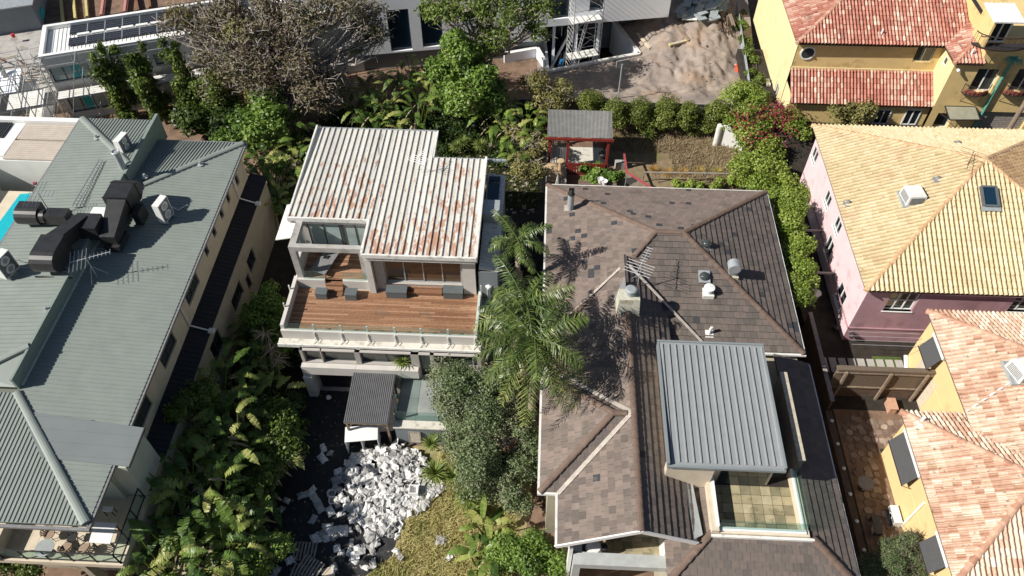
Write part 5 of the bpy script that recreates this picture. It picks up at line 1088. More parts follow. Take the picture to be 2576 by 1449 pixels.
# projecting wing and tall block
oN = V3((29.6, 49.75, GZ)); hN = []
for (xa, ya, xb2, yb2) in ((390, 925, 500, 690), (790, 925, 890, 690)):
    p, q = PY(2334.6+xa/4, ya/4, 49.75), PY(2334.6+xb2/4, yb2/4, 49.75); hN.append((p.x-29.6, p.x-29.6+1.7, p.z-GZ, q.z-GZ-.02))
print('wing', hN)
hN.append((3.6, 7.4, 0.02, 1.75)); hN.append((.6, 1.8, .02, 1.5))
b = MB(); wall(b, oN, (1, 0, 0), 10, ZY-GZ-.06, hN, .3); b.build('wing_wall', 'yellow_render', yh)
for h in hN[:2]: window(yh, oN, (1, 0, 0), h, 'white_paint', 'dim_glass', (1, 0), .08, .27, 'french_window')
b = MB(); b.box(29.6+3.6, 29.6+7.4, 50.0, 50.05, GZ, GZ+1.75)
for i in range(9): b.box(29.6+3.62, 29.6+7.38, 49.97, 50.0, GZ+.02+i*.19, GZ+.16+i*.19)
b.build('roller_door', 'timber_grey', yh); window(yh, oN, (1, 0, 0), hN[3], 'white_paint', 'dark_glass', (0, 0), .08, .27, 'doorway')
p = PTX(4, 1335, 460, 29.6); oV = V3((29.6, 52.05, 3.4)); hv = [(52.05-p.y-.3, 52.05-p.y+.3, p.z-3.4-.35, p.z-3.4+.35)]
b = MB(); wall(b, oV, (0, -1, 0), 2.3, ZY-3.46, hv, .12); b.build('wing_side_wall', 'yellow_sunlit', yh); window(yh, oV, (0, -1, 0), hv[0], 'white_paint', 'dim_glass', (0, 0), .1, .1)
tx = 31.35; b = MB(); b.box(tx, 42, 49.78, 66, ZY-.3, 9.6); b.build('tall_block', 'yellow_render', yh)
for px2, py2 in ((480, 955), (880, 955)):
    p = PY(2334.6+px2/4, py2/4, 49.4); 
    b = MB(); z0 = p.z-.0
    arc = [(p.x+math.cos(a)*.95, 49.74-math.sin(a)*.55) for a in np.linspace(0, math.pi, 11)]
    for zz_, r_ in ((z0, .03), (z0+.75, .025)): b.tube([(x, y, zz_) for x, y in arc], r_, 5)
    for x, y in arc[::1]: b.tube([(x, y, z0), (x, y, z0+.75)], .012, 4)
    b.tube([(p.x-.7, 49.74, z0-.8), (p.x-.6, 49.3, z0-.05)], .02, 4); b.tube([(p.x+.7, 49.74, z0-.8), (p.x+.6, 49.3, z0-.05)], .02, 4); b.prism([(x, y) for x, y in arc], z0-.04, z0)
    bl = b.build('balconet', 'iron', yh)
    f = MB()
    for i in range(60): a = R.uniform(.3, 2.84); f.obox((p.x+math.cos(a)*.8, 49.74-math.sin(a)*.45, z0+R.uniform(.05, .3)), (R.uniform(.04, .1), 0, .02), (0, .07, R.uniform(-.04, .04)), (.02, 0, .04), R.random())
    f.build('dead_flowers', 'flower_brown', bl)
def canopy(pts, label, z):
    t = thing('glass_canopy', label, 'awning', pts[0], 'glass door canopies on the yellow house'); f = MB(); n = len(pts)
    for i in range(n): f.beam(pts[i], pts[(i+1) % n], .07, .06)
    f.build('frame', 'iron', t); b = MB(); b.slab([p+Z*.005 for p in pts], .015); mat('dusty_glass', (.3, .29, .22), .3, .15, 2, stain=[((.42, .4, .3), .62, 4, .5)]) if 'dusty_glass' not in MATS else 0; b.build('pane', 'dusty_glass', t)
    for e in (0, 1):
        k = MB(); a = pts[e]; w_ = pts[3-e]; k.tube([a, (w_.x, w_.y, w_.z-.75)], .025, 5)
        for s in np.linspace(.2, .8, 4): q = a.lerp(w_, s); k.tube([q, a.lerp(V3((w_.x, w_.y, w_.z-.75)), s)], .018, 4)
        k.build('bracket', 'iron', t)
zc2 = 3.55; q = [PT(4, *e, zc2-.15) for e in ((1370, 905), (1600, 905))]; canopy([V3((q[0].x, q[0].y, zc2-.15)), V3((q[1].x, q[1].y, zc2-.15)), V3((q[1].x-.05, 49.72, zc2+.12)), V3((q[0].x-.05, 49.72, zc2+.12))], 'glass canopy on iron brackets below the flowered balconet', zc2)
q = [PT(4, *e, 2.75) for e in ((540, 890), (756, 905))]; canopy([V3((q[0].x, q[0].y, 2.9)), V3((q[1].x, q[1].y, 2.9)), V3((q[1].x, 50.12, 3.1)), V3((q[0].x, 50.12, 3.1))], 'glass canopy behind the straggly shrub under the lean-to roof', 3)
# roof-top room with white ribbed roof
rz_ = 11.6; c_ = [PT(4, *e, rz_) for e in ((1705, 165), (1935, 165), (1850, 35), (1635, 35))]; X0, X1 = (c_[0].x+c_[3].x)/2, (c_[1].x+c_[2].x)/2; Y0, Y1 = c_[0].y, c_[3].y
b = MB(); q = [V3((X0, Y0, rz_)), V3((X1, Y0, rz_)), V3((X1, Y1, rz_+.15)), V3((X0, Y1, rz_+.15))]; b.slab(q, .1); ribs(b, q, .3, .05, .04); b.build('white_roof', 'white_roof', yh)
b = MB(); b.box(X0+.1, X1-.1, Y0+.9, Y1-.1, 9.5, rz_-.1); b.box(X0+.1, X0+.25, Y0+.1, Y0+.9, 9.5, rz_-.1); b.build('roof_room', 'yellow_render', yh)
window(yh, V3((X0+.1, Y0+.9, 9.5)), (1, 0, 0), (.45, 1.7, .1, 1.7), 'white_paint', 'dark_glass', (1, 0), .1, -.03)
b = MB(); arc = [(X0+1.5+math.cos(a)*1.9, Y0+.7-math.sin(a)*.9) for a in np.linspace(0, math.pi, 15)]
for zz_ in (9.6, 10.5): b.tube([(x, y, zz_) for x, y in arc], .04, 5)
for x, y in arc: b.tube([(x, y, 9.6), (x, y, 10.5)], .015, 4)
b.prism(arc, 9.5, 9.6); b.build('curved_balcony', 'iron', yh)
b = MB(); b.box(tx-.06, tx+.12, 51, 66, 9.6, 9.75); b.build('parapet_cap', 'iron', yh)
# copper palm downpipe
a, c = PY(2334.6+560/4, 1130/4, 49.6), PY(2334.6+840/4, 610/4, 49.6); t = thing('palm_downpipe', 'verdigris copper downpipe shaped like a palm tree on the yellow wall', 'downpipe', (a.x, 49.6, GZ)); xx_ = (a.x+c.x)/2
b = MB(); b.tube([(xx_, 49.62, GZ), (xx_, 49.62, c.z)], .11, 10); b.build('trunk', 'verdigris', t); b = MB()
for i in range(14):
    an = i*math.pi*2/14; d = V3((math.cos(an), math.sin(an)*.8-.2, 0)); p0 = V3((xx_, 49.6, c.z)); b.tube([p0, p0+d*.35+Z*.22, p0+d*.7-Z*.02], [.09, .07, .01], 4)
b.build('leaf_crown', 'verdigris', t)
a = PY(2540, 322, 47.6); q = PY(2576, 258, 47.6); t = thing('utility_pole', 'weathered olive utility pole at the right edge before the garage', 'pole', (a.x, 47.6, GZ)); b = MB(); b.tube([(a.x, 47.6, GZ), (a.x, 47.6, 9)], .19, 12, .14); b.build('shaft', 'timber', t); b = MB(); b.box(a.x-.9, a.x+.9, 47.52, 47.68, 8.5, 8.65); b.build('crossarm', 'timber', t)
p = PX(*T(4, 15, 640), 18.75); rooftop_ac('white air conditioner on the left wall of the yellow house', (18.5, p.y, p.z-.5), .8, .35, .7, rad(-90), group='air conditioners on outer walls')
p = PTY(4, 1435, 520, 49.6); b = MB(); b.lathe(p, [(.05, 0), (.12, .05), (.1, .25), (.02, .28)], 10, axis=(0, -1, -.3)); tag(b.build('flood_light', 'white_paint'), 'small white flood light under the eave of the yellow wing', 'lamp')
for x, y, pl3, lab in ((850, 270, (ySW, ySE, aY), 'white vent pipe on the large red tile roof'), (1530, 420, (V3((wx, wy_, ZY)), V3((31.45, wy_, ZY)), V3((31.5, wy_+2.1, ZY+2.1*pt_))), 'white vent pipe on the small red tile roof of the wing')):
    p = on_plane(4, x, y, *pl3); t = thing('vent_pipe', lab, 'vent', p); b = MB(); b.slab([p+V3((-.25, -.3, -.02)), p+V3((.25, -.3, -.02)), p+V3((.25, .2, .2)), p+V3((-.25, .2, .2))], .03); b.build('flashing', 'white_dirty', t); b = MB(); b.tube([p, p+Z*.55], .07, 8); b.build('pipe', 'white_paint', t)
# ---- orange yellow house at the near right
oh = thing('orange_house', 'orange yellow house with faded terracotta roofs at the lower right', 'house', (25, 20, GZ))
Z1, Z2 = 5.9, 5.3; e0 = PT(8, 1215, 905, Z1); e1 = PT(12, 1480, 230, Z1); x1e = (e0.x+e1.x)/2; g0 = PT(12, 1000, 215, Z2); g1 = PT(12, 1390, 1449, Z2); x2e = (g0.x+g1.x)/2
tq = math.tan(rad(22)); ap1 = V3((x1e+6.5, e0.y-6.5, Z1+6.5*tq)); ap2 = V3((x2e+6.2, g0.y-6.2, Z2+6.2*tq)); s2y = 7.2
print('orange', x1e, e0.y, x2e, g0.y)
r1l = [V3((x1e, e0.y, Z1)), V3((x1e, g0.y-.2, Z1)), V3((x1e+5.9, g0.y-6.0, Z1+5.9*tq)), ap1+V3((0, -3, 0)), ap1]
r1l = [V3((x1e, e0.y, Z1)), V3((x1e, e1.y-4.5, Z1)), V3((ap1.x, e1.y-4.5, ap1.z)), ap1]
r1f = [V3((x1e, e0.y, Z1)), ap1, V3((x1e+13, e0.y, Z1))]
hipe = on_plane(12, 1932, 850, V3((x2e, g0.y, Z2)), V3((x2e, 10, Z2)), ap2); c2 = hipe.x-x2e
r2l = [V3((x2e, g0.y, Z2)), ap2, V3((x2e+c2, hipe.y, Z2+c2*tq)), V3((x2e, hipe.y-c2, Z2))]
r2f = [V3((x2e, g0.y, Z2)), V3((x2e+2.6, g0.y, Z2)), V3((x2e+10, g0.y-3.6, Z2+3.6*tq)), ap2]
r2f = [V3((x2e, g0.y, Z2)), V3((x2e+9, g0.y, Z2)), ap2]
r2n = [V3((x2e, hipe.y-c2, Z2)), V3((x2e+c2, hipe.y, Z2+c2*tq)), V3((x2e+9, hipe.y, Z2+c2*tq)), V3((x2e+9, hipe.y-c2, Z2))]
for nm, pts in (('upper_left_slope', r1l), ('upper_far_slope', r1f), ('lower_left_slope', r2l), ('lower_far_slope', r2f), ('lower_near_slope', r2n)):
    b = MB(); b.slab([p-Z*.03 for p in pts], .07); bo = b.build(nm, 'roof_under', oh); b = MB(); barrels(b, pts, .24, .4, .09, .04); b.build('barrel_tiles', 'terracotta_pale', bo)
for p, q in ((r1l[0], ap1), (r2l[0], ap2), (r2l[3], r2l[2])): b = MB(); caps(b, p, q, .17, .4, .06); b.build('hip_tiles', 'ridge_terra', oh)
wx1, wx2 = x1e+.3, x2e+.3
def awn(oW_, t_, quad, X):
    ps = [PTX(t_, *e, X) for e in quad]; ys = [p.y for p in ps]; zs = [p.z for p in ps]; return min(ys), max(ys), min(zs), max(zs)
b = MB(); b.box(wx1, wx1+11, g0.y-.3, e0.y-.3, GZ, Z1-.07); b.box(wx2, wx2+11, hipe.y-c2+.2, g0.y-.3, GZ, Z2-.07); b.build('wall', 'orange_render', oh)
b = MB(); b.box(wx1-.03, wx1-.003, g0.y-.2, e0.y-.3, 3.5, 3.58); b.box(wx2-.03, wx2-.003, hipe.y-c2+.2, g0.y-.3, 3.3, 3.38); b.build('string_course', 'orange_render', oh)
for (t_, quad, X) in ((8, ((1125, 1210), (1235, 1110), (1300, 1250), (1175, 1350)), wx1), (12, ((900, 470), (1010, 390), (1120, 690), (1000, 780)), wx2), (12, ((1120, 1230), (1240, 1140), (1330, 1370), (1240, 1440)), wx2)):
    ps = [PTX(t_, *e, X-.4) for e in quad]; ya, yb = min(p.y for p in ps)+.05, max(p.y for p in ps)-.1; zt_ = min(max(p.z for p in ps), (Z1 if X == wx1 else Z2)-.35); zb3 = zt_-1.35
    b = MB(); b.box(X-.26, X-.005, ya-.1, yb+.1, zt_-.02, zt_+.2); hd = b.build('awning_box', 'white_paint', oh)
    b = MB(); b.slab([(X-.2, ya, zt_-.02), (X-.2, yb, zt_-.02), (X-.62, yb, zb3+.3), (X-.62, ya, zb3+.3)], .025); b.build('awning_cloth', 'awning', hd)
    b = MB(); b.tube([(X-.63, ya-.03, zb3+.29), (X-.63, yb+.03, zb3+.29)], .03, 6)
    for yy in (ya, yb): b.tube([(X-.63, yy, zb3+.29), (X-.05, yy, zb3-.05)], .018, 5)
    b.build('awning_arm', 'iron', hd)
p = PTX(12, 1075, 95, wx1); b = MB(); b.box(wx1-.02, wx1-.004, p.y-1.2, p.y+1.0, GZ, GZ+2.3); b.build('side_door', 'cream_wall', oh)
p = PTX(12, 945, 1000, wx2-.4); rooftop_ac('white air conditioner bracketed to the orange yellow side wall', (wx2-.35, p.y, p.z-.55), .95, .4, .75, rad(-90), group='air conditioners on outer walls')
p0, p1 = PTX(12, 1010, 1070, wx2-.05), PTX(12, 1180, 895, wx2-.05); b = MB(); b.tube([(wx2-.06, p0.y, p0.z), (wx2-.06, p1.y, min(p1.z, Z2-.3))], .06, 6); tag(b.build('pipe_duct', 'white_paint'), 'white pipe cover running up the orange yellow wall from the air conditioner', 'pipe')
p = PTX(8, 1040, 1290, wx1-.1); b = MB(); b.tube([(wx1-.12, p.y+.35, p.z+.3), (wx1-.12, p.y-.5, p.z-.2)], .12, 8); tag(b.build('wall_awning_roll', 'white_paint'), 'rolled white shade on the orange yellow wall above the laundry lines', 'shade')
cooler('white louvred cooler on the faded terracotta roof at the right edge', on_plane(8, 1905, 1370, r1l[0], r1l[1], ap1), 1.15, .75, .3)
p0, p1 = on_plane(12, 1490, 215, r1l[0], r1l[1], ap1), on_plane(12, 1830, -10, r1l[0], r1l[1], ap1); b = MB(); b.tube([p0+Z*.12, p1+Z*.12], .05, 6); tag(b.build('overflow_pipe', 'white_paint'), 'white pipe running down the faded upper terracotta roof', 'pipe')
p = on_plane(12, 1150, 290, V3((x2e, g0.y, Z2)), r2l[3], ap2); b = MB(); b.lathe(p, [(.3, -.1), (.25, .1), (.09, .15), (.08, .5), (.02, .5)], 8); tag(b.build('roof_vent', 'white_paint'), 'white vent pipe at the top corner of the lower terracotta roof', 'vent')
# ---- courtyard between
kind(MB().poly([(17.2, 4, GZ+.004), (wx2, 4, GZ+.004), (wx2, g0.y, GZ+.004), (wx1, g0.y, GZ+.004), (wx1, e0.y-3.8, GZ+.004), (17.2, e0.y-3.8, GZ+.004)]).build('courtyard', 'soil'))
b = MB(); pts_ = []
for i in range(11):
    for j in range(28):
        cx_, cy_ = 17.7+i*.42+R.uniform(-.12, .12), 12+j*.42+R.uniform(-.12, .12)
        if cx_ > (wx1-.3 if cy_ > g0.y else wx2-.3): continue
        n_ = R.randint(5, 7); rr = R.uniform(.19, .23); b.prism([(cx_+math.cos(a)*rr*R.uniform(.85, 1.1), cy_+math.sin(a)*rr*R.uniform(.85, 1.1)) for a in sorted(R.uniform(0, 6.28) if 0 else 6.283*k/n_+R.uniform(-.3, .3) for k in range(n_))], GZ+.005, GZ+.03+R.uniform(0, .01), R.random())
kind(b.build('crazy_paving', 'paving'))
q0, q1 = PT(12, 460, 250, 2.2), PT(12, 735, 1290, 2.2); xr_ = (q0.x+q1.x)/2
b = MB(); b.box(xr_-.18, xr_+.18, q1.y, q0.y+.4, GZ-1, 2.2); tag(b.build('garden_wall', 'timber_dark'), 'low brown garden wall carrying a row of small lamps', 'wall')
for i, y in enumerate((285, 460, 645, 838, 1043, 1262)):
    p = PT(12, (463, 512, 562, 612, 664, 718)[i], y, 2.2); t = thing('wall_lamp', 'small pale lamp along the low brown garden wall', 'lamp', (xr_, p.y, 2.2), 'lamps on the low garden wall'); b = MB(); b.lathe((xr_, p.y, 2.2), [(.05, 0), (.05, .1), (.02, .1)], 8); b.build('base', 'iron', t); b = MB(); b.lathe((xr_, p.y, 2.3), [(.09, 0), (.1, .04), (.02, .07)], 10); b.build('lamp_head', 'pvc', t)
f0, f1 = PT(8, 315, 910, 3.0), PT(12, 490, 130, 3.0); xf = (f0.x+f1.x)/2; b = MB(); b.box(xf-.06, xf+.06, f1.y, f0.y, 0, 3.0); 
fp = b.build('boundary_fence', 'timber_dark'); tag(fp, 'boundary fence with a pale weathered cap between the brown and pink houses', 'fence'); b = MB(); b.box(xf-.12, xf+.12, f1.y, f0.y, 3.0, 3.06); b.build('cap', 'timber_grey', fp)
z6 = lambda x, y: (1996.5+x/4.5, 845.3+y/4.5)
fb = P(*z6(1075, 715), GZ); t = thing('brush_fence', 'brown brushwood fence on timber posts between the pink and orange houses', 'fence', (fb.x-2, fb.y, GZ)); yfb = fb.y; x0f, x1f = xf+.2, wx1-.05
b = MB(); b.box(x0f, x1f, yfb+.08, yfb+.16, GZ+.9, GZ+2.6); b.build('brush_panel', 'thatch', t); b = MB(); b.box(x0f, x1f, yfb+.0, yfb+.3, GZ+2.6, GZ+2.78); b.build('top_cap', 'thatch', t)
for zz_ in (1.0, 2.4): b = MB(); b.box(x0f, x1f, yfb, yfb+.07, GZ+zz_, GZ+zz_+.1); b.build('rail', 'timber', t)
for xx_ in (x0f+.5, (x0f+x1f)/2+.3, x1f-.35): b = MB(); b.box(xx_-.07, xx_+.07, yfb-.12, yfb-.002, GZ, GZ+2.6); b.build('post', 'timber', t)
b = MB()
for i in range(5): b.box(x0f, x1f, yfb+.08, yfb+.14, GZ+.02+i*.18, GZ+.18+i*.18)
b.build('plank_base', 'timber_dark', t)
b = MB(); b.poly([(20.0, yfb+1.2, GZ+.006), (wx1-.1, yfb+1.2, GZ+.006), (wx1-.1, yfb+3.0, GZ+.006), (20.3, yfb+3.0, GZ+.006)]); kind(b.build('grass_strip', 'grass_shaded'))
for i in range(9):
    xx_ = x0f+.3+i*.56; b = MB(); b.box(xx_, xx_+.42, yfb+1.7, yfb+2.75, GZ+.01, GZ+.05); tag(b.build('stepping_stone', 'concrete'), 'rectangular stepping stone in the strip of grass behind the brush fence', 'paver', 'stepping stones behind the brush fence')
for i in range(4): b = MB(); zz_ = GZ+2.6; b.tube([(x0f+1.2, yfb+1.9+i*.3, zz_), (wx1-.05, yfb+1.9+i*.3, zz_)], .012, 4); tag(b.build('laundry_line', 'alu'), 'thin laundry line stretched over the stepping stones', 'clothesline', 'laundry lines by the orange house')
p = PT(12, 740, 745, GZ+.7); table('garden_table', 'grey octagonal table in the shaded courtyard', [p], GZ, .7, 'timber_grey', .42)
p = PT(12, 825, 1060, GZ+.4); t = thing('courtyard_bench', 'dark low bench in the shaded courtyard under the air conditioner', 'bench', (p.x, p.y, GZ)); b = MB(); b.box(p.x-.2, p.x+.2, p.y-.5, p.y+.5, GZ+.36, GZ+.42); b.build('seat', 'charcoal', t)
for yy in (-.4, .4): b = MB(); b.box(p.x-.18, p.x+.18, p.y+yy-.04, p.y+yy+.04, GZ, GZ+.36); b.build('leg', 'charcoal', t)
p = P(*z6(1120, 770), GZ+.5); t = thing('plant_pot', 'terracotta pot beside the end of the brush fence', 'pot', (p.x, p.y, GZ)); b = MB(); b.box(p.x-.2, p.x+.2, p.y-.35, p.y+.35, GZ, GZ+.5); b.build('body', 'ridge_terra', t); b = MB(); b.box(p.x-.23, p.x+.23, p.y-.38, p.y+.38, GZ+.5, GZ+.56); b.build('rim', 'ridge_terra', t)
for i, (x, y) in enumerate(((285, 175), (310, 350), (400, 670))):
    p = PT(8, x, y, 2.2); b = MB(); b.beam((xf, p.y, 2.95), (xw, p.y, 2.95), .12, .12); tag(b.build('tie_beam', 'timber_grey'), 'grey timber beam bridging the side passage to the pink wall', 'beam', 'beams over the side passage')
p = PT(8, 358, 775, 1.8); b = MB(); b.lathe((p.x, p.y, GZ), [(.22, 0), (.3, .45), (.33, .5), (.02, .5)], 14); tag(b.build('tub', 'pvc'), 'round pale tub standing in the dark passage beside the pink house', 'tub')
# ------------------------------------------------------------------ building site behind
def PP(uv, o, n):
    d = ray(*uv); C0 = V3((0, 0, CAMH)); return C0+d*((V3(o)-C0).dot(n)/d.dot(n))
def ab(p): q = p-SA; return q.dot(EX), q.dot(EY)
kind(MB().poly([loc(-14, -2.5, .004), loc(-1.5, -2.5, .004), loc(-1.5, 16, .004), loc(-14, 16, .004)]).build('site_ground', 'concrete'))
sh = thing('new_build', 'unfinished white house with a row of solar panels on its roof, wrapped in scaffolding', 'house', loc(10, 2)); LN = 24; ZS = 6.0; BW = 4.5
def lbox(b, a0, a1, b0, b1, z0, z1, t=.5): c = loc((a0+a1)/2, (b0+b1)/2, (z0+z1)/2); b.obox(c, EX*((a1-a0)/2), EY*((b1-b0)/2), Z*((z1-z0)/2), t); return b
fo = loc(0, 0); hs = []
for (x0, y0, x1, y1, z0, z1) in ((350, 500, 640, 440, 3.6, 4.9), (880, 420, 1090, 380, 3.7, 4.7), (1135, 375, 1340, 345, 3.7, 4.7), (430, 610, 710, 570, .7, 2.3), (760, 570, 1100, 560, .5, 2.3)):
    a0, a1 = ab(PP(T(1, x0, y0), fo, EY))[0], ab(PP(T(1, x1, y1), fo, EY))[0]; hs.append((a0, a1, z0, z1))
b = MB(); wall(b, fo, EX, LN, ZS, hs, .2, n=-EY); b.build('front_wall', 'off_white', sh)
b = MB(); wall(b, loc(0, BW), -EY, BW, ZS, (), n=-EX); b.build('end_wall', 'off_white', sh); b = MB(); wall(b, loc(LN, BW), -EX, LN, ZS, (), n=EY); b.build('back_wall', 'off_white', sh); b = MB(); wall(b, loc(LN, 0), EY, BW, ZS, (), n=EX); b.build('end_wall', 'off_white', sh)
for h in hs: window(sh, fo, EX, h, 'charcoal', 'pale_glass' if h[0] < 8 else 'dim_glass', (2, 0), .07, .18)
for a, c in ((hs[0], .55), (hs[3], .42)): b = MB(); d = (a[1]-a[0]); b.obox(loc(a[0]+d*(c+.1), .17, (a[2]+a[3])/2), EX*(d*.12), EY*.004, Z*((a[3]-a[2])/2-.08)); b.build('teal_sheet', 'teal', sh)
b = MB(); q = [loc(.3, .3, ZS-.35), loc(LN-.3, .3, ZS-.35), loc(LN-.3, BW-.3, ZS-.33), loc(.3, BW-.3, ZS-.33)]; b.slab(q, .1); ribs(b, q, .3, .06, .04); b.build('roof', 'white_roof', sh)
b = MB(); lbox(b, -.02, LN, -.03, .28, ZS-.3, ZS+.02); lbox(b, -.02, LN, BW-.28, BW+.02, ZS-.3, ZS+.02); lbox(b, -.03, .28, .28, BW-.28, ZS-.3, ZS+.02); b.build('parapet', 'white_paint', sh)
pa0 = ab(PT(1, 520, 290, ZS-.2))[0]; rows = [(ab(PT(1, 515, 345, ZS-.2))[1], ab(PT(1, 512, 290, ZS-.2))[1]), (ab(PT(1, 520, 258, ZS-.2))[1], ab(PT(1, 525, 197, ZS-.2))[1])]
for r_, (b0, b1) in enumerate(rows):
    for i in range(12):
        a0 = pa0+i*1.32; t = thing('solar_panel', 'black solar panel in the %s row on the white ribbed roof' % ('near' if r_ == 0 else 'far'), 'solar panel', loc(a0, b0, ZS-.3), 'solar panels of the %s row' % ('near' if r_ == 0 else 'far'))
        k = MB(); lbox(k, a0+.02, a0+1.3, b0, b1, ZS-.24, ZS-.2); k.build('cells', 'solar', t); k = MB()
        for j in (0, 1): lbox(k, a0+.0+j*1.28, a0+.03+j*1.28, b0-.02, b1+.02, ZS-.26, ZS-.185)
        for j in (1, 2, 3): lbox(k, a0+.03, a0+1.28, b0+(b1-b0)*j/4-.006, b0+(b1-b0)*j/4+.006, ZS-.21, ZS-.195)
        k.build('frame', 'solar_line', t)
m0 = (rows[0][1]+rows[1][0])/2; k = MB()
for i in range(14): k = MB(); lbox(k, pa0+.6+i*1.1, pa0+1.5+i*1.1, m0-.14, m0+.14, ZS-.3, ZS-.12); k.build('roof_rib_cover', 'white_paint', sh)
def scaffold(label, a0, a1, b0, b1, z1, na, levels, planks, tag_group='scaffolding round the new house'):
    t = thing('scaffolding', label, 'scaffolding', loc((a0+a1)/2, (b0+b1)/2), tag_group); xs = np.linspace(a0, a1, na)
    for a in xs:
        for bb in (b0, b1): k = MB(); k.tube([loc(a, bb, 0), loc(a, bb, z1+R.uniform(-.3, .5))], .035, 6); k.build('standard', 'scaf', t)
    for z in levels:
        for bb in (b0, b1): k = MB(); k.tube([loc(a0-.4, bb, z), loc(a1+.4, bb, z)], .03, 5); k.build('ledger', 'scaf', t)
        for a in xs: k = MB(); k.tube([loc(a+.05, b0-.25, z+.05), loc(a+.05, b1+.25, z+.05)], .03, 5); k.build('transom', 'scaf', t)
    for i, (p, q) in enumerate(zip(xs, xs[1:])):
        if i % 2 == 0: k = MB(); k.tube([loc(p, b0-.04, .2), loc(q, b0-.04, z1-.3)], .028, 5); k.build('brace', 'scaf', t)
    for (pa, pb, z) in planks:
        n = max(1, int((b1-b0-.1)/.26))
        for j in range(n): k = MB(); lbox(k, pa, pb, b0+.06+j*.26, b0+.06+j*.26+.24, z+.04, z+.09); k.build('plank', 'white_dirty', t)
scaffold('scaffolding with white planks along the long wall below the solar panels', .2, 19.5, -1.5, -.35, 6.3, 9, (1.3, 3.0, 4.6, 6.0), [(.2, 6.5, 3.0), (6.6, 13, 3.0), (13.1, 19.5, 3.0)])
scaffold('crowded scaffolding at the left end of the new house, with bare planks', -5.2, -.6, -1.8, .6, 5.8, 5, (1.4, 3.0, 4.4, 5.6), [(-3.4, -.8, 3.0), (-2.6, -.9, 1.4)])
scaffold('open scaffolding beyond the left end, in front of the bare concrete', -7.8, -.8, 1.6, 4.2, 4.6, 5, (1.5, 3.1, 4.4), [(-4, -2.4, 1.5)])
for i in range(7):
    x = ((455, 475), (550, 570), (645, 660), (790, 765), (960, 940), (1015, 1045), (1120, 1135))[i]; y1 = (165, 145, 132, 118, 95, 82, 60)[i]
    p0 = PT(1, x[0], -60, .3); p1 = PT(1, x[1], y1, .3); k = MB(); k.beam(p0, p1, .22, .3)
    tag(k.build('shoring_strut', ('yellow_beam', 'yellow_beam', 'yellow_beam', 'pink_beam', 'pink_beam', 'rusty', 'rusty')[i]), ('first', 'second', 'third', 'fourth', 'fifth', 'sixth', 'seventh')[i]+' steel strut from the left across the brown excavation', 'beam', 'struts over the excavation')
for i in range(9):
    k = MB(); p = loc(1+i*1.5, 5.0); k.beam(p, p+Z*.9, .16, .16); tag(k.build('shoring_post', 'rusty'), 'rusty steel stub standing along the near edge of the excavation', 'post', 'stubs along the excavation')
for i in range(64):
    p = loc(R.uniform(-11, -1.6), R.uniform(-1, 11), R.uniform(.08, .7)); an = R.uniform(-.8, 1.2); d = V3((math.cos(an), math.sin(an), R.uniform(-.05, .05)))*R.uniform(.6, 1.6); k = MB(); k.beam(p-d, p+d, .09, .07); tag(k.build('timber_offcut', R.choice(['timber', 'rusty', 'ply', 'timber_grey'])), 'loose timber length strewn on the building site behind the scaffolding', 'timber', 'loose timbers on the building site')
p = PT(1, 240, 110, .6); k = MB(); k.obox(p, (.9, .3, 0), (-.2, .6, 0), (0, 0, .3)); tag(k.build('material_stack', 'teal'), 'pale teal wrapped stack of materials on the building site', 'stack')
p = PT(1, 85, 40, 2.5); t = thing('site_office', 'grey blue flat roofed shed in the top left corner', 'shed', (p.x-1.5, p.y+2, 0)); k = MB(); lbox(k, ab(p)[0]-6, ab(p)[0]+1.6, ab(p)[1]-.2, ab(p)[1]+5, 0, 2.4); k.build('wall', 'grey_render', t); k = MB(); lbox(k, ab(p)[0]-6.2, ab(p)[0]+1.8, ab(p)[1]-.4, ab(p)[1]+5.2, 2.4, 2.5); k.build('roof', 'galv', t)
p = PT(1, 40, 600, 2.6); t = thing('low_shed', 'low pale blue flat roof beside the scaffolding at the left edge', 'shed', (p.x-1, p.y, 0)); k = MB(); a_, b_ = ab(p); lbox(k, a_-8, a_+.9, b_-1.9, b_+1.2, 0, 2.5); k.build('wall', 'grey_render', t); k = MB(); lbox(k, a_-8, a_+1.1, b_-2.0, b_+1.4, 2.5, 2.62); k.build('roof', 'white_wall', t)
p0, p1 = PT(1, 0, 500, 3.2), PT(1, 190, 850, .6); k = MB(); k.beam(p0, p1, .35, .22); tag(k.build('leaning_beam', 'lead'), 'long grey steel beam leaning down beside the scaffolding at the left edge', 'beam')
p = PT(1, 680, 805, .3); k = MB(); k.obox(p, (.5, .15, 0), (-.1, .35, 0), (0, 0, .25)); tag(k.build('rubble_block', 'concrete'), 'pale block lying at the foot of the scaffolding wall', 'block')
p = PT(1, 105, 280, .5); k = MB(); k.lathe(p, [(.14, 0), (.18, .3), (.16, .32), (.02, .32)], 8); tag(k.build('red_bucket', 'red_paint'), 'small red bucket on the bare concrete building site', 'bucket')
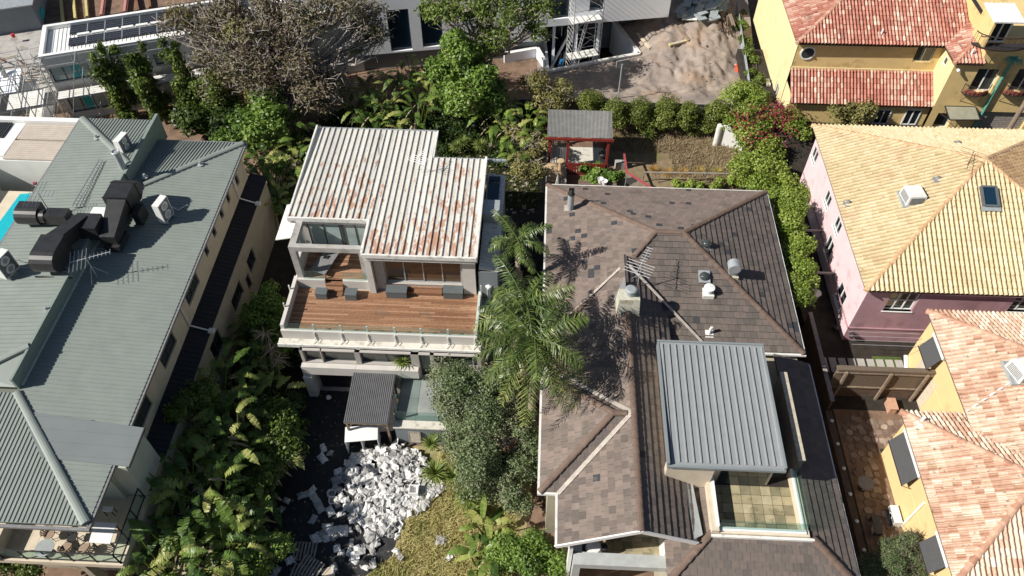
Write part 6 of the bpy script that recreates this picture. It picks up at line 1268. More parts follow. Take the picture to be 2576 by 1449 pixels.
# ------------------------------------------------------------------ big white house, its sunken court and the sand site
WB = 1.6; w0, w1 = P(874, 143, WB), P(1521, 53, 3.0); WX = (w1-w0); WX.z = 0; WX.normalize(); WN = WX.cross(Z); wO = w0-WX*4-Z*WB
bw = thing('modern_house', 'big white modern house with tall dark windows at the top of the photo', 'house', w0+WX*14-WN*4-Z*WB)
def wu(uv): p = PP(uv, w0, WN); return (p-wO).dot(WX), p.z
hs = []
for (t_, xa, ya, xb, yb) in ((2, 1058, 85, 1205, 340), (2, 1265, 50, 1400, 320), (3, 95, -10, 210, 150), (3, 283, -60, 438, 135), (3, 592, -30, 690, 78)):
    (u0, z1), (u1, z0) = wu(T(t_, xa, ya)), wu(T(t_, xb, yb)); u0, u1 = sorted((u0, u1)); hs.append((u0, u1-.0, z0, max(z1, z0+1.2)))
hs[0] = (wu(T(2, 1075, 200))[0]-.85, wu(T(2, 1075, 200))[0]+.95, WB+.15, 5.6); u_ = wu(T(2, 1300, 200))[0]; hs[1] = (u_-.6, u_+1.2, WB+.3, 5.8)
hs = sorted(hs); LW = 32
lu0, lu1 = wu(T(3, 250, 245))[0], wu(T(3, 740, 160))[0]
b = MB(); wall(b, wO+Z*WB, WX, LW, 9-WB, [(a, c, d-WB, e-WB) for a, c, d, e in hs]+[(lu0, LW, 0, 1.3, 'open')], .25, n=WN); b.build('white_facade', 'white_wall', bw)
for h in hs: window(bw, wO, WX, h, 'charcoal', 'blue_glass', (0, 0), .06, .24)
b = MB(); wall(b, wO-Z*3-WN*.25, WX, lu0, 3+WB, (), n=WN); wall(b, wO+WX*lu1-Z*3-WN*5, WX, LW-lu1, 4.3+WB, (), n=WN); b.build('plinth', 'grey_render', bw)
b = MB(); b.slab([wO+Z*9, wO+WX*LW+Z*9, wO+WX*LW-WN*12+Z*9, wO-WN*12+Z*9], .3); b.poly([wO+WX*lu0+Z*(WB+1.3), wO+WX*LW+Z*(WB+1.3), wO+WX*LW-WN*5+Z*(WB+1.3), wO+WX*lu0-WN*5+Z*(WB+1.3)]); b.build('roof', 'white_roof', bw)
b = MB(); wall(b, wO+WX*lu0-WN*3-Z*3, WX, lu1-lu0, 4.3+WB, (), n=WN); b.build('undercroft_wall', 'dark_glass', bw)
b = MB(); wall(b, wO+Z*WB, -WN, 12, 9-WB, (), n=-WX); wall(b, wO+WX*LW+Z*(WB+1.3), -WN, 12, 7.7-WB, (), n=WX); b.build('end_wall', 'white_wall', bw)
for s_ in (.15, .5, .85): b = MB(); c = wO+WX*(lu0+(lu1-lu0)*s_)-WN*.3; b.beam(c-Z*3, c+Z*(WB+1.3), .25, .25); b.build('column', 'white_wall', bw)
# court walls
b = MB(); n = 4
for i in (0, 1, 3):
    a, c = sunk[i], sunk[(i+1) % n]; a, c = V3((a.x, a.y, 0)), V3((c.x, c.y, 0)); b.beam(a-Z*1.35, c-Z*1.35, .22, 3.3)
cw = b.build('court_wall', 'white_wall'); tag(cw, 'white retaining wall round the sunken court of the modern house', 'wall'); cw2 = MB()
for i in (0, 1): a, c = sunk[i], sunk[(i+1) % n]; cw2.beam(V3((a.x, a.y, .34)), V3((c.x, c.y, .34)), .34, .1)
cw2.build('coping', 'white_dirty', cw)
kind(MB().poly([V3((p.x, p.y, -3)) for p in sunk]+[]).build('court_floor', 'dirt_shaded')); kind(MB().poly([wO+WX*lu0-Z*3.004-WN*3.2, wO+WX*lu1-Z*3.004-WN*3.2, wO+WX*lu1-Z*3.004+WN*2, wO+WX*lu0-Z*3.004+WN*2]).build('undercroft_floor', 'dirt_shaded'))
# aluminium tower in the court
tb = PT(3, 455, 486, 0); tb2 = PT(3, 672, 447, 0); tX = V3((tb2.x-tb.x, tb2.y-tb.y, 0)).normalized(); tY = V3((-tX.y, tX.x, 0)); tO = V3((tb.x, tb.y, -3))+tY*.35+tX*.05; TL, TD = 2.6, 1.35
t = thing('scaffold_tower', 'tall aluminium scaffold tower standing in the sunken court', 'scaffolding', tO)
for a in (0, TL):
    for d in (0, TD): k = MB(); k.tube([tO+tX*a+tY*d, tO+tX*a+tY*d+Z*11], .04, 6); k.build('standard', 'alu', t)
    for j in range(24): k = MB(); k.tube([tO+tX*a+Z*(.5+j*.44), tO+tX*a+tY*TD+Z*(.5+j*.44)], .026, 5); k.build('rung', 'alu', t)
for j in range(6):
    z = .8+j*1.75
    for d in (0, TD): k = MB(); k.tube([tO+tY*d+Z*z, tO+tY*d+tX*TL+Z*z], .026, 5); k.build('rail', 'alu', t); k = MB(); k.tube([tO+tY*d+Z*z, tO+tY*d+tX*TL+Z*(z+1.7)] if j % 2 else [tO+tY*d+tX*TL+Z*z, tO+tY*d+Z*(z+1.7)], .024, 5); k.build('brace', 'alu', t)
    k = MB(); k.tube([tO+tX*1.2+Z*z, tO+tX*1.36+Z*z], .034, 6); k.build('clip', 'red_paint', t)
for z in (3.1, 6.6):
    k = MB(); c = tO+tX*TL/2+tY*TD/2+Z*z; k.obox(c, tX*(TL/2+.05), tY*(TD/2-.15), Z*.04); k.build('platform', 'white_dirty', t)
k = MB(); k.obox(tO+tX*.55+tY*(TD/2)+Z*3, tX*.18, tY*.02, Z*.02)
for q in (-.2, .2): k.beam(tO+tX*.2+tY*(TD/2+q), tO+tX*1.5+tY*(TD/2+q)+Z*6.6, .05, .08)
for j in range(20): s_ = j/20; k.tube([tO+tX*(.2+1.3*s_)+tY*(TD/2-.2)+Z*6.6*s_, tO+tX*(.2+1.3*s_)+tY*(TD/2+.2)+Z*6.6*s_], .018, 4)
k.build('ladder', 'alu', t)
for i, (xa, ya, xb, yb) in enumerate(((290, 520, 455, 210), (375, 490, 470, 215))):
    a = PT(3, xa, ya, -1.4); c = PT(3, xb, yb, 2.0); k = MB(); k.beam(a, c, .12, .2); tag(k.build('leaning_plank', 'white_paint'), ('outer', 'inner')[i]+' of two long white boards leaning against the scaffold tower', 'plank')
a, c = PT(3, 355, 510, -1.0), PT(3, 378, 455, .0); k = MB(); k.tube([a, c], .15, 10); tag(k.build('blue_pipe', 'blue_pipe'), 'short blue pipe at the foot of the leaning white boards', 'pipe')
for i in range(7):
    p = wO+WX*(lu0+.4+i*.62)-WN*R.uniform(-.6, .5)-Z*3; k = MB(); k.beam(p, p+WX*R.uniform(.3, 1.1)+Z*R.uniform(2.4, 3.6)-WN*.5, .06, .1); tag(k.build('prop', R.choice(['scaf', 'timber_grey', 'timber'])), 'prop leaning in the shaded undercroft of the modern house', 'prop', 'props in the undercroft')
# white parapet terrace left of the court
q = [PT(3, *e, .9) for e in ((-60, 405), (190, 362), (245, 455), (-40, 520))]; t = thing('white_parapet', 'low white parapet wall left of the sunken court', 'wall', q[1]-Z*.9); k = MB()
k.beam(q[0]-Z*.45, q[1]-Z*.45, .22, .9); k.beam(q[1]-Z*.45, q[2]-Z*.45, .22, .9); k.build('wall_face', 'white_wall', t); k = MB(); k.beam(q[0]+Z*.03, q[1]+Z*.03, .34, .06); k.beam(q[1]+Z*.031, q[2]+Z*.031, .34, .06); k.build('coping', 'white_paint', t)
# sand heap
def inpoly(x, y, P_):
    c = False; n = len(P_)
    for i in range(n):
        (x1, y1), (x2, y2) = P_[i][:2], P_[(i+1) % n][:2]
        if (y1 > y) != (y2 > y) and x < (x2-x1)*(y-y1)/(y2-y1)+x1: c = not c
    return c
from mathutils import noise as mn
sx0, sx1, sy0, sy1 = -.5, 18.6, 51.78, 78; NX, NY = 120, 150
mnd = [(PT(3, 1230, 470, 0), 0.75, 3.2), (PT(3, 1480, 420, 0), .7, 2.2), (PT(3, 1400, 620, 0), .4, 2.0), (PT(3, 1050, 600, 0), .2, 2.2), (PT(3, 1250, 150, 0), .3, 4)]
sunk_in = [(p.x, p.y) for p in sunk]; cS = V3((sum(p.x for p in sunk)/4, sum(p.y for p in sunk)/4, 0))
def segd(x, y, a, c):
    d = (c.x-a.x, c.y-a.y); t = min(1, max(0, ((x-a.x)*d[0]+(y-a.y)*d[1])/(d[0]**2+d[1]**2))); return math.hypot(x-a.x-d[0]*t, y-a.y-d[1]*t)
def sandz(x, y):
    z = sum(h*math.exp(-((x-c.x)**2+((y-c.y)*.8)**2)/(2*s*s)) for c, h, s in mnd)
    n1 = mn.fractal(V3((x*.55, y*.4, 3)), .9, 2.1, 5); n2 = abs(mn.noise(V3((x*1.15+y*.25, y*.95, 9))))+.5*abs(mn.noise(V3((x*2.6, y*2.2, 4))))-.12; n3 = mn.fractal(V3((x*3, y*3, 5)), 1, 2, 3)
    z = z*(.9+.22*n1)+.1*n1+.3*n2*min(1, z)+.055*n3
    t_ = min(1, max(0, (y-sy0)/4.5)); base = 1.55*(1-t_*t_*(3-2*t_))*min(1, max(0, (x+.5)/2.5)); e = min(1, max(0, (y-sy0)/1.5))*min(1, max(0, (sx1-x)/1.2)); z += .1*n2+.06*n1; s_ = lambda q: min(1, max(0, q))**2*(3-2*min(1, max(0, q))); base += 2.0*s_((y-58)/11)*s_((x-7)/4); ed_ = s_(min(segd(x, y, sunk[0], sunk[1]), segd(x, y, sunk[1], sunk[2]))/1.6); return max(.012, (.05+base+z*e)*ed_+.16*(1-ed_))
vs = []; fs = []
for j in range(NY+1):
    for i in range(NX+1): x, y = sx0+(sx1-sx0)*i/NX, sy0+(sy1-sy0)*j/NY; vs.append((x, y, sandz(x, y)))
hb = [tuple(V3((p.x, p.y, 0)).lerp(cS, -.0))[:2] for p in sunk]
behind = lambda x, y: (V3((x, y, 0))-wO).dot(WN) < (-4.9 if (V3((x, y, 0))-wO).dot(WX) > lu1-1 else .05) and (V3((x, y, 0))-wO).dot(WX) < LW
for j in range(NY):
    for i in range(NX):
        x, y = sx0+(sx1-sx0)*(i+.5)/NX, sy0+(sy1-sy0)*(j+.5)/NY
        if inpoly(x, y, hb) or behind(x, y): continue
        k = j*(NX+1)+i; fs.append((k, k+1, k+NX+2, k+NX+1))
b = MB(); b.add(vs, fs); kind(b.build('sand_ground', 'sand', smooth=True))
def onsand(t, x, y):
    p = PT(t, x, y, 0)
    for _ in range(8): p = PT(t, x, y, sandz(p.x, p.y))
    return p
# site fence and loose things
fp_ = [PT(3, 1690, -40, 1.9), PT(3, 1800, 660, 1.9)]; fa = V3((fp_[0].x, fp_[0].y, 0)); fc = V3((fp_[1].x, fp_[1].y, 0)); fd = PT(3, 1645, 660, 1.8); fd = V3((fd.x, fd.y, 0))
t = thing('site_fence', 'grey shade cloth fence along the right edge of the sand site', 'fence', fc); n = 7
for i in range(n):
    p, q = fc.lerp(fa, i/n), fc.lerp(fa, (i+1)/n); k = MB(); k.slab([p+Z*.1, q+Z*.1, q+Z*1.95, p+Z*1.95], .02, up=(-1, 0, 0)); k.build('cloth_panel', 'shade_cloth', t); k = MB(); k.tube([p, p+Z*2.05], .03, 6); k.tube([p+Z*1.98, q+Z*1.98], .025, 5); k.build('frame', 'galv', t)
t = thing('site_gate', 'grey mesh panel set across the near end of the site fence', 'gate', fd); k = MB(); k.slab([fd+Z*.1, fc+Z*.1, fc+Z*1.85, fd+Z*1.85], .02, up=(0, -1, 0)); k.build('cloth_panel', 'shade_cloth', t); k = MB(); k.tube([fd, fd+Z*1.9, fc+Z*1.9], .03, 6); k.build('frame', 'galv', t); k = MB(); c = fd.lerp(fc, .5)+Z*1.1+V3((0, -.03, 0)); k.obox(c, (fc-fd).normalized()*.13, (0, .005, 0), Z*.18); k.build('sign_plate', 'white_paint', t)
p = PT(3, 1685, 540, .2); t = thing('barrier_mesh', 'crumpled orange barrier mesh heaped beside the site fence', 'mesh', p); k = MB()
for i in range(26): c = p+V3((R.uniform(-.35, .35), R.uniform(-.7, .7), R.uniform(0, .5))); k.obox(c, (R.uniform(.05, .2), R.uniform(-.1, .1), 0), (0, R.uniform(.08, .22), .05), (0, R.uniform(-.05, .05), .05))
k.build('netting', 'orange_mesh', t); k = MB(); k.lathe(p+V3((-.05, .3, .3)), [(.02, 0), (.22, .05), (.22, .2), (.02, .25)], 10); k.build('roll', 'white_paint', t)
hb0 = PT(3, 800, 742, 0)
for _ in range(8): hb0 = PT(3, 800, 742, sandz(hb0.x, hb0.y))
t = thing('basketball_hoop', 'basketball hoop on a tall pole at the near edge of the sand', 'hoop', hb0); k = MB(); k.tube([hb0, hb0+Z*3.2], .06, 8); k.build('pole', 'galv', t); k = MB(); c = hb0+V3((.05, .25, 3.1)); k.obox(c, V3((.5, .18, 0)), V3((-.012, .03, 0)), Z*.3); k.build('backboard', 'concrete', t)
k = MB(); k.tube([c+V3((-.1, .25, -.25))+V3((math.cos(a)*.23, math.sin(a)*.23, 0)) for a in np.linspace(0, 6.28, 15)], .015, 4); k.build('rim', 'rusty', t); k = MB(); k.tube([hb0+Z*2.6, c-Z*.3], .03, 5); k.build('bracket', 'galv', t)
for i, (xa, ya, xb, yb) in enumerate(((1190, 350, 1310, 318), (945, 262, 1045, 365), (965, 300, 1040, 375), (1225, 195, 1335, 320))):
    a, c = onsand(3, xa, ya), onsand(3, xb, yb); a.z = sandz(a.x, a.y)+.12; c.z = sandz(c.x, c.y)+.12; t = thing('timber_beam', ('pale timber with yellow plastic ends lying on the sand', 'long weathered timber lying beside the court wall', 'short timber lying below the longer one beside the court wall', 'old grey timber half buried on the sand heap')[i], 'timber', a); k = MB(); k.beam(a, c, .22, .14); k.build('board', 'ply' if i < 3 else 'timber', t)
    if i == 0:
        for e in (a, c): k = MB(); k.beam(e-(c-a)*.04, e+(c-a)*.04, .27, .19); k.build('end_cap', 'yellow_beam', t)
def heap(name, label, cat, p, n, sx, sy, h, m, s=(.1, .4)):
    k = MB()
    for i in range(n):
        f = R.random(); c = p+V3((R.gauss(0, sx*.45), R.gauss(0, sy*.45), R.uniform(0, h)*(1-f*.6))); an = R.uniform(0, 3.14); d = V3((math.cos(an), math.sin(an), R.uniform(-.3, .3)))*R.uniform(*s); e = V3((-d.y, d.x, R.uniform(-.2, .2)*d.length)); k.obox(c, d, e*.6, V3((0, 0, R.uniform(.02, .08))), R.random())
    return tag(k.build(name, m), label, cat)
p = onsand(3, 1420, 70); p.z = sandz(p.x, p.y); heap('plastic_sheeting', 'heap of grey plastic sheeting and offcuts at the top of the sand site', 'plastic', p, 60, 2.4, 2.2, .9, 'shade_cloth', (.2, .7))
p = onsand(3, 1330, 110); p.z = sandz(p.x, p.y)+.1; k = MB(); k.slab([p+V3((-.7, -1.2, 0)), p+V3((.6, -1.3, .05)), p+V3((.8, 1.3, .2)), p+V3((-.6, 1.4, .1))], .06); tag(k.build('loose_sheet', 'white_dirty'), 'white sheet of cladding lying beside the grey plastic heap', 'panel')
p = onsand(3, 1600, 180); p.z += .08; t = thing('timber_stack', 'stack of brown timbers against the site fence', 'timber stack', p)
for i in range(12): k = MB(); c = p+V3((R.uniform(-.7, .7), R.uniform(-.6, .6), .08+.09*(i//4))); d = V3((R.uniform(-.3, .3), 1.3, 0)); k.beam(c-d, c+d, .12, .07); k.build('board', 'timber_dark' if i % 2 else 'timber', t)
a, c = wu(T(3, 825, 180)), wu(T(3, 1050, 60)); p = PT(3, 940, 120, .4); k = MB(); p = onsand(3, 940, 130); k.obox(p+Z*.5, WX*1.7, WN*.6, Z*.65); tag(k.build('covered_block', 'charcoal'), 'long dark membrane covered block below the white facade', 'block')
k = MB(); 
for i in range(40): c = onsand(3, R.uniform(900, 1560), R.uniform(300, 740)); z = c.z; k.obox((c.x, c.y, z), (R.uniform(.03, .1), 0, 0), (0, R.uniform(.03, .1), 0), (0, 0, R.uniform(.02, .06)), R.random())
o = k.build('rubble', 'sand'); o['kind'] = 'stuff'
# ------------------------------------------------------------------ garden behind the brown house
fy = 51.68; t = thing('garden_fence', 'dark grey panel fence between the hedge shrubs and the sand site', 'fence', (10, fy, 0))
for i in range(9): k = MB(); xx_ = -2+i*2.2; k.box(xx_, xx_+2.16, fy-.03, fy+.03, 0, 1.75); ribs(k, [V3((xx_, fy-.03, 0)), V3((xx_+2.16, fy-.03, 0)), V3((xx_+2.16, fy-.031, 1.75)), V3((xx_, fy-.031, 1.75))], .2, .05, .03, udir=(1, 0, 0)); k.build('fence_panel', 'lean_brown' if 0 else 'charcoal', t); k = MB(); k.box(xx_-.04, xx_+.04, fy-.08, fy+.05, 0, 1.8); k.build('post', 'charcoal', t)
k = MB(); k.box(-2, 17.8, fy-.06, fy+.06, 1.75, 1.82); k.build('cap_rail', 'timber_grey', t)
rz0 = 3.3; q = [PT(3, 270, 1032, rz0), PT(3, 764, 1036, rz0), PT(3, 748, 840, rz0+.25), PT(3, 272, 838, rz0+.25)]; X0, X1, Y0, Y1 = (q[0].x+q[3].x)/2, (q[1].x+q[2].x)/2, q[0].y, q[2].y
t = thing('garden_pergola', 'red timber pergola under a grey corrugated plastic roof', 'pergola', ((X0+X1)/2, (Y0+Y1)/2, 0)); b = MB(); corrug(b, [V3((X0, Y0, rz0)), V3((X1, Y0, rz0)), V3((X1, Y1, rz0+.25)), V3((X0, Y1, rz0+.25))], .1, .03); b.build('roof_sheet', 'corr_clear', t)
k = MB(); k.box(X0-.15, X1+.1, Y0-.1, Y0-.02, rz0-.24, rz0-.02); k.build('front_beam', 'red_wood', t)
for xx_ in (X0+.2, X0+1.55, X1-.25):
    for yy in ((Y0, Y1-.2) if xx_ != X0+1.55 else (Y0,)): k = MB(); k.box(xx_-.09, xx_+.09, yy, yy+.18, 0, rz0-.05); k.build('post', 'red_wood', t)
for xx_ in (X0+.2, X1-.25): k = MB(); k.box(xx_-.06, xx_+.06, Y0+.18, Y1-.2, rz0-.2, rz0-.05); k.build('side_beam', 'red_wood', t)
for i in range(16): k = MB(); xx_ = X0+1.6+i*(X1-X0-1.9)/16; k.box(xx_, xx_+.15, Y0-.35, Y0-.31, 0, 1.15); k.build('picket', 'red_wood', t)
k = MB(); k.box(X0+1.5, X1-.2, Y0-.31, Y0-.25, .9, 1.0); k.build('rail', 'red_wood', t)
for i in range(9): k = MB(); xx_ = X0+.35+i*.13; k.box(xx_, xx_+.05, Y0+.25, Y0+.3, .1, rz0-.6); k.build('louvre', 'galv', t)
kind(MB().poly([(X0, Y0-.2, .012), (X1, Y0-.2, .012), (X1, Y1, .012), (X0, Y1, .012)]).build('pergola_floor', 'dirty_ledge'))
p = PT(3, 685, 1100, 1.2); t = thing('patio_heater', 'black barbecue standing under the red pergola', 'barbecue', (p.x, Y0+.8, .02)); k = MB(); k.box(p.x-.28, p.x+.28, Y0+.55, Y0+1.0, .1, 1.0); k.build('cabinet', 'charcoal', t); k = MB(); k.lathe((p.x, Y0+.78, 1.0), [(.32, 0), (.34, .2), (.2, .38), (.02, .42)], 14); k.build('lid', 'black_metal', t)
t['label'] = 'black hooded barbecue standing under the red pergola'; t.name = 'hooded_barbecue'
p = PT(3, 300, 1280, 1.3); t = thing('pizza_oven', 'clay domed pizza oven with a stubby chimney beside the red pergola', 'oven', (p.x, p.y, 0)); k = MB(); k.box(p.x-.85, p.x+1.1, p.y-.8, p.y+.8, 0, .85); k.build('plinth', 'concrete', t); k = MB(); k.lathe((p.x, p.y, .85), [(.92*math.cos(a)+.001, .85*math.sin(a)) for a in np.linspace(0, 1.56, 9)], 22); k.build('dome', 'clay', t, smooth=True); k = MB(); k.lathe((p.x+.62, p.y-.25, 1.1), [(.3, 0), (.16, .35), (.15, 1.15), (.26, 1.2), (.26, 1.32), (.02, 1.34)], 14); k.build('chimney', 'clay', t)
p = PT(3, 345, 1345, 1.9); t = thing('folded_umbrella', 'folded grey striped umbrella beside the pizza oven', 'umbrella', (p.x, p.y, 0)); k = MB(); k.tube([(p.x, p.y, 0), (p.x, p.y, 2.5)], .03, 6); k.build('pole', 'alu', t); k = MB()
for i in range(10): a = i*.628; k.add([(p.x, p.y, 2.45), (p.x+math.cos(a)*.22, p.y+math.sin(a)*.22, .95), (p.x+math.cos(a+.3)*.13, p.y+math.sin(a+.3)*.13, .9), (p.x+math.cos(a+.628)*.22, p.y+math.sin(a+.628)*.22, .95)], [(0, 1, 2), (0, 2, 3)])
k.build('canopy', 'white_dirty', t)
d0, d1 = PT(3, 500, 1355, .8), PT(3, 788, 1360, .8); t = thing('rear_deck', 'brown timber deck behind the brown tiled roof', 'deck', ((d0.x+d1.x)/2, d0.y-1, 0)); b = MB(); boards(b, d0.x, d1.x, 38.2, d0.y, .8, .14, 5); b.build('deck_boards', 'ridge_brown', t); b = MB(); b.box(d0.x+.02, d1.x-.02, 38.2, d0.y-.02, 0, .76); b.build('deck_frame', 'timber_dark', t)
for i, (x, y) in enumerate(((668, 1362), (698, 1378))): p = PT(3, x, y, 1.0); k = MB(); k.lathe((p.x, p.y, .805), [(.14, 0), (.22, .35), (.23, .38), (.19, .38), (.17, .3), (.02, .3)], 14); tag(k.build('plant_pot', 'white_paint'), ('left one of two white pots on the rear deck', 'right one of two white pots on the rear deck')[i], 'pot')
rp = [PT(3, 845, 1150, 1.5), PT(3, 868, 1300, 1.9), PT(3, 1055, 1420, 1.9)]; t = thing('stair_railing', 'red topped stair railing with black wires behind the brown roof', 'railing', rp[1]-Z*1.9); k = MB(); k.beam(rp[0], rp[1], .14, .07); k.beam(rp[1], rp[2], .14, .07); k.build('handrail', 'red_rail', t)
for i in range(7): k = MB(); k.tube([rp[1]-Z*(.15+i*.13), rp[2]-Z*(.15+i*.13)], .012, 4); k.build('wire', 'black_metal', t)
for p in (rp[0], rp[1], rp[1].lerp(rp[2], .5), rp[2]): k = MB(); k.tube([p, (p.x, p.y, 0)], .03, 6); k.build('post', 'galv', t)
ra, rb_ = PT(3, 1000, 1300, 1.0), PT(3, 1710, 1312, 1.0); t = thing('timber_railing', 'long thin timber railing across the dry garden', 'railing', V3((ra.x, ra.y, 0))); k = MB(); k.beam(ra, rb_, .1, .07); k.build('top_rail', 'timber_grey', t)
for i in range(7): p = ra.lerp(rb_, i/6); k = MB(); k.beam(p, (p.x, p.y, 0), .06, .06); k.build('post', 'timber', t)
p = PT(3, 260, 1340, 2.2); k = MB(); k.tube([(p.x, p.y, 0), (p.x, p.y, 2.3)], .04, 8); tag(k.build('steel_post', 'galv'), 'slim grey post at the back corner of the brown house', 'post')
a = PT(3, 1590, 955, 1.8); t = thing('garden_sculpture', 'white curved wall with a round column at the corner of the dry garden', 'sculpture', (a.x, a.y-.3, 0)); k = MB(); k.tube([(a.x-.2, a.y, 0), (a.x-.2, a.y, 1.9)], .24, 16); k.build('column', 'white_dirty', t)
k = MB(); pr = [(0, 0), (0, 1.9), (.35, 1.9), (.75, 1.7), (1.05, 1.3), (1.25, .85), (1.6, .7), (1.7, .4), (1.7, 0)]; vs = [(a.x+.05+u, a.y-.05-u*.35, z) for u, z in pr]+[(a.x+.1+u, a.y+.1-u*.35, z) for u, z in pr]; n = len(pr); k.add(vs, [tuple(range(n-1, -1, -1)), tuple(range(n, 2*n))]+[(i, (i+1) % n, (i+1) % n+n, i+n) for i in range(n)]); k.build('curved_wall', 'white_paint', t)
p = PT(3, 815, 1235, .4); k = MB(); k.obox((p.x, p.y, .3), (.35, .05, 0), (-.05, .25, 0), (0, 0, .3)); tag(k.build('garden_block', 'concrete'), 'grey concrete step block beside the red railing', 'block')
k = MB(); k.box(5.9, 15.4, 37.75, 39.0, 0, .55); tag(k.build('garden_wall', 'concrete'), 'low pale garden wall close behind the brown roof', 'wall')
k = MB(); p = PT(2, 1600, 980, .3); k.obox((p.x, p.y, .25), (.55, .1, 0), (-.1, .7, 0), (0, 0, .22)); tag(k.build('garden_bed_box', 'box_grey'), 'dark blue grey box among the plants behind the white roof', 'box')
k = MB(); 
for i in range(4): p = PT(1, 1560+i*24, 1045, .5); k.beam((p.x, p.y-.8, .6), (p.x, p.y+.8, .6), .05, .05)
tag(k.build('gate_frame', 'galv'), 'small metal gate frame behind the green roof', 'gate'); p = PT(1, 1570, 1040, .7); k = MB(); k.box(p.x-.25, p.x+.1, p.y-.9, p.y+.7, 0, 1.1); tag(k.build('brown_screen', 'timber_dark'), 'brown timber screen beside the metal gate frame', 'screen')
# ------------------------------------------------------------------ planting
def unit(a): return a/np.maximum(np.linalg.norm(a, axis=1, keepdims=True), 1e-6)
def cloud(clumps, n, L, W, up=.45, out=.6, rnd=.8, hollow=.5, droop=0):
    """leaf-sized folded quads through a set of uneven clumps -> verts, quads, tint"""
    vs = []; ts = []
    tot = sum(c[3]*c[4] for c in clumps)
    for (x, y, z, rx, ry, rz) in clumps:
        k = max(20, int(n*rx*ry/tot)); d = unit(NR.normal(size=(k, 3))); d[:, 2] = np.where(d[:, 2] < -.55, -d[:, 2]*.6, d[:, 2])
        r = hollow+(1-hollow)*np.sqrt(NR.random(k))
        lump = 1+.22*np.sin(d[:, 0]*5+x*3)*np.cos(d[:, 1]*5.5+y*2)+.16*np.sin(d[:, 2]*7+z)+.08*NR.normal(size=k)
        p = d*(r*lump)[:, None]*np.array([rx, ry, rz])+np.array([x, y, z])
        nrm = unit(d*out+np.array([0, 0, up])+NR.normal(size=(k, 3))*rnd*.6)
        a = unit(np.cross(nrm, NR.normal(size=(k, 3)))); a[:, 2] -= droop; a = unit(a); b = unit(np.cross(nrm, a))
        s = (.7+.6*NR.random(k))[:, None]
        q = np.stack([p-a*L/2*s, p+b*W/2*s+nrm*W*.18, p+a*L/2*s, p-b*W/2*s+nrm*W*.18], 1)
        vs.append(q.reshape(-1, 3)); ts.append(np.clip(NR.random()*.45+NR.random(k)*.6+(d[:, 2]*.0), 0, 1))
    v = np.concatenate(vs); t = np.concatenate(ts); return v, np.arange(len(v)).reshape(-1, 4), t
def lobes(pts, z, r, jit=.25, sub=3):
    """photo points -> clumps, each broken into a few smaller ones"""
    out = []
    for p in pts:
        u, v = p[0], p[1]; zz_ = p[2] if len(p) > 2 else z; rr = p[3] if len(p) > 3 else r; c = P(u, v, zz_)
        for i in range(sub):
            k = R.uniform(.5, .8) if sub > 1 else 1; o = V3((R.gauss(0, 1), R.gauss(0, 1), R.gauss(0, .7)))*rr*(.42 if sub > 1 else 0)
            out.append((c.x+o.x, c.y+o.y, max(.3, c.z+o.z), rr*k, rr*k*R.uniform(.85, 1.15), rr*k*R.uniform(.7, 1)))
    return out
def limb(b, a, c, r0, r1, n=5, wig=.12):
    a, c = V3(a), V3(c); L_ = (c-a).length; pts = [a.lerp(c, i/n)+(V3((R.gauss(0, 1), R.gauss(0, 1), R.gauss(0, .6)))*wig*L_*.35 if 0 < i < n else V3()) for i in range(n+1)]
    b.tube(pts, r0, 6, r1); return pts
def tree(name, label, base, clumps, leaf, n, L, W, tr=.2, bark='bark_grey', cat='tree', group=None, twigs=3, fork=.45, **kw):
    t = thing(name, label, cat, base, group); B = V3(base)
    cz = sum(c[2] for c in clumps)/len(clumps); cx = sum(c[0] for c in clumps)/len(clumps); cy = sum(c[1] for c in clumps)/len(clumps)
    f = V3((B.x+(cx-B.x)*.5, B.y+(cy-B.y)*.5, B.z+(cz-B.z)*fork)); b = MB(); limb(b, B-Z*.05, f, tr, tr*.7, 4, .08)
    for c in clumps:
        e = V3(c[:3]); pts = limb(b, f, e, tr*.45, tr*.12, 4, .2)
        for k in range(twigs):
            s = pts[R.randint(2, 4)]; d = V3((R.gauss(0, 1), R.gauss(0, 1), R.gauss(.25, .7))).normalized()*max(c[3:])*R.uniform(.8, 1.25)
            q = limb(b, s, e+d, tr*.13, .012, 4, .25)
            if twigs > 4:
                for m in range(3): w_ = V3((R.gauss(0, 1), R.gauss(0, 1), R.gauss(.1, .7))).normalized()*R.uniform(.3, .7); b.tube([q[2+m % 3], q[2+m % 3]+w_*.5+Z*.05, q[2+m % 3]+w_], [.024, .016, .006], 4)
    b.build('trunk', bark, t); v, q, ti = cloud(clumps, n, L, W, **kw); npmesh('crown', v, q, ti, leaf, t); return t
# ---- the big half-dead tree and its neighbours
cl = lobes([(470, 40, 8), (540, 70, 7.5), (600, 25, 8.5), (690, 30, 9), (770, 40, 9), (850, 40, 8.5), (915, 60, 7.5, 1.5), (940, 105, 6.5, 1.2), (560, 130, 6.5), (640, 105, 7), (720, 110, 7), (600, 185, 5.5), (690, 180, 5.5), (780, 190, 5), (830, 215, 4, 1.6), (660, 245, 4), (740, 250, 3.5), (800, 255, 3, 1.4), (640, 60, 8), (730, 70, 8)], 6, 2.0, sub=3)
dt = tree('dying_tree', 'huge half dead tree with grey twigs and brown leaves behind the white roof', P(745, 300, 0), cl, 'leaf_dead', 25000, .24, .13, .5, 'bark_grey', twigs=16, rnd=1.2, hollow=.2)
v, q, ti = cloud(lobes([(560, 185, 5), (640, 235, 4, 1.3), (925, 95, 6.3, 1.2), (600, 55, 8), (480, 60, 7.5, 1.3), (830, 215, 3.6, 1.2)], 6, 1.4), 5200, .24, .13, hollow=.3, rnd=1.1); npmesh('green_foliage', v, q, ti, 'leaf_brush', dt)
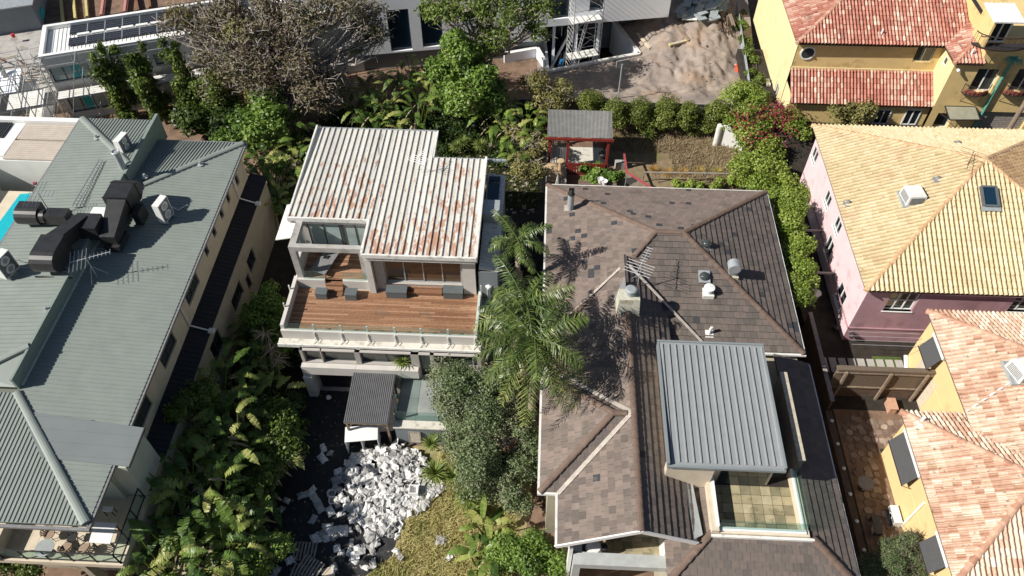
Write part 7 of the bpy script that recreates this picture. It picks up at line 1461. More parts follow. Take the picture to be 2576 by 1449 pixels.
cl = lobes([(1105, 30, 8), (1150, 15, 8.5), (1200, 45, 7.5), (1250, 15, 8), (1300, 45, 7.5), (1335, 80, 6.5, 1.3), (1320, 10, 8), (1230, 80, 6.5)], 7.5, 1.6)
tree('gum_tree', 'sparse gum tree with pale bare branches against the white modern house', P(1230, 215, 0), cl, 'leaf_mid', 9000, .26, .13, .28, 'bark_pale', twigs=7, rnd=1.1, hollow=.3)
cl = lobes([(1135, 95, 6.5, 1.4), (1150, 140, 5.5, 1.7), (1125, 170, 4.5, 1.5), (1205, 170, 4.5, 1.6), (1160, 205, 4, 1.9), (1225, 215, 3.5, 1.5), (1185, 250, 3, 1.7), (1140, 240, 3, 1.5)], 4, 1.7)
tree('leafy_tree', 'bright green bushy tree right of the banana clump, below the bare gum branches', P(1185, 300, 0), cl, 'leaf_bright', 17000, .3, .15, .22, 'bark_grey', twigs=2, hollow=.55)
for i, (u, v, hgt, lab) in enumerate(((335, 305, 6.5, 'dark green columnar tree nearest the scaffolding wall'), (420, 312, 6.6, 'dark green columnar tree second from the scaffolding'), (505, 318, 7.4, 'taller dark green columnar tree third from the scaffolding'), (575, 330, 5.2, 'broad green tree under the half dead tree, by the far green roof corner'))):
    c = P(u, v, 0); w_ = 1.15 if i < 3 else 1.9; k = [(c.x+R.gauss(0, .42), c.y+R.gauss(0, .4), z, w_*(1-.75*abs(z/hgt-.35))*R.uniform(.45, 1), w_*(1-.75*abs(z/hgt-.35))*R.uniform(.45, 1), R.uniform(.4, .9)) for z in np.linspace(.6, hgt, 17)]
    tree('columnar_tree' if i < 3 else 'broad_tree', lab, c, k, 'leaf_mid', 10000, .26, .13, .14, 'bark_dark', twigs=3, hollow=.15, rnd=1.2)
tree('leafy_shrub', 'bright green tall shrub left of the rusty white roof', P(690, 340, 0), lobes([(650, 300, 3.4), (690, 275, 3.8), (690, 330, 2.8), (650, 350, 2.2), (610, 285, 3, 1.4)], 3, 1.6), 'leaf_bright', 9000, .3, .17, .15, 'bark_dark', cat='shrub', twigs=2)
tree('leafy_shrub', 'dark leafy shrub behind the far corner of the green roof', P(540, 340, 0), lobes([(470, 300, 2.6), (530, 310, 2.4), (590, 330, 2.2, 1.3)], 2.4, 1.5), 'leaf_dark', 5000, .3, .17, .12, 'bark_dark', cat='shrub', twigs=2)
tree('leafy_shrub', 'bright yellow green shrub left of the timber deck', P(670, 860, 0), lobes([(655, 765, 3.2), (690, 800, 3), (650, 830, 2.5), (695, 855, 2.4), (710, 770, 3, .8), (640, 795, 2.8, .9), (665, 900, 1.8)], 2.6, 1.1), 'leaf_bright', 9000, .2, .13, .12, 'bark_dark', cat='shrub', twigs=2)
cl = lobes([(1150, 965, 4.2), (1215, 960, 4.4), (1280, 985, 4.2, 1.0), (1140, 1025, 3.8, 1.1), (1200, 1040, 4), (1275, 1050, 3.8), (1330, 1090, 3.4, .95), (1170, 1095, 3.2), (1225, 1125, 3.4), (1300, 1140, 3.2), (1365, 1140, 3, .8), (1240, 1180, 2.6), (1265, 1200, 2.6), (1335, 1190, 2.5), (1275, 1240, 2, .9), (1290, 1270, 1.8, .8)], 3.4, 1.4)
tree('olive_tree', 'grey green wispy tree between the lawn and the brown roof', P(1245, 1215, 0), cl, 'leaf_olive', 60000, .15, .07, .2, 'bark_grey', twigs=4, rnd=1.2, hollow=.3)
tree('leafy_shrub', 'bright yellow green round shrub at the bottom edge beside the porch', P(1325, 1420, 0), lobes([(1290, 1380), (1350, 1370), (1320, 1410), (1265, 1420), (1380, 1420)], 1.6, 1.05), 'leaf_bright', 9000, .14, .09, .1, 'bark_dark', cat='shrub', twigs=3)
tree('leafy_shrub', 'dark green shrub in the bottom left corner under the balcony', P(35, 1440, 2), lobes([(20, 1425), (60, 1435), (-10, 1405)], 3, .9), 'leaf_mid', 3000, .16, .1, .08, 'bark_dark', cat='shrub', twigs=2)
tree('leafy_shrub', 'straggly light green shrub before the lean-to of the yellow house', P(2140, 318, GZ), lobes([(2120, 290, 3.2), (2150, 275, 3.6, .9), (2175, 295, 3, .9), (2145, 310, 2.6)], 3, 1.1), 'leaf_brush', 3500, .2, .12, .1, 'bark_dark', cat='shrub', twigs=4)
tree('leafy_shrub', 'dry yellowish shrub behind the red pergola roof', P(1385, 285, 0), lobes([(1360, 230, 2.6), (1400, 240, 2.4), (1385, 270, 1.8), (1340, 215, 2.6, .9)], 2.2, 1.2), 'leaf_brush', 5000, .2, .11, .1, 'bark_pale', cat='shrub', twigs=5)
tree('leafy_shrub', 'brown and green tangled shrub beside the clay oven', P(1325, 470, 0), lobes([(1330, 395, 2), (1325, 440, 1.6), (1350, 360, 2, .8), (1300, 345, 2.2, .9)], 1.8, 1.0), 'leaf_brush', 5000, .2, .09, .08, 'bark_grey', cat='shrub', twigs=6)
tree('feathery_shrub', 'feathery grey green shrub against the orange yellow wall', P(2270, 1440, GZ), lobes([(2232, 1400, 3, .85), (2275, 1380, 3.2, .7), (2220, 1445, 2.6, .8), (2300, 1430, 2.8, .8), (2335, 1450, 2.6, .7), (2300, 1360, 3.4, .45)], 3, .8), 'leaf_olive', 14000, .14, .03, .08, 'bark_dark', cat='shrub', twigs=5, rnd=1.1)
# ---- hedge balls, vine hedge, small hedges
for i, (x, y, r_, z) in enumerate(((600, 790, 1.0, 1.9), (800, 862, 1.1, 1.75), (972, 866, 1.15, 1.75), (1160, 868, 1.15, 1.75), (1325, 880, .95, 1.75), (1510, 878, 1.05, 1.75))):
    c = PT(3, x, y, z); k = [(c.x+R.gauss(0, .2), c.y+R.gauss(0, .15), c.z+dz+R.uniform(-.15, .15), r_*s, r_*s, r_*s*.9) for dz, s in ((-.6, .8), (-.1, .98), (.45, .8))]; v, q, ti = cloud(k, 6500, .12, .09, hollow=.75, rnd=.8)
    t = thing('round_shrub', ('darker loose round shrub at the left end of the clipped row' if i == 0 else 'first', 'clipped round shrub next to the red pergola roof', 'clipped round shrub, third in the row from the pergola end', 'clipped round shrub in the middle of the row before the sand site fence', 'smallest clipped round shrub in the row', 'clipped round shrub at the right end, nearest the white sculpture')[i], 'shrub', (c.x, c.y, 0), 'clipped shrubs along the garden fence'); npmesh('crown', v, q, ti, 'leaf_hedge', t); b = MB(); b.tube([(c.x, c.y, 0), (c.x, c.y, 1.4)], .07, 6); b.build('trunk', 'bark_dark', t)
vp = [T(3, *e) for e in ((1690, 770), (1780, 715), (1850, 850), (1740, 930), (1830, 990), (1910, 1010), (1860, 1140), (1800, 1240), (1890, 1290), (1790, 1350), (1860, 1410))]+[T(4, *e) for e in ((60, 1150), (80, 1290), (150, 1390), (90, 900), (170, 1010))]
cl = lobes([(u, v, 2.4) for u, v in vp], 2.4, 1.25)
t = tree('flowering_hedge', 'tall sunlit vine hedge with red flowers beside the dry garden', P(1890, 420, 0), cl, 'leaf_vine', 26000, .17, .12, .15, 'bark_dark', cat='hedge', twigs=1, hollow=.7)
fl2 = lobes([T(3, 1830, 890)+(3.6,), T(3, 1730, 900)+(3.2,), T(4, 90, 880)+(3.6,), T(4, 150, 950)+(3.6,), T(4, 60, 850)+(3.6,), T(3, 1880, 1050)+(3.3,), T(4, 130, 870)+(3.4,), T(3, 1780, 980)+(3.2,)], 3.5, 1.0, sub=6); v, q, ti = cloud(fl2, 750, .15, .1, hollow=.9); npmesh('flowers', v, q, ti, 'leaf_red', t)
cl = lobes([T(8, *e)+(4.5,) for e in ((60, 30), (130, 60), (110, 150), (170, 190), (150, 270), (210, 310), (190, 390), (240, 440), (220, 520), (270, 570), (250, 640), (240, 720), (255, 800), (290, 620), (160, 100), (130, 230))], 4.5, .85)
tree('clipped_hedge', 'long green hedge between the brown tile roof and the pink house passage', P(2010, 640, 0), cl, 'leaf_vine', 22000, .14, .1, .12, 'bark_dark', cat='hedge', twigs=1, hollow=.7)
cl = lobes([T(3, *e)+(1.6,) for e in ((1700, 40), (1725, 120), (1745, 200), (1765, 290), (1785, 380), (1800, 460), (1815, 540), (1840, 620))], 1.6, .7, sub=2)
tree('narrow_hedge', 'narrow green hedge outside the shade cloth fence of the sand site', P(1880, 150, 0), cl, 'leaf_mid', 6000, .18, .12, .1, 'bark_dark', cat='hedge', twigs=1)
cl = lobes([T(3, *e)+(.6,) for e in ((1270, 1395), (1340, 1400), (1420, 1395), (1500, 1405), (1580, 1400), (1660, 1400))], .6, .5, sub=2)
tree('low_hedge', 'low yellow green creeper bed along the back edge of the brown roof', P(1770, 468, 0), cl, 'leaf_vine', 4500, .16, .12, .05, 'bark_dark', cat='hedge', twigs=1)
cl = lobes([T(3, *e)+(.7,) for e in ((540, 1290), (610, 1320), (690, 1320), (760, 1310), (650, 1270), (570, 1340), (730, 1350), (810, 1330))], .7, .6, sub=2)
tree('leafy_shrub', 'glossy green bed of shrubs before the red picket fence', P(1505, 445, 0), cl, 'leaf_bright', 4000, .22, .17, .06, 'bark_dark', cat='shrub', twigs=1)
c = P(1950, 890, 3.2); k = MB()
for i in range(16):
    an = R.uniform(0, 6.28); L_ = R.uniform(.6, 1.0); tn = R.random()
    for j in range(12):
        s = j/11; p = c+V3((math.cos(an)*L_*s, math.sin(an)*L_*s, .45*math.sin(s*2.4)-.2*s)); w_ = .2*(1-s*.8)
        for sg in (-1, 1): e = V3((-math.sin(an), math.cos(an), -.25))*w_*sg; k.add([p, p+V3((math.cos(an), math.sin(an), 0))*.05, p+e+V3((math.cos(an), math.sin(an), 0))*.06], [(0, 1, 2)], min(1, tn*.6+.4*R.random()))
t = thing('rust_fern', 'rust and green tree fern at the right eave of the brown house', 'fern', (c.x, c.y, 0)); k.build('fronds', 'fern_rust', t); b = MB(); b.tube([(c.x, c.y, 0), c], .09, 7); b.build('trunk', 'bark_dark', t)
# ---- palms
def frond(b, o, an, L_, rise, droop, w=.5, n=46, base_t=.5):
    d = V3((math.cos(an), math.sin(an), 0)); pts = []
    for i in range(n+1): s = i/n; pts.append(o+d*(L_*(s-.25*droop*s*s*.6))+Z*(rise*L_*s-droop*L_*s*s))
    for i in range(0, n, 4): b.tube([pts[i], pts[min(n, i+4)]], .035*(1-i/n)+.008, 4, t=.35, caps=False)
    for i in range(3, n):
        s = i/n; e = (pts[i+1]-pts[i]).normalized(); sd_ = e.cross(Z)
        sd_ = sd_.normalized() if sd_.length > .01 else V3((1, 0, 0)); up = sd_.cross(e)
        lw = w*math.sin(math.pi*min(1, .2+s*.76))**.6
        for sg in (-1, 1):
            t = min(1, max(0, base_t+R.uniform(-.3, .3))); o2 = pts[i]+e*R.uniform(-.03, .03); tip = o2+(sd_*sg*R.uniform(.7, 1)+e*R.uniform(.35, .7)+up*R.uniform(-.6, .5)-Z*.55)*lw; m_ = o2.lerp(tip, .5)+up*lw*.1; q = e*.03
            b.add([o2-q*.6, o2+q*.6, m_+q, tip, m_-q], [(0, 1, 2, 4), (4, 2, 3)], t)
def palm(label, c, nf, L_, w, trunk_r=.16, base=None, drop=(.35, .8), extra=(), skirt=False, dead=3):
    base = V3((c.x+R.uniform(-.1, .1), c.y+.1, 0)) if base is None else base; t = thing('palm_tree', label, 'palm', base, 'palms between the white and brown houses')
    b = MB(); b.tube([base, base.lerp(c, .5)+V3((.05, .03, 0)), c-Z*.2], [trunk_r*1.25, trunk_r, trunk_r*.85], 10)
    for i in range(int(c.z/.25)): p = base.lerp(c, i*.25/c.z); b.lathe(p, [(trunk_r*1.1, 0), (trunk_r*1.22, .02), (trunk_r*1.1, .05)], 10)
    b.build('trunk', 'palm_trunk', t)
    for i in range(nf):
        k = MB(); an = i*2.399+R.uniform(-.2, .2); f = i/nf
        frond(k, c+Z*(.15-.3*f), an, L_*R.uniform(.85, 1.08), .95-1.0*f, R.uniform(*drop), w, base_t=.2+.3*R.random()); k.build('frond', 'palm', t)
    for (an, l2, rise, dr) in extra: k = MB(); frond(k, c-Z*.1, an, l2, rise, dr, w*1.1, 44, base_t=.75); k.build('frond', 'palm', t)
    for i in range(dead): k = MB(); frond(k, c-Z*.3, R.uniform(0, 6.28), L_*.8, -.2, .9, w*.7, 24, base_t=.6); k.build('dead_frond', 'dead_frond', t)
    k = MB()
    zs = 2.3 if skirt else 0
    for i in range(170 if skirt else 25): an = R.uniform(0, 6.28); q = c-Z*(R.uniform(.2, .5)+zs); k.tube([q, q+V3((math.cos(an), math.sin(an), 0))*R.uniform(.15, .35)-Z*.2, q+V3((math.cos(an), math.sin(an), 0))*R.uniform(.15, .3)-Z*R.uniform(.4, .8 if skirt else .6)], [.02, .015, .006], 4, t=R.random())
    k.build('flower_skirt', 'dead_frond', t); return t
palm('smaller palm with a straw coloured skirt, farthest from the lawn', P(1302, 605, 8.6), 12, 2.2, .42, .13, skirt=True, dead=1)
palm('middle palm with a broad dense crown over the white house corner', P(1322, 765, 9.9), 17, 2.7, .62, .17, extra=((3.4, 3.0, .3, .7),), dead=4)
palm('nearest palm with long drooping sunlit fronds beside the wispy tree', P(1345, 855, 10.0), 18, 3.0, .66, .17, extra=((-1.68, 3.4, -.1, .75), (-.8, 3.6, .1, .75), (-.95, 3.2, .0, .8), (-.4, 3.3, .3, .8), (-2.2, 3.0, .1, .9)), dead=3)
# ---- strelitzias / bananas (templates, then copies)
def paddle(b, o, d, L_, w, curl, tears, t0):
    d = V3(d).normalized(); sd_ = d.cross(Z); sd_ = sd_.normalized() if sd_.length > .05 else V3((1, 0, 0)); up = sd_.cross(d); n = 14; mid = [o+d*L_*i/n-Z*curl*L_*(i/n)**2 for i in range(n+1)]
    wd = lambda s: w*(math.sin(math.pi*min(1, .1+.9*s))**.55)*(1 if s < .8 else (1-s)/.2*.8+.2)
    for i in range(n):
        for sg in (-1, 1):
            j = R.uniform(-.45, .3) if R.random() < tears else 0; a, c_ = wd(i/n), wd((i+1)/n); fold = .35+j; g = R.uniform(.1, .3) if R.random() < tears else 0
            e0 = mid[i]+d*L_/n*g+(sd_*sg+up*fold)*a-Z*.25*a; e1 = mid[i+1]-d*L_/n*g*.6+(sd_*sg+up*fold)*c_-Z*.25*c_; b.add([mid[i], mid[i+1], e1, e0], [(0, 1, 2, 3)], min(1, max(0, t0+R.uniform(-.12, .12))))
def strel(n, h, L_, w, tears=.5, stem=.03, dead=5):
    lv, st, dd = MB(), MB(), MB()
    for i in range(n):
        an = i*2.399+R.uniform(-.3, .3); f = (i+.5)/n; el = R.uniform(.35, 1.25); hh = h*R.uniform(.62, 1); o = V3((R.gauss(0, .2), R.gauss(0, .2), 0)); e = o+V3((math.cos(an), math.sin(an), 0))*hh*.42*math.cos(el)+Z*hh
        st.tube([o, o.lerp(e, .6)+Z*hh*.08, e], [stem*1.4, stem, stem*.7], 5); paddle(lv, e, V3((math.cos(an)*math.cos(el), math.sin(an)*math.cos(el), math.sin(el)*.55)), L_*R.uniform(.75, 1.1), w*R.uniform(.8, 1.1), R.uniform(.35, .8), tears, R.choice([.05, .2, .3, .45, .6, .75, .9]))
    for i in range(dead):
        an = R.uniform(0, 6.28); e = V3((math.cos(an)*.3, math.sin(an)*.3, h*R.uniform(.55, .9))); paddle(dd, e, (math.cos(an), math.sin(an), -.6), L_*R.uniform(.5, .9), w*R.uniform(.15, .4), .5, 1, R.random())
    return lv, st, dd
def place_strel(spots, label, group, nm, cat, variants, zref, zb=0, sc=(.8, 1.15), leafm='strel'):
    prot = []
    for i, (u, v) in enumerate(spots):
        p = P(u, v, zref); p = V3((p.x, p.y, zb)); s = R.uniform(*sc)
        if i < len(variants):
            t = thing(nm, label, cat, p, group); 
            for part, nme, m in zip(variants[i], ('leaves', 'stems', 'dead_leaves'), (leafm, 'leaf_mid', 'dead_frond')):
                if part.v: part.v = [(x*s+p.x, y*s+p.y, z*s+p.z) for x, y, z in part.v]; part.build(nme, m, t)
            prot.append((t, s))
        else: k, s0 = prot[i % len(prot)]; dup(k, p, R.uniform(0, 6.28), s/s0)
S1 = [strel(R.randint(11, 17), 4.7, R.uniform(1.2, 1.7), .22, .9, .035, dead=9) for _ in range(4)]
dr = [(640, 820), (612, 880), (655, 930), (565, 950), (530, 1000), (600, 1005), (675, 1000), (480, 1085), (545, 1075), (620, 1075), (690, 1065), (470, 1150), (530, 1150), (600, 1150), (665, 1150), (700, 1120), (455, 1225), (515, 1225), (580, 1230), (645, 1220), (430, 1300), (490, 1305), (560, 1310), (615, 1295), (395, 1375), (455, 1380), (530, 1390), (600, 1370), (410, 1435), (480, 1440), (560, 1440), (630, 1170), (505, 1050), (560, 1110), (490, 1260), (540, 1345), (590, 1430)]
place_strel([e for e in dr if e[0] < 530+(1450-e[1])*.22 and e[1] > 930], 'tall strelitzia rising into the sun in the thicket against the green roofed block', 'tall strelitzias by the apartment block', 'giant_strelitzia', 'plant', S1, 4.2, sc=(.8, 1.15))
S1b = [strel(R.randint(11, 17), 2.7, R.uniform(1.1, 1.5), .22, .9, .035, dead=9) for _ in range(6)]
place_strel([e for e in dr if not (e[0] < 530+(1450-e[1])*.22 and e[1] > 930)], 'lower strelitzia with torn glossy leaves along the edge of the dark driveway', 'lower strelitzias beside the driveway', 'giant_strelitzia', 'plant', S1b, 2.5, sc=(.8, 1.1))
S2 = [strel(17, 3.4, 1.4, .2, .8, dead=7) for _ in range(3)]
place_strel([(725, 305), (690, 370), (742, 398), (665, 430), (705, 430), (690, 490), (745, 345), (660, 395)], 'strelitzia with torn paddle leaves in the clump left of the rusty white roof', 'strelitzias left of the rusty roof', 'giant_strelitzia', 'plant', S2, 2.8)
S3 = [strel(18, 3.6, 1.5, .21, .7, dead=6) for _ in range(3)]
place_strel([(920, 215), (960, 255), (1005, 205), (1030, 180), (990, 285), (1045, 285), (1085, 205), (940, 300), (1060, 230), (900, 265)], 'tall strelitzia in the dark thicket behind the rusty white roof', 'strelitzias behind the rusty roof', 'giant_strelitzia', 'plant', S3, 2.8)
S4 = [strel(17, 3.0, 1.4, .21, .75, dead=6) for _ in range(2)]
place_strel([(1245, 285), (1280, 320), (1320, 275), (1300, 365), (1335, 310), (1265, 250)], 'sunlit strelitzia with fan leaves left of the red pergola', 'strelitzias left of the pergola', 'giant_strelitzia', 'plant', S4, 2.8, leafm='strel_sun')
S5 = [strel(9, 1.9, 1.6, .2, .35, .04, dead=2) for _ in range(2)]
place_strel([(1215, 1330), (1245, 1385), (1195, 1395)], 'banana plant with long broad leaves at the bottom edge of the lawn', 'banana plants by the lawn', 'banana_plant', 'plant', S5, 1.6, leafm='strel')
place_strel([(715, 495), (690, 520)], 'drooping strelitzia in the narrow passage left of the white house', 'strelitzias in the passage', 'giant_strelitzia', 'plant', [strel(9, 2.2, 1.2, .26)], 1.8)
def yucca(n, L_, w):
    b = MB()
    for i in range(n):
        an = i*2.399; el = math.asin(min(1, .02+.98*(i/n)**.8)); d = V3((math.cos(an)*math.cos(el), math.sin(an)*math.cos(el), math.sin(el))); s = d.cross(Z); s = s.normalized() if s.length > .05 else V3((1, 0, 0)); l2 = L_*R.uniform(.8, 1.1); m_ = d*l2*.55; tip = d*l2-Z*l2*.22*(1-el/1.57)
        b.add([s*w*.4, -s*w*.4, m_-s*w*.5, tip, m_+s*w*.5], [(0, 1, 2, 4), (4, 2, 3)], R.random())
    return b
YB_ = yucca(70, .95, .075); yuc = None
for i, (u, v, z, s, lab) in enumerate(((1095, 1192, .9, 1.1, 'biggest spiky yucca at the right edge of the white bag heap'), (1140, 1200, .9, .8, 'smaller yucca between the biggest yucca and the wispy tree'), (1178, 1255, .8, 1.05, 'spiky yucca at the corner of the dry lawn'), (1085, 1118, .9, .75, 'yucca against the grey terrace wall near the wispy tree'), (1098, 1085, 1.1, .7, 'yucca half under the wispy tree near the glass balustrade'), (1190, 1290, .7, .8, 'lowest yucca, beside the banana leaves'), (1012, 912, 3.1, .75, 'potted yucca on the ledge beside the dark pergola roof'), (1165, 362, .9, .9, 'middle yucca of three behind the rusty roof'), (1208, 368, .9, .85, 'right yucca of three behind the rusty roof'), (1148, 372, .8, .8, 'left yucca of three behind the rusty roof'), (1630, 340, .5, .9, 'broad rosette plant under the middle clipped shrub'), (1745, 332, .5, .8, 'dark rosette plant under the right clipped shrubs'))):
    p = P(u, v, z); t = thing('yucca', lab, 'plant', p, 'yuccas and rosettes'); 
    if yuc is None: b = MB(); b.v = [(x+p.x, y+p.y, q+p.z) for x, y, q in YB_.v]; b.f, b.t, b.m = YB_.f, YB_.t, YB_.m; yuc = b.build('leaves', 'yucca', t)
    else: c = yuc.copy(); COL.objects.link(c); c.parent = t; t.rotation_euler.z = R.uniform(0, 6)
    t.scale = (s, s, s)
    if z < 3: k = MB(); k.tube([p, (p.x, p.y, 0)], .07, 6); k.build('trunk', 'bark_dark', t)
    else: k = MB(); k.lathe(p-Z*.45, [(.1, 0), (.22, .1), (.25, .4), (.02, .42)], 12); k.build('pot', 'timber', t)
gb = yucca(60, .8, .03)
for i, (x, y) in enumerate(((1075, 1270), (1180, 1290), (1300, 1290), (1420, 1280), (1560, 1290))):
    p = PT(3, x, y, .3); t = gb; b = MB(); b.v = [(a*R.uniform(.9, 1.1)+p.x, c_+p.y, q*.8+.05) for a, c_, q in gb.v]; b.f, b.t, b.m = gb.f, [.2*i+.2*R.random() for _ in gb.t], gb.m
    tag(b.build('ornamental_grass', 'grass_gold'), ('golden tuft of grass at the left end of the timber railing', 'most orange tuft of grass behind the timber railing', 'yellow green tuft in the middle behind the timber railing', 'tall green tuft with a spike behind the timber railing', 'faded tuft at the right end behind the timber railing')[i], 'grass', 'grass tufts behind the timber railing')
# ---- grass and leaf litter (nobody could count it)
def blades(name, area, n, h, w, m, inside=None, lean=.6):
    x = NR.uniform(area[0], area[1], n*2); y = NR.uniform(area[2], area[3], n*2)
    if inside: k = np.array([inpoly(a, c, inside) for a, c in zip(x, y)]); x, y = x[k], y[k]
    x, y = x[:n], y[:n]; k = len(x); an = NR.uniform(0, 6.283, k); hh = h*(.4+NR.random(k)); d = np.stack([np.cos(an), np.sin(an)], 1); ln = lean*hh*NR.random(k)
    p0 = np.stack([x-d[:, 1]*w, y+d[:, 0]*w, np.full(k, .005)], 1); p1 = np.stack([x+d[:, 1]*w, y-d[:, 0]*w, np.full(k, .005)], 1)
    an2 = NR.uniform(0, 6.283, k); tip = np.stack([x+np.cos(an2)*ln, y+np.sin(an2)*ln, hh], 1); p2 = tip+np.stack([d[:, 1]*w*.3, -d[:, 0]*w*.3, 0*x], 1); p3 = tip-np.stack([d[:, 1]*w*.3, -d[:, 0]*w*.3, 0*x], 1)
    v = np.stack([p0, p1, p2, p3], 1).reshape(-1, 3); patch = np.array([.5+.5*mn.noise(V3((a*.7, c*.7, 1))) for a, c in zip(x, y)]); o = npmesh(name, v, np.arange(len(v)).reshape(-1, 4), np.clip(patch*.7+.3*NR.random(k), 0, 1), m); o['kind'] = 'stuff'; return o
leafmat('lawn_blade', [(.17, .22, .05), (.3, .32, .09), (.52, .47, .19), (.64, .55, .28), (.5, .41, .18)], .25, .8)
blades('lawn_grass', (-9.2, -.5, 8, 21), 26000, .2, .022, 'lawn_blade', [(-8.6, 8), (-1.2, 8), (.2, 20.5), (-5, 21.2), (-6.2, 17.5), (-6.9, 15), (-9.2, 12.8)], lean=1.6)
blades('dry_grass', (5.6, 15.5, 42.4, 50.5), 7000, .28, .02, 'leaf_straw', [(5.6, 47.6), (10, 47.6), (10.2, 45), (13, 44.5), (15.5, 42.4), (15.5, 50.5), (5.6, 50.5)])
blades('weeds', (-13.4, 17.4, 41, 53), 9000, .3, .04, 'leaf_mid', [(-16, 40), (.2, 40.2), (.2, 53), (-20, 48)])
k = MB()
for i in range(900): x, y = R.uniform(-19, 0), R.uniform(40.5, 52); k.obox((x, y, .04), (R.uniform(.05, .16), 0, .02), (0, R.uniform(.03, .1), .02), (0, 0, .01), R.random())
o = k.build('leaf_litter', 'dead_frond'); o['kind'] = 'stuff'
v, q, ti = cloud([(R.uniform(-17.5, .2), R.uniform(45.5, 51.5), .35, R.uniform(.7, 1.3), R.uniform(.7, 1.3), .5) for _ in range(60)], 16000, .3, .14, hollow=.3); o = npmesh('undergrowth', v, q, ti, 'leaf_dark'); o['kind'] = 'stuff'
v, q, ti = cloud([(R.uniform(-17.8, -13.6), R.uniform(9, 31), .5, R.uniform(.6, 1.1), R.uniform(.6, 1.1), R.uniform(.5, 1.1)) for _ in range(60)], 15000, .26, .13, hollow=.3); o = npmesh('undergrowth', v, q, ti, 'leaf_dark'); o['kind'] = 'stuff'
sheet('side_passage', [(-2.9, 24), (.6, 24), (.6, 46), (-2.9, 46)], .004, 'dirt_shaded'); sheet('side_passage', [(14.2, 16), (16.75, 16), (16.75, 44), (14.2, 44)], .004, 'dirt_shaded'); sheet('planting_bed', [(-20, 41), (-.2, 41), (-.2, 52), (-20, 49)], .006, 'dirt_shaded')  # shade in these gaps is laid on as sheets of darkened dirt
for (pts, zc, r_, m, n, lab) in (([(700, 1035), (715, 1085), (690, 1130)], 2.4, 1.1, 'leaf_mid', 5000, 'dense dark green shrub on the driveway side of the strelitzia thicket'), ([(520, 1425), (600, 1410), (655, 1400)], 2.0, 1.1, 'leaf_bright', 6000, 'yellow green shrub at the bottom of the strelitzia thicket'), ([(470, 1010), (520, 985)], 4.6, .9, 'leaf_mid', 3500, 'small leafy tree rising at the top end of the strelitzia thicket'), ([(655, 1235), (640, 1290)], 2.0, .9, 'leaf_mid', 3500, 'dark shrub in the lower middle of the driveway thicket'), ([(735, 1010), (745, 1070)], 1.2, .8, 'leaf_dark', 2500, 'low dark shrub spilling onto the driveway before the garage')):
    tree('leafy_shrub', lab, P(pts[0][0], pts[0][1]+25, .0), lobes([(u, v, zc) for u, v in pts], zc, r_), m, n, .18, .11, .1, 'bark_dark', cat='shrub', twigs=2)
for (u, v, z) in ((680, 880, 3.2), (665, 840, 3.6), (700, 905, 2.6)):
    k = MB(); c = P(u, v, z)
    for i in range(30): an = R.uniform(0, 6.28); d = V3((math.cos(an), math.sin(an), R.uniform(-1, .3)))*R.uniform(.3, .9); k.tube([c, c+d*.5+Z*.1, c+d], [.03, .025, .008], 4, t=R.random())
    t = thing('dead_plant', 'withered pale grey strelitzia stalks beside the bright shrub near the deck', 'plant', (c.x, c.y, 0), 'withered stalks near the deck'); k.build('stalks', 'dead_frond', t)
k = MB()
for i in range(500): x, y = R.uniform(-13, -5.5), R.uniform(8, 26); s = R.uniform(.015, .06); an = R.uniform(0, 3); k.obox((x, y, .012), (math.cos(an)*s, math.sin(an)*s, 0), (-math.sin(an)*s*.5, math.cos(an)*s*.5, 0), (0, 0, .006), R.random())
o = k.build('driveway_litter', 'dead_frond'); o['kind'] = 'stuff'
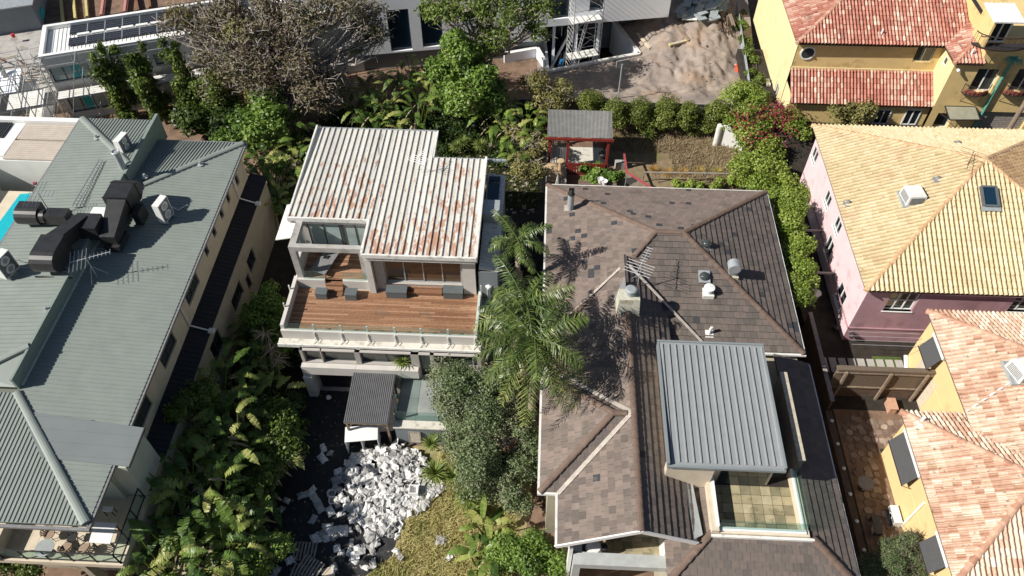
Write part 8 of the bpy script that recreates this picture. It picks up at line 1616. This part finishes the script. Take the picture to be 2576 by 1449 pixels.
# ------------------------------------------------------------------ dumped white bags
def bag_mesh(kind_, seed):
    r = random.Random(seed); b = MB(); nx, ny = 5, 4; lx, ly, h = r.uniform(.22, .3), r.uniform(.16, .23), r.uniform(.06, .11)
    if kind_ == 'open':           # crumpled sack with a gaping mouth
        n = 10; rings = []
        for z, f in ((0, .85), (.5, 1.08), (1, .95)):
            rings.append([(lx*f*math.copysign(abs(math.cos(a))**.6, math.cos(a))+r.gauss(0, .02), ly*f*math.copysign(abs(math.sin(a))**.6, math.sin(a))+r.gauss(0, .02), z*h*1.9+r.gauss(0, .03)*(z > 0)) for a in (6.283*i/n for i in range(n))])
        rings.append([(x*.82, y*.8, h*.7+r.gauss(0, .01)) for x, y, z in rings[-1]])
        vs = [p for q in rings for p in q]; fs = [(k*n+i, k*n+(i+1) % n, (k+1)*n+(i+1) % n, (k+1)*n+i) for k in range(3) for i in range(n)]
        b.add(vs, [tuple(range(n-1, -1, -1))]+fs); b.add(rings[-1], [tuple(range(n))], m=1)
    else:
        top = []
        for j in range(ny+1):
            for i in range(nx+1):
                u, v = i/nx*2-1, j/ny*2-1; e = (1-abs(u)**3)*(1-abs(v)**3); top.append((u*lx*(1+r.gauss(0, .06)), v*ly*(1+r.gauss(0, .07)), h*.25+h*1.1*e**.5*(1+r.gauss(0, .25))+abs(r.gauss(0, .045))))
        n = len(top); bot = [(x*.96, y*.96, 0) for x, y, z in top]; W_ = nx+1
        fs = [(j*W_+i, j*W_+i+1, (j+1)*W_+i+1, (j+1)*W_+i) for j in range(ny) for i in range(nx)]
        ed = [i for i in range(W_)]+[j*W_+nx for j in range(1, ny+1)]+[ny*W_+i for i in range(nx-1, -1, -1)]+[j*W_ for j in range(ny-1, 0, -1)]
        fs += [(ed[(i+1) % len(ed)], ed[i], ed[i]+n, ed[(i+1) % len(ed)]+n) for i in range(len(ed))]; fs = [f for f in fs]
        b.add(top+bot, fs+[tuple(q+n for q in reversed(ed))])
        if kind_ == 'flap': b.add([(-lx, -ly, h*.6), (-lx, ly, h*.6), (-lx-.16, ly*.8, h*1.8), (-lx-.14, -ly*.7, h*1.6)], [(0, 1, 2, 3), (3, 2, 1, 0)])
    return b
KINDS = ['full', 'flap', 'full', 'open', 'full', 'flap', 'full', 'full']; btempl = []
pile = [T(10, *e) for e in ((720, 555), (830, 500), (960, 495), (1060, 480), (1150, 480), (1270, 560), (1290, 650), (1310, 740), (1400, 780), (1330, 880), (1240, 960), (1120, 1000), (1090, 1090), (1060, 1170), (960, 1130), (870, 1110), (760, 1090), (700, 1040), (680, 930), (760, 870), (690, 790), (650, 690), (650, 620))]
ppoly = [(P(*e, 0).x, P(*e, 0).y) for e in pile]; cx_ = sum(p[0] for p in ppoly)/len(ppoly); cy_ = sum(p[1] for p in ppoly)/len(ppoly)
def hgt(x, y): 
    c1 = PT(10, 1060, 620, 0); return .32*math.exp(-((x-c1.x)**2+(y-c1.y)**2)/2.2)
def put(x, y, z, label, group, tilt=.35, mi=None):
    i = R.randrange(len(KINDS)) if mi is None else mi
    while len(btempl) < len(KINDS):
        q = bag_mesh(KINDS[len(btempl)], 40+len(btempl)); tb_ = [None]; btempl.append(q)
    if not isinstance(btempl[i], bpy.types.Mesh):
        o = btempl[i].build('white_bag', ['bag_white', 'bag_in']); btempl[i] = o.data
        sh_ = -V3(o.location); o.data.transform(Matrix.Translation(o.location)); 
    else: o = bpy.data.objects.new('white_bag', btempl[i]); COL.objects.link(o)
    o.location = (x, y, z); o.rotation_euler = (R.gauss(0, tilt), R.gauss(0, tilt), R.uniform(0, 6.283)); s = R.uniform(.68, 1.2); o.scale = (s, s, s*R.uniform(.8, 1.2)); tag(o, label, 'bag', group); return o
n = 0; pts = []; tries = 0; xs_ = [p[0] for p in ppoly]; ys_ = [p[1] for p in ppoly]
while n < 240 and tries < 9000:
    tries += 1; x, y = R.uniform(min(xs_), max(xs_)), R.uniform(min(ys_), max(ys_))
    if not inpoly(x, y, ppoly): continue
    dmin = .22 if tries < 4500 else .12
    if any((x-a)**2+(y-c)**2 < dmin*dmin for a, c in pts): continue
    pts.append((x, y)); n += 1; put(x, y, hgt(x, y)+(R.uniform(.1, .25) if tries >= 4500 else R.uniform(0, .1)), 'crumpled white bag in the big heap dumped between the driveway and the lawn', 'white bags of the big heap', .45)
for (x, y) in ((510, 490), (560, 520), (420, 800), (355, 840), (605, 790), (570, 825), (230, 880), (190, 945), (620, 870), (610, 910), (430, 1020), (540, 1075), (690, 890), (690, 790), (640, 700), (600, 730), (620, 660), (480, 930), (560, 960), (640, 980), (500, 560), (650, 860), (580, 880), (450, 870)):
    p = PT(10, x, y, .05); put(p.x, p.y, .01, 'white bag lying by itself on the dark shaded driveway', 'stray bags on the driveway', .15)
for (x, y) in ((450, 1165), (510, 1135), (560, 1110), (610, 1105), (660, 1110), (700, 1100), (590, 1140), (530, 1160)):
    p = PT(10, x, y, .05); put(p.x, p.y, .01, 'white bag in the row of flat bags trailing left of the heap', 'flat bags left of the heap', .12, 0)
for (x, y) in ((35, 1080), (40, 1270), (140, 1290), (190, 1260), (250, 1260), (260, 1330), (150, 1410), (30, 1180), (10, 1230)):
    p = PT(10, x, y, .05); put(p.x, p.y, .01, 'white bag in the dim corner near the wooden pallets', 'bags near the pallets', .2)
for (x, y) in ((720, 1210), (760, 1240), (745, 1290), (800, 1260), (860, 1130), (860, 1170), (900, 1210), (880, 1265), (740, 1330), (830, 1385), (885, 1355), (590, 1385), (610, 1240), (1060, 1265), (1075, 1290), (640, 1270), (700, 1260)):
    p = PT(10, x, y, .1); put(p.x, p.y, .04, 'white bag lying on the grass below the heap', 'stray bags on the grass', .3)
p = PT(10, 1395, 1180, .1); o = put(p.x, p.y, .05, 'single flat white bag alone in the middle of the dry lawn', 'lawn bag', .08, 0); del o['group']
p = PT(10, 1465, 1300, .1); o = put(p.x, p.y, .05, 'crumpled white bag beside the banana leaves at the lawn edge', 'lawn bag', .2, 1); del o['group']
# white framed box in the heap, pallets
p = PT(10, 1190, 800, .5); t = thing('white_crate', 'small white open crate sitting on the heap of bags', 'crate', (p.x, p.y, .3)); s = .26
for nm, a in (('base', (-s, s, -s, s, .0, .03)), ('side', (-s, -s+.05, -s, s, .031, .32)), ('side', (s-.05, s, -s, s, .031, .32)), ('side', (-s+.051, s-.051, -s, -s+.05, .031, .32)), ('side', (-s+.051, s-.051, s-.05, s, .031, .32))):
    b = MB(); b.box(p.x+a[0], p.x+a[1], p.y+a[2], p.y+a[3], .3+a[4], .3+a[5]); b.build(nm, 'white_paint', t)
def pallet(label, c, rz, tilt=0, L_=1.2, w=1.0):
    t = thing('wooden_pallet', label, 'pallet', c, 'wooden pallets'); ex, ey = V3((math.cos(rz), math.sin(rz), 0)), V3((-math.sin(rz)*math.cos(tilt), math.cos(rz)*math.cos(tilt), math.sin(tilt))); ez = ex.cross(ey)
    C_ = V3(c)
    for i in range(7): k = MB(); k.obox(C_+ex*(-L_/2+.06+i*(L_-.12)/6)+ez*.13, ex*.05, ey*(w/2), ez*.011); k.build('slat', 'timber_grey', t)
    for j in (-1, 0, 1): k = MB(); k.obox(C_+ey*(j*(w/2-.05))+ez*.07, ex*(L_/2), ey*.045, ez*.048); k.build('bearer', 'timber_dark', t)
    return t
p = PT(10, 370, 1265, .1); pallet('upright lying grey wooden pallet at the lower end of the driveway', (p.x, p.y, .02), .0); p = PT(10, 410, 1385, .2); pallet('second wooden pallet tilted against the first, at the bottom edge', (p.x, p.y, .12), -.45, .12)
p = PT(10, 350, 1440, .1); pallet('third broken wooden pallet at the bottom edge of the photo', (p.x, p.y, .02), -.2)
p = PT(10, 545, 1425, .05); k = MB(); k.obox((p.x, p.y, .06), (.3, .1, 0), (-.08, .25, 0), (0, 0, .05)); tag(k.build('cardboard_box', 'ply'), 'flattened tan cardboard box on the grass at the bottom edge', 'box')
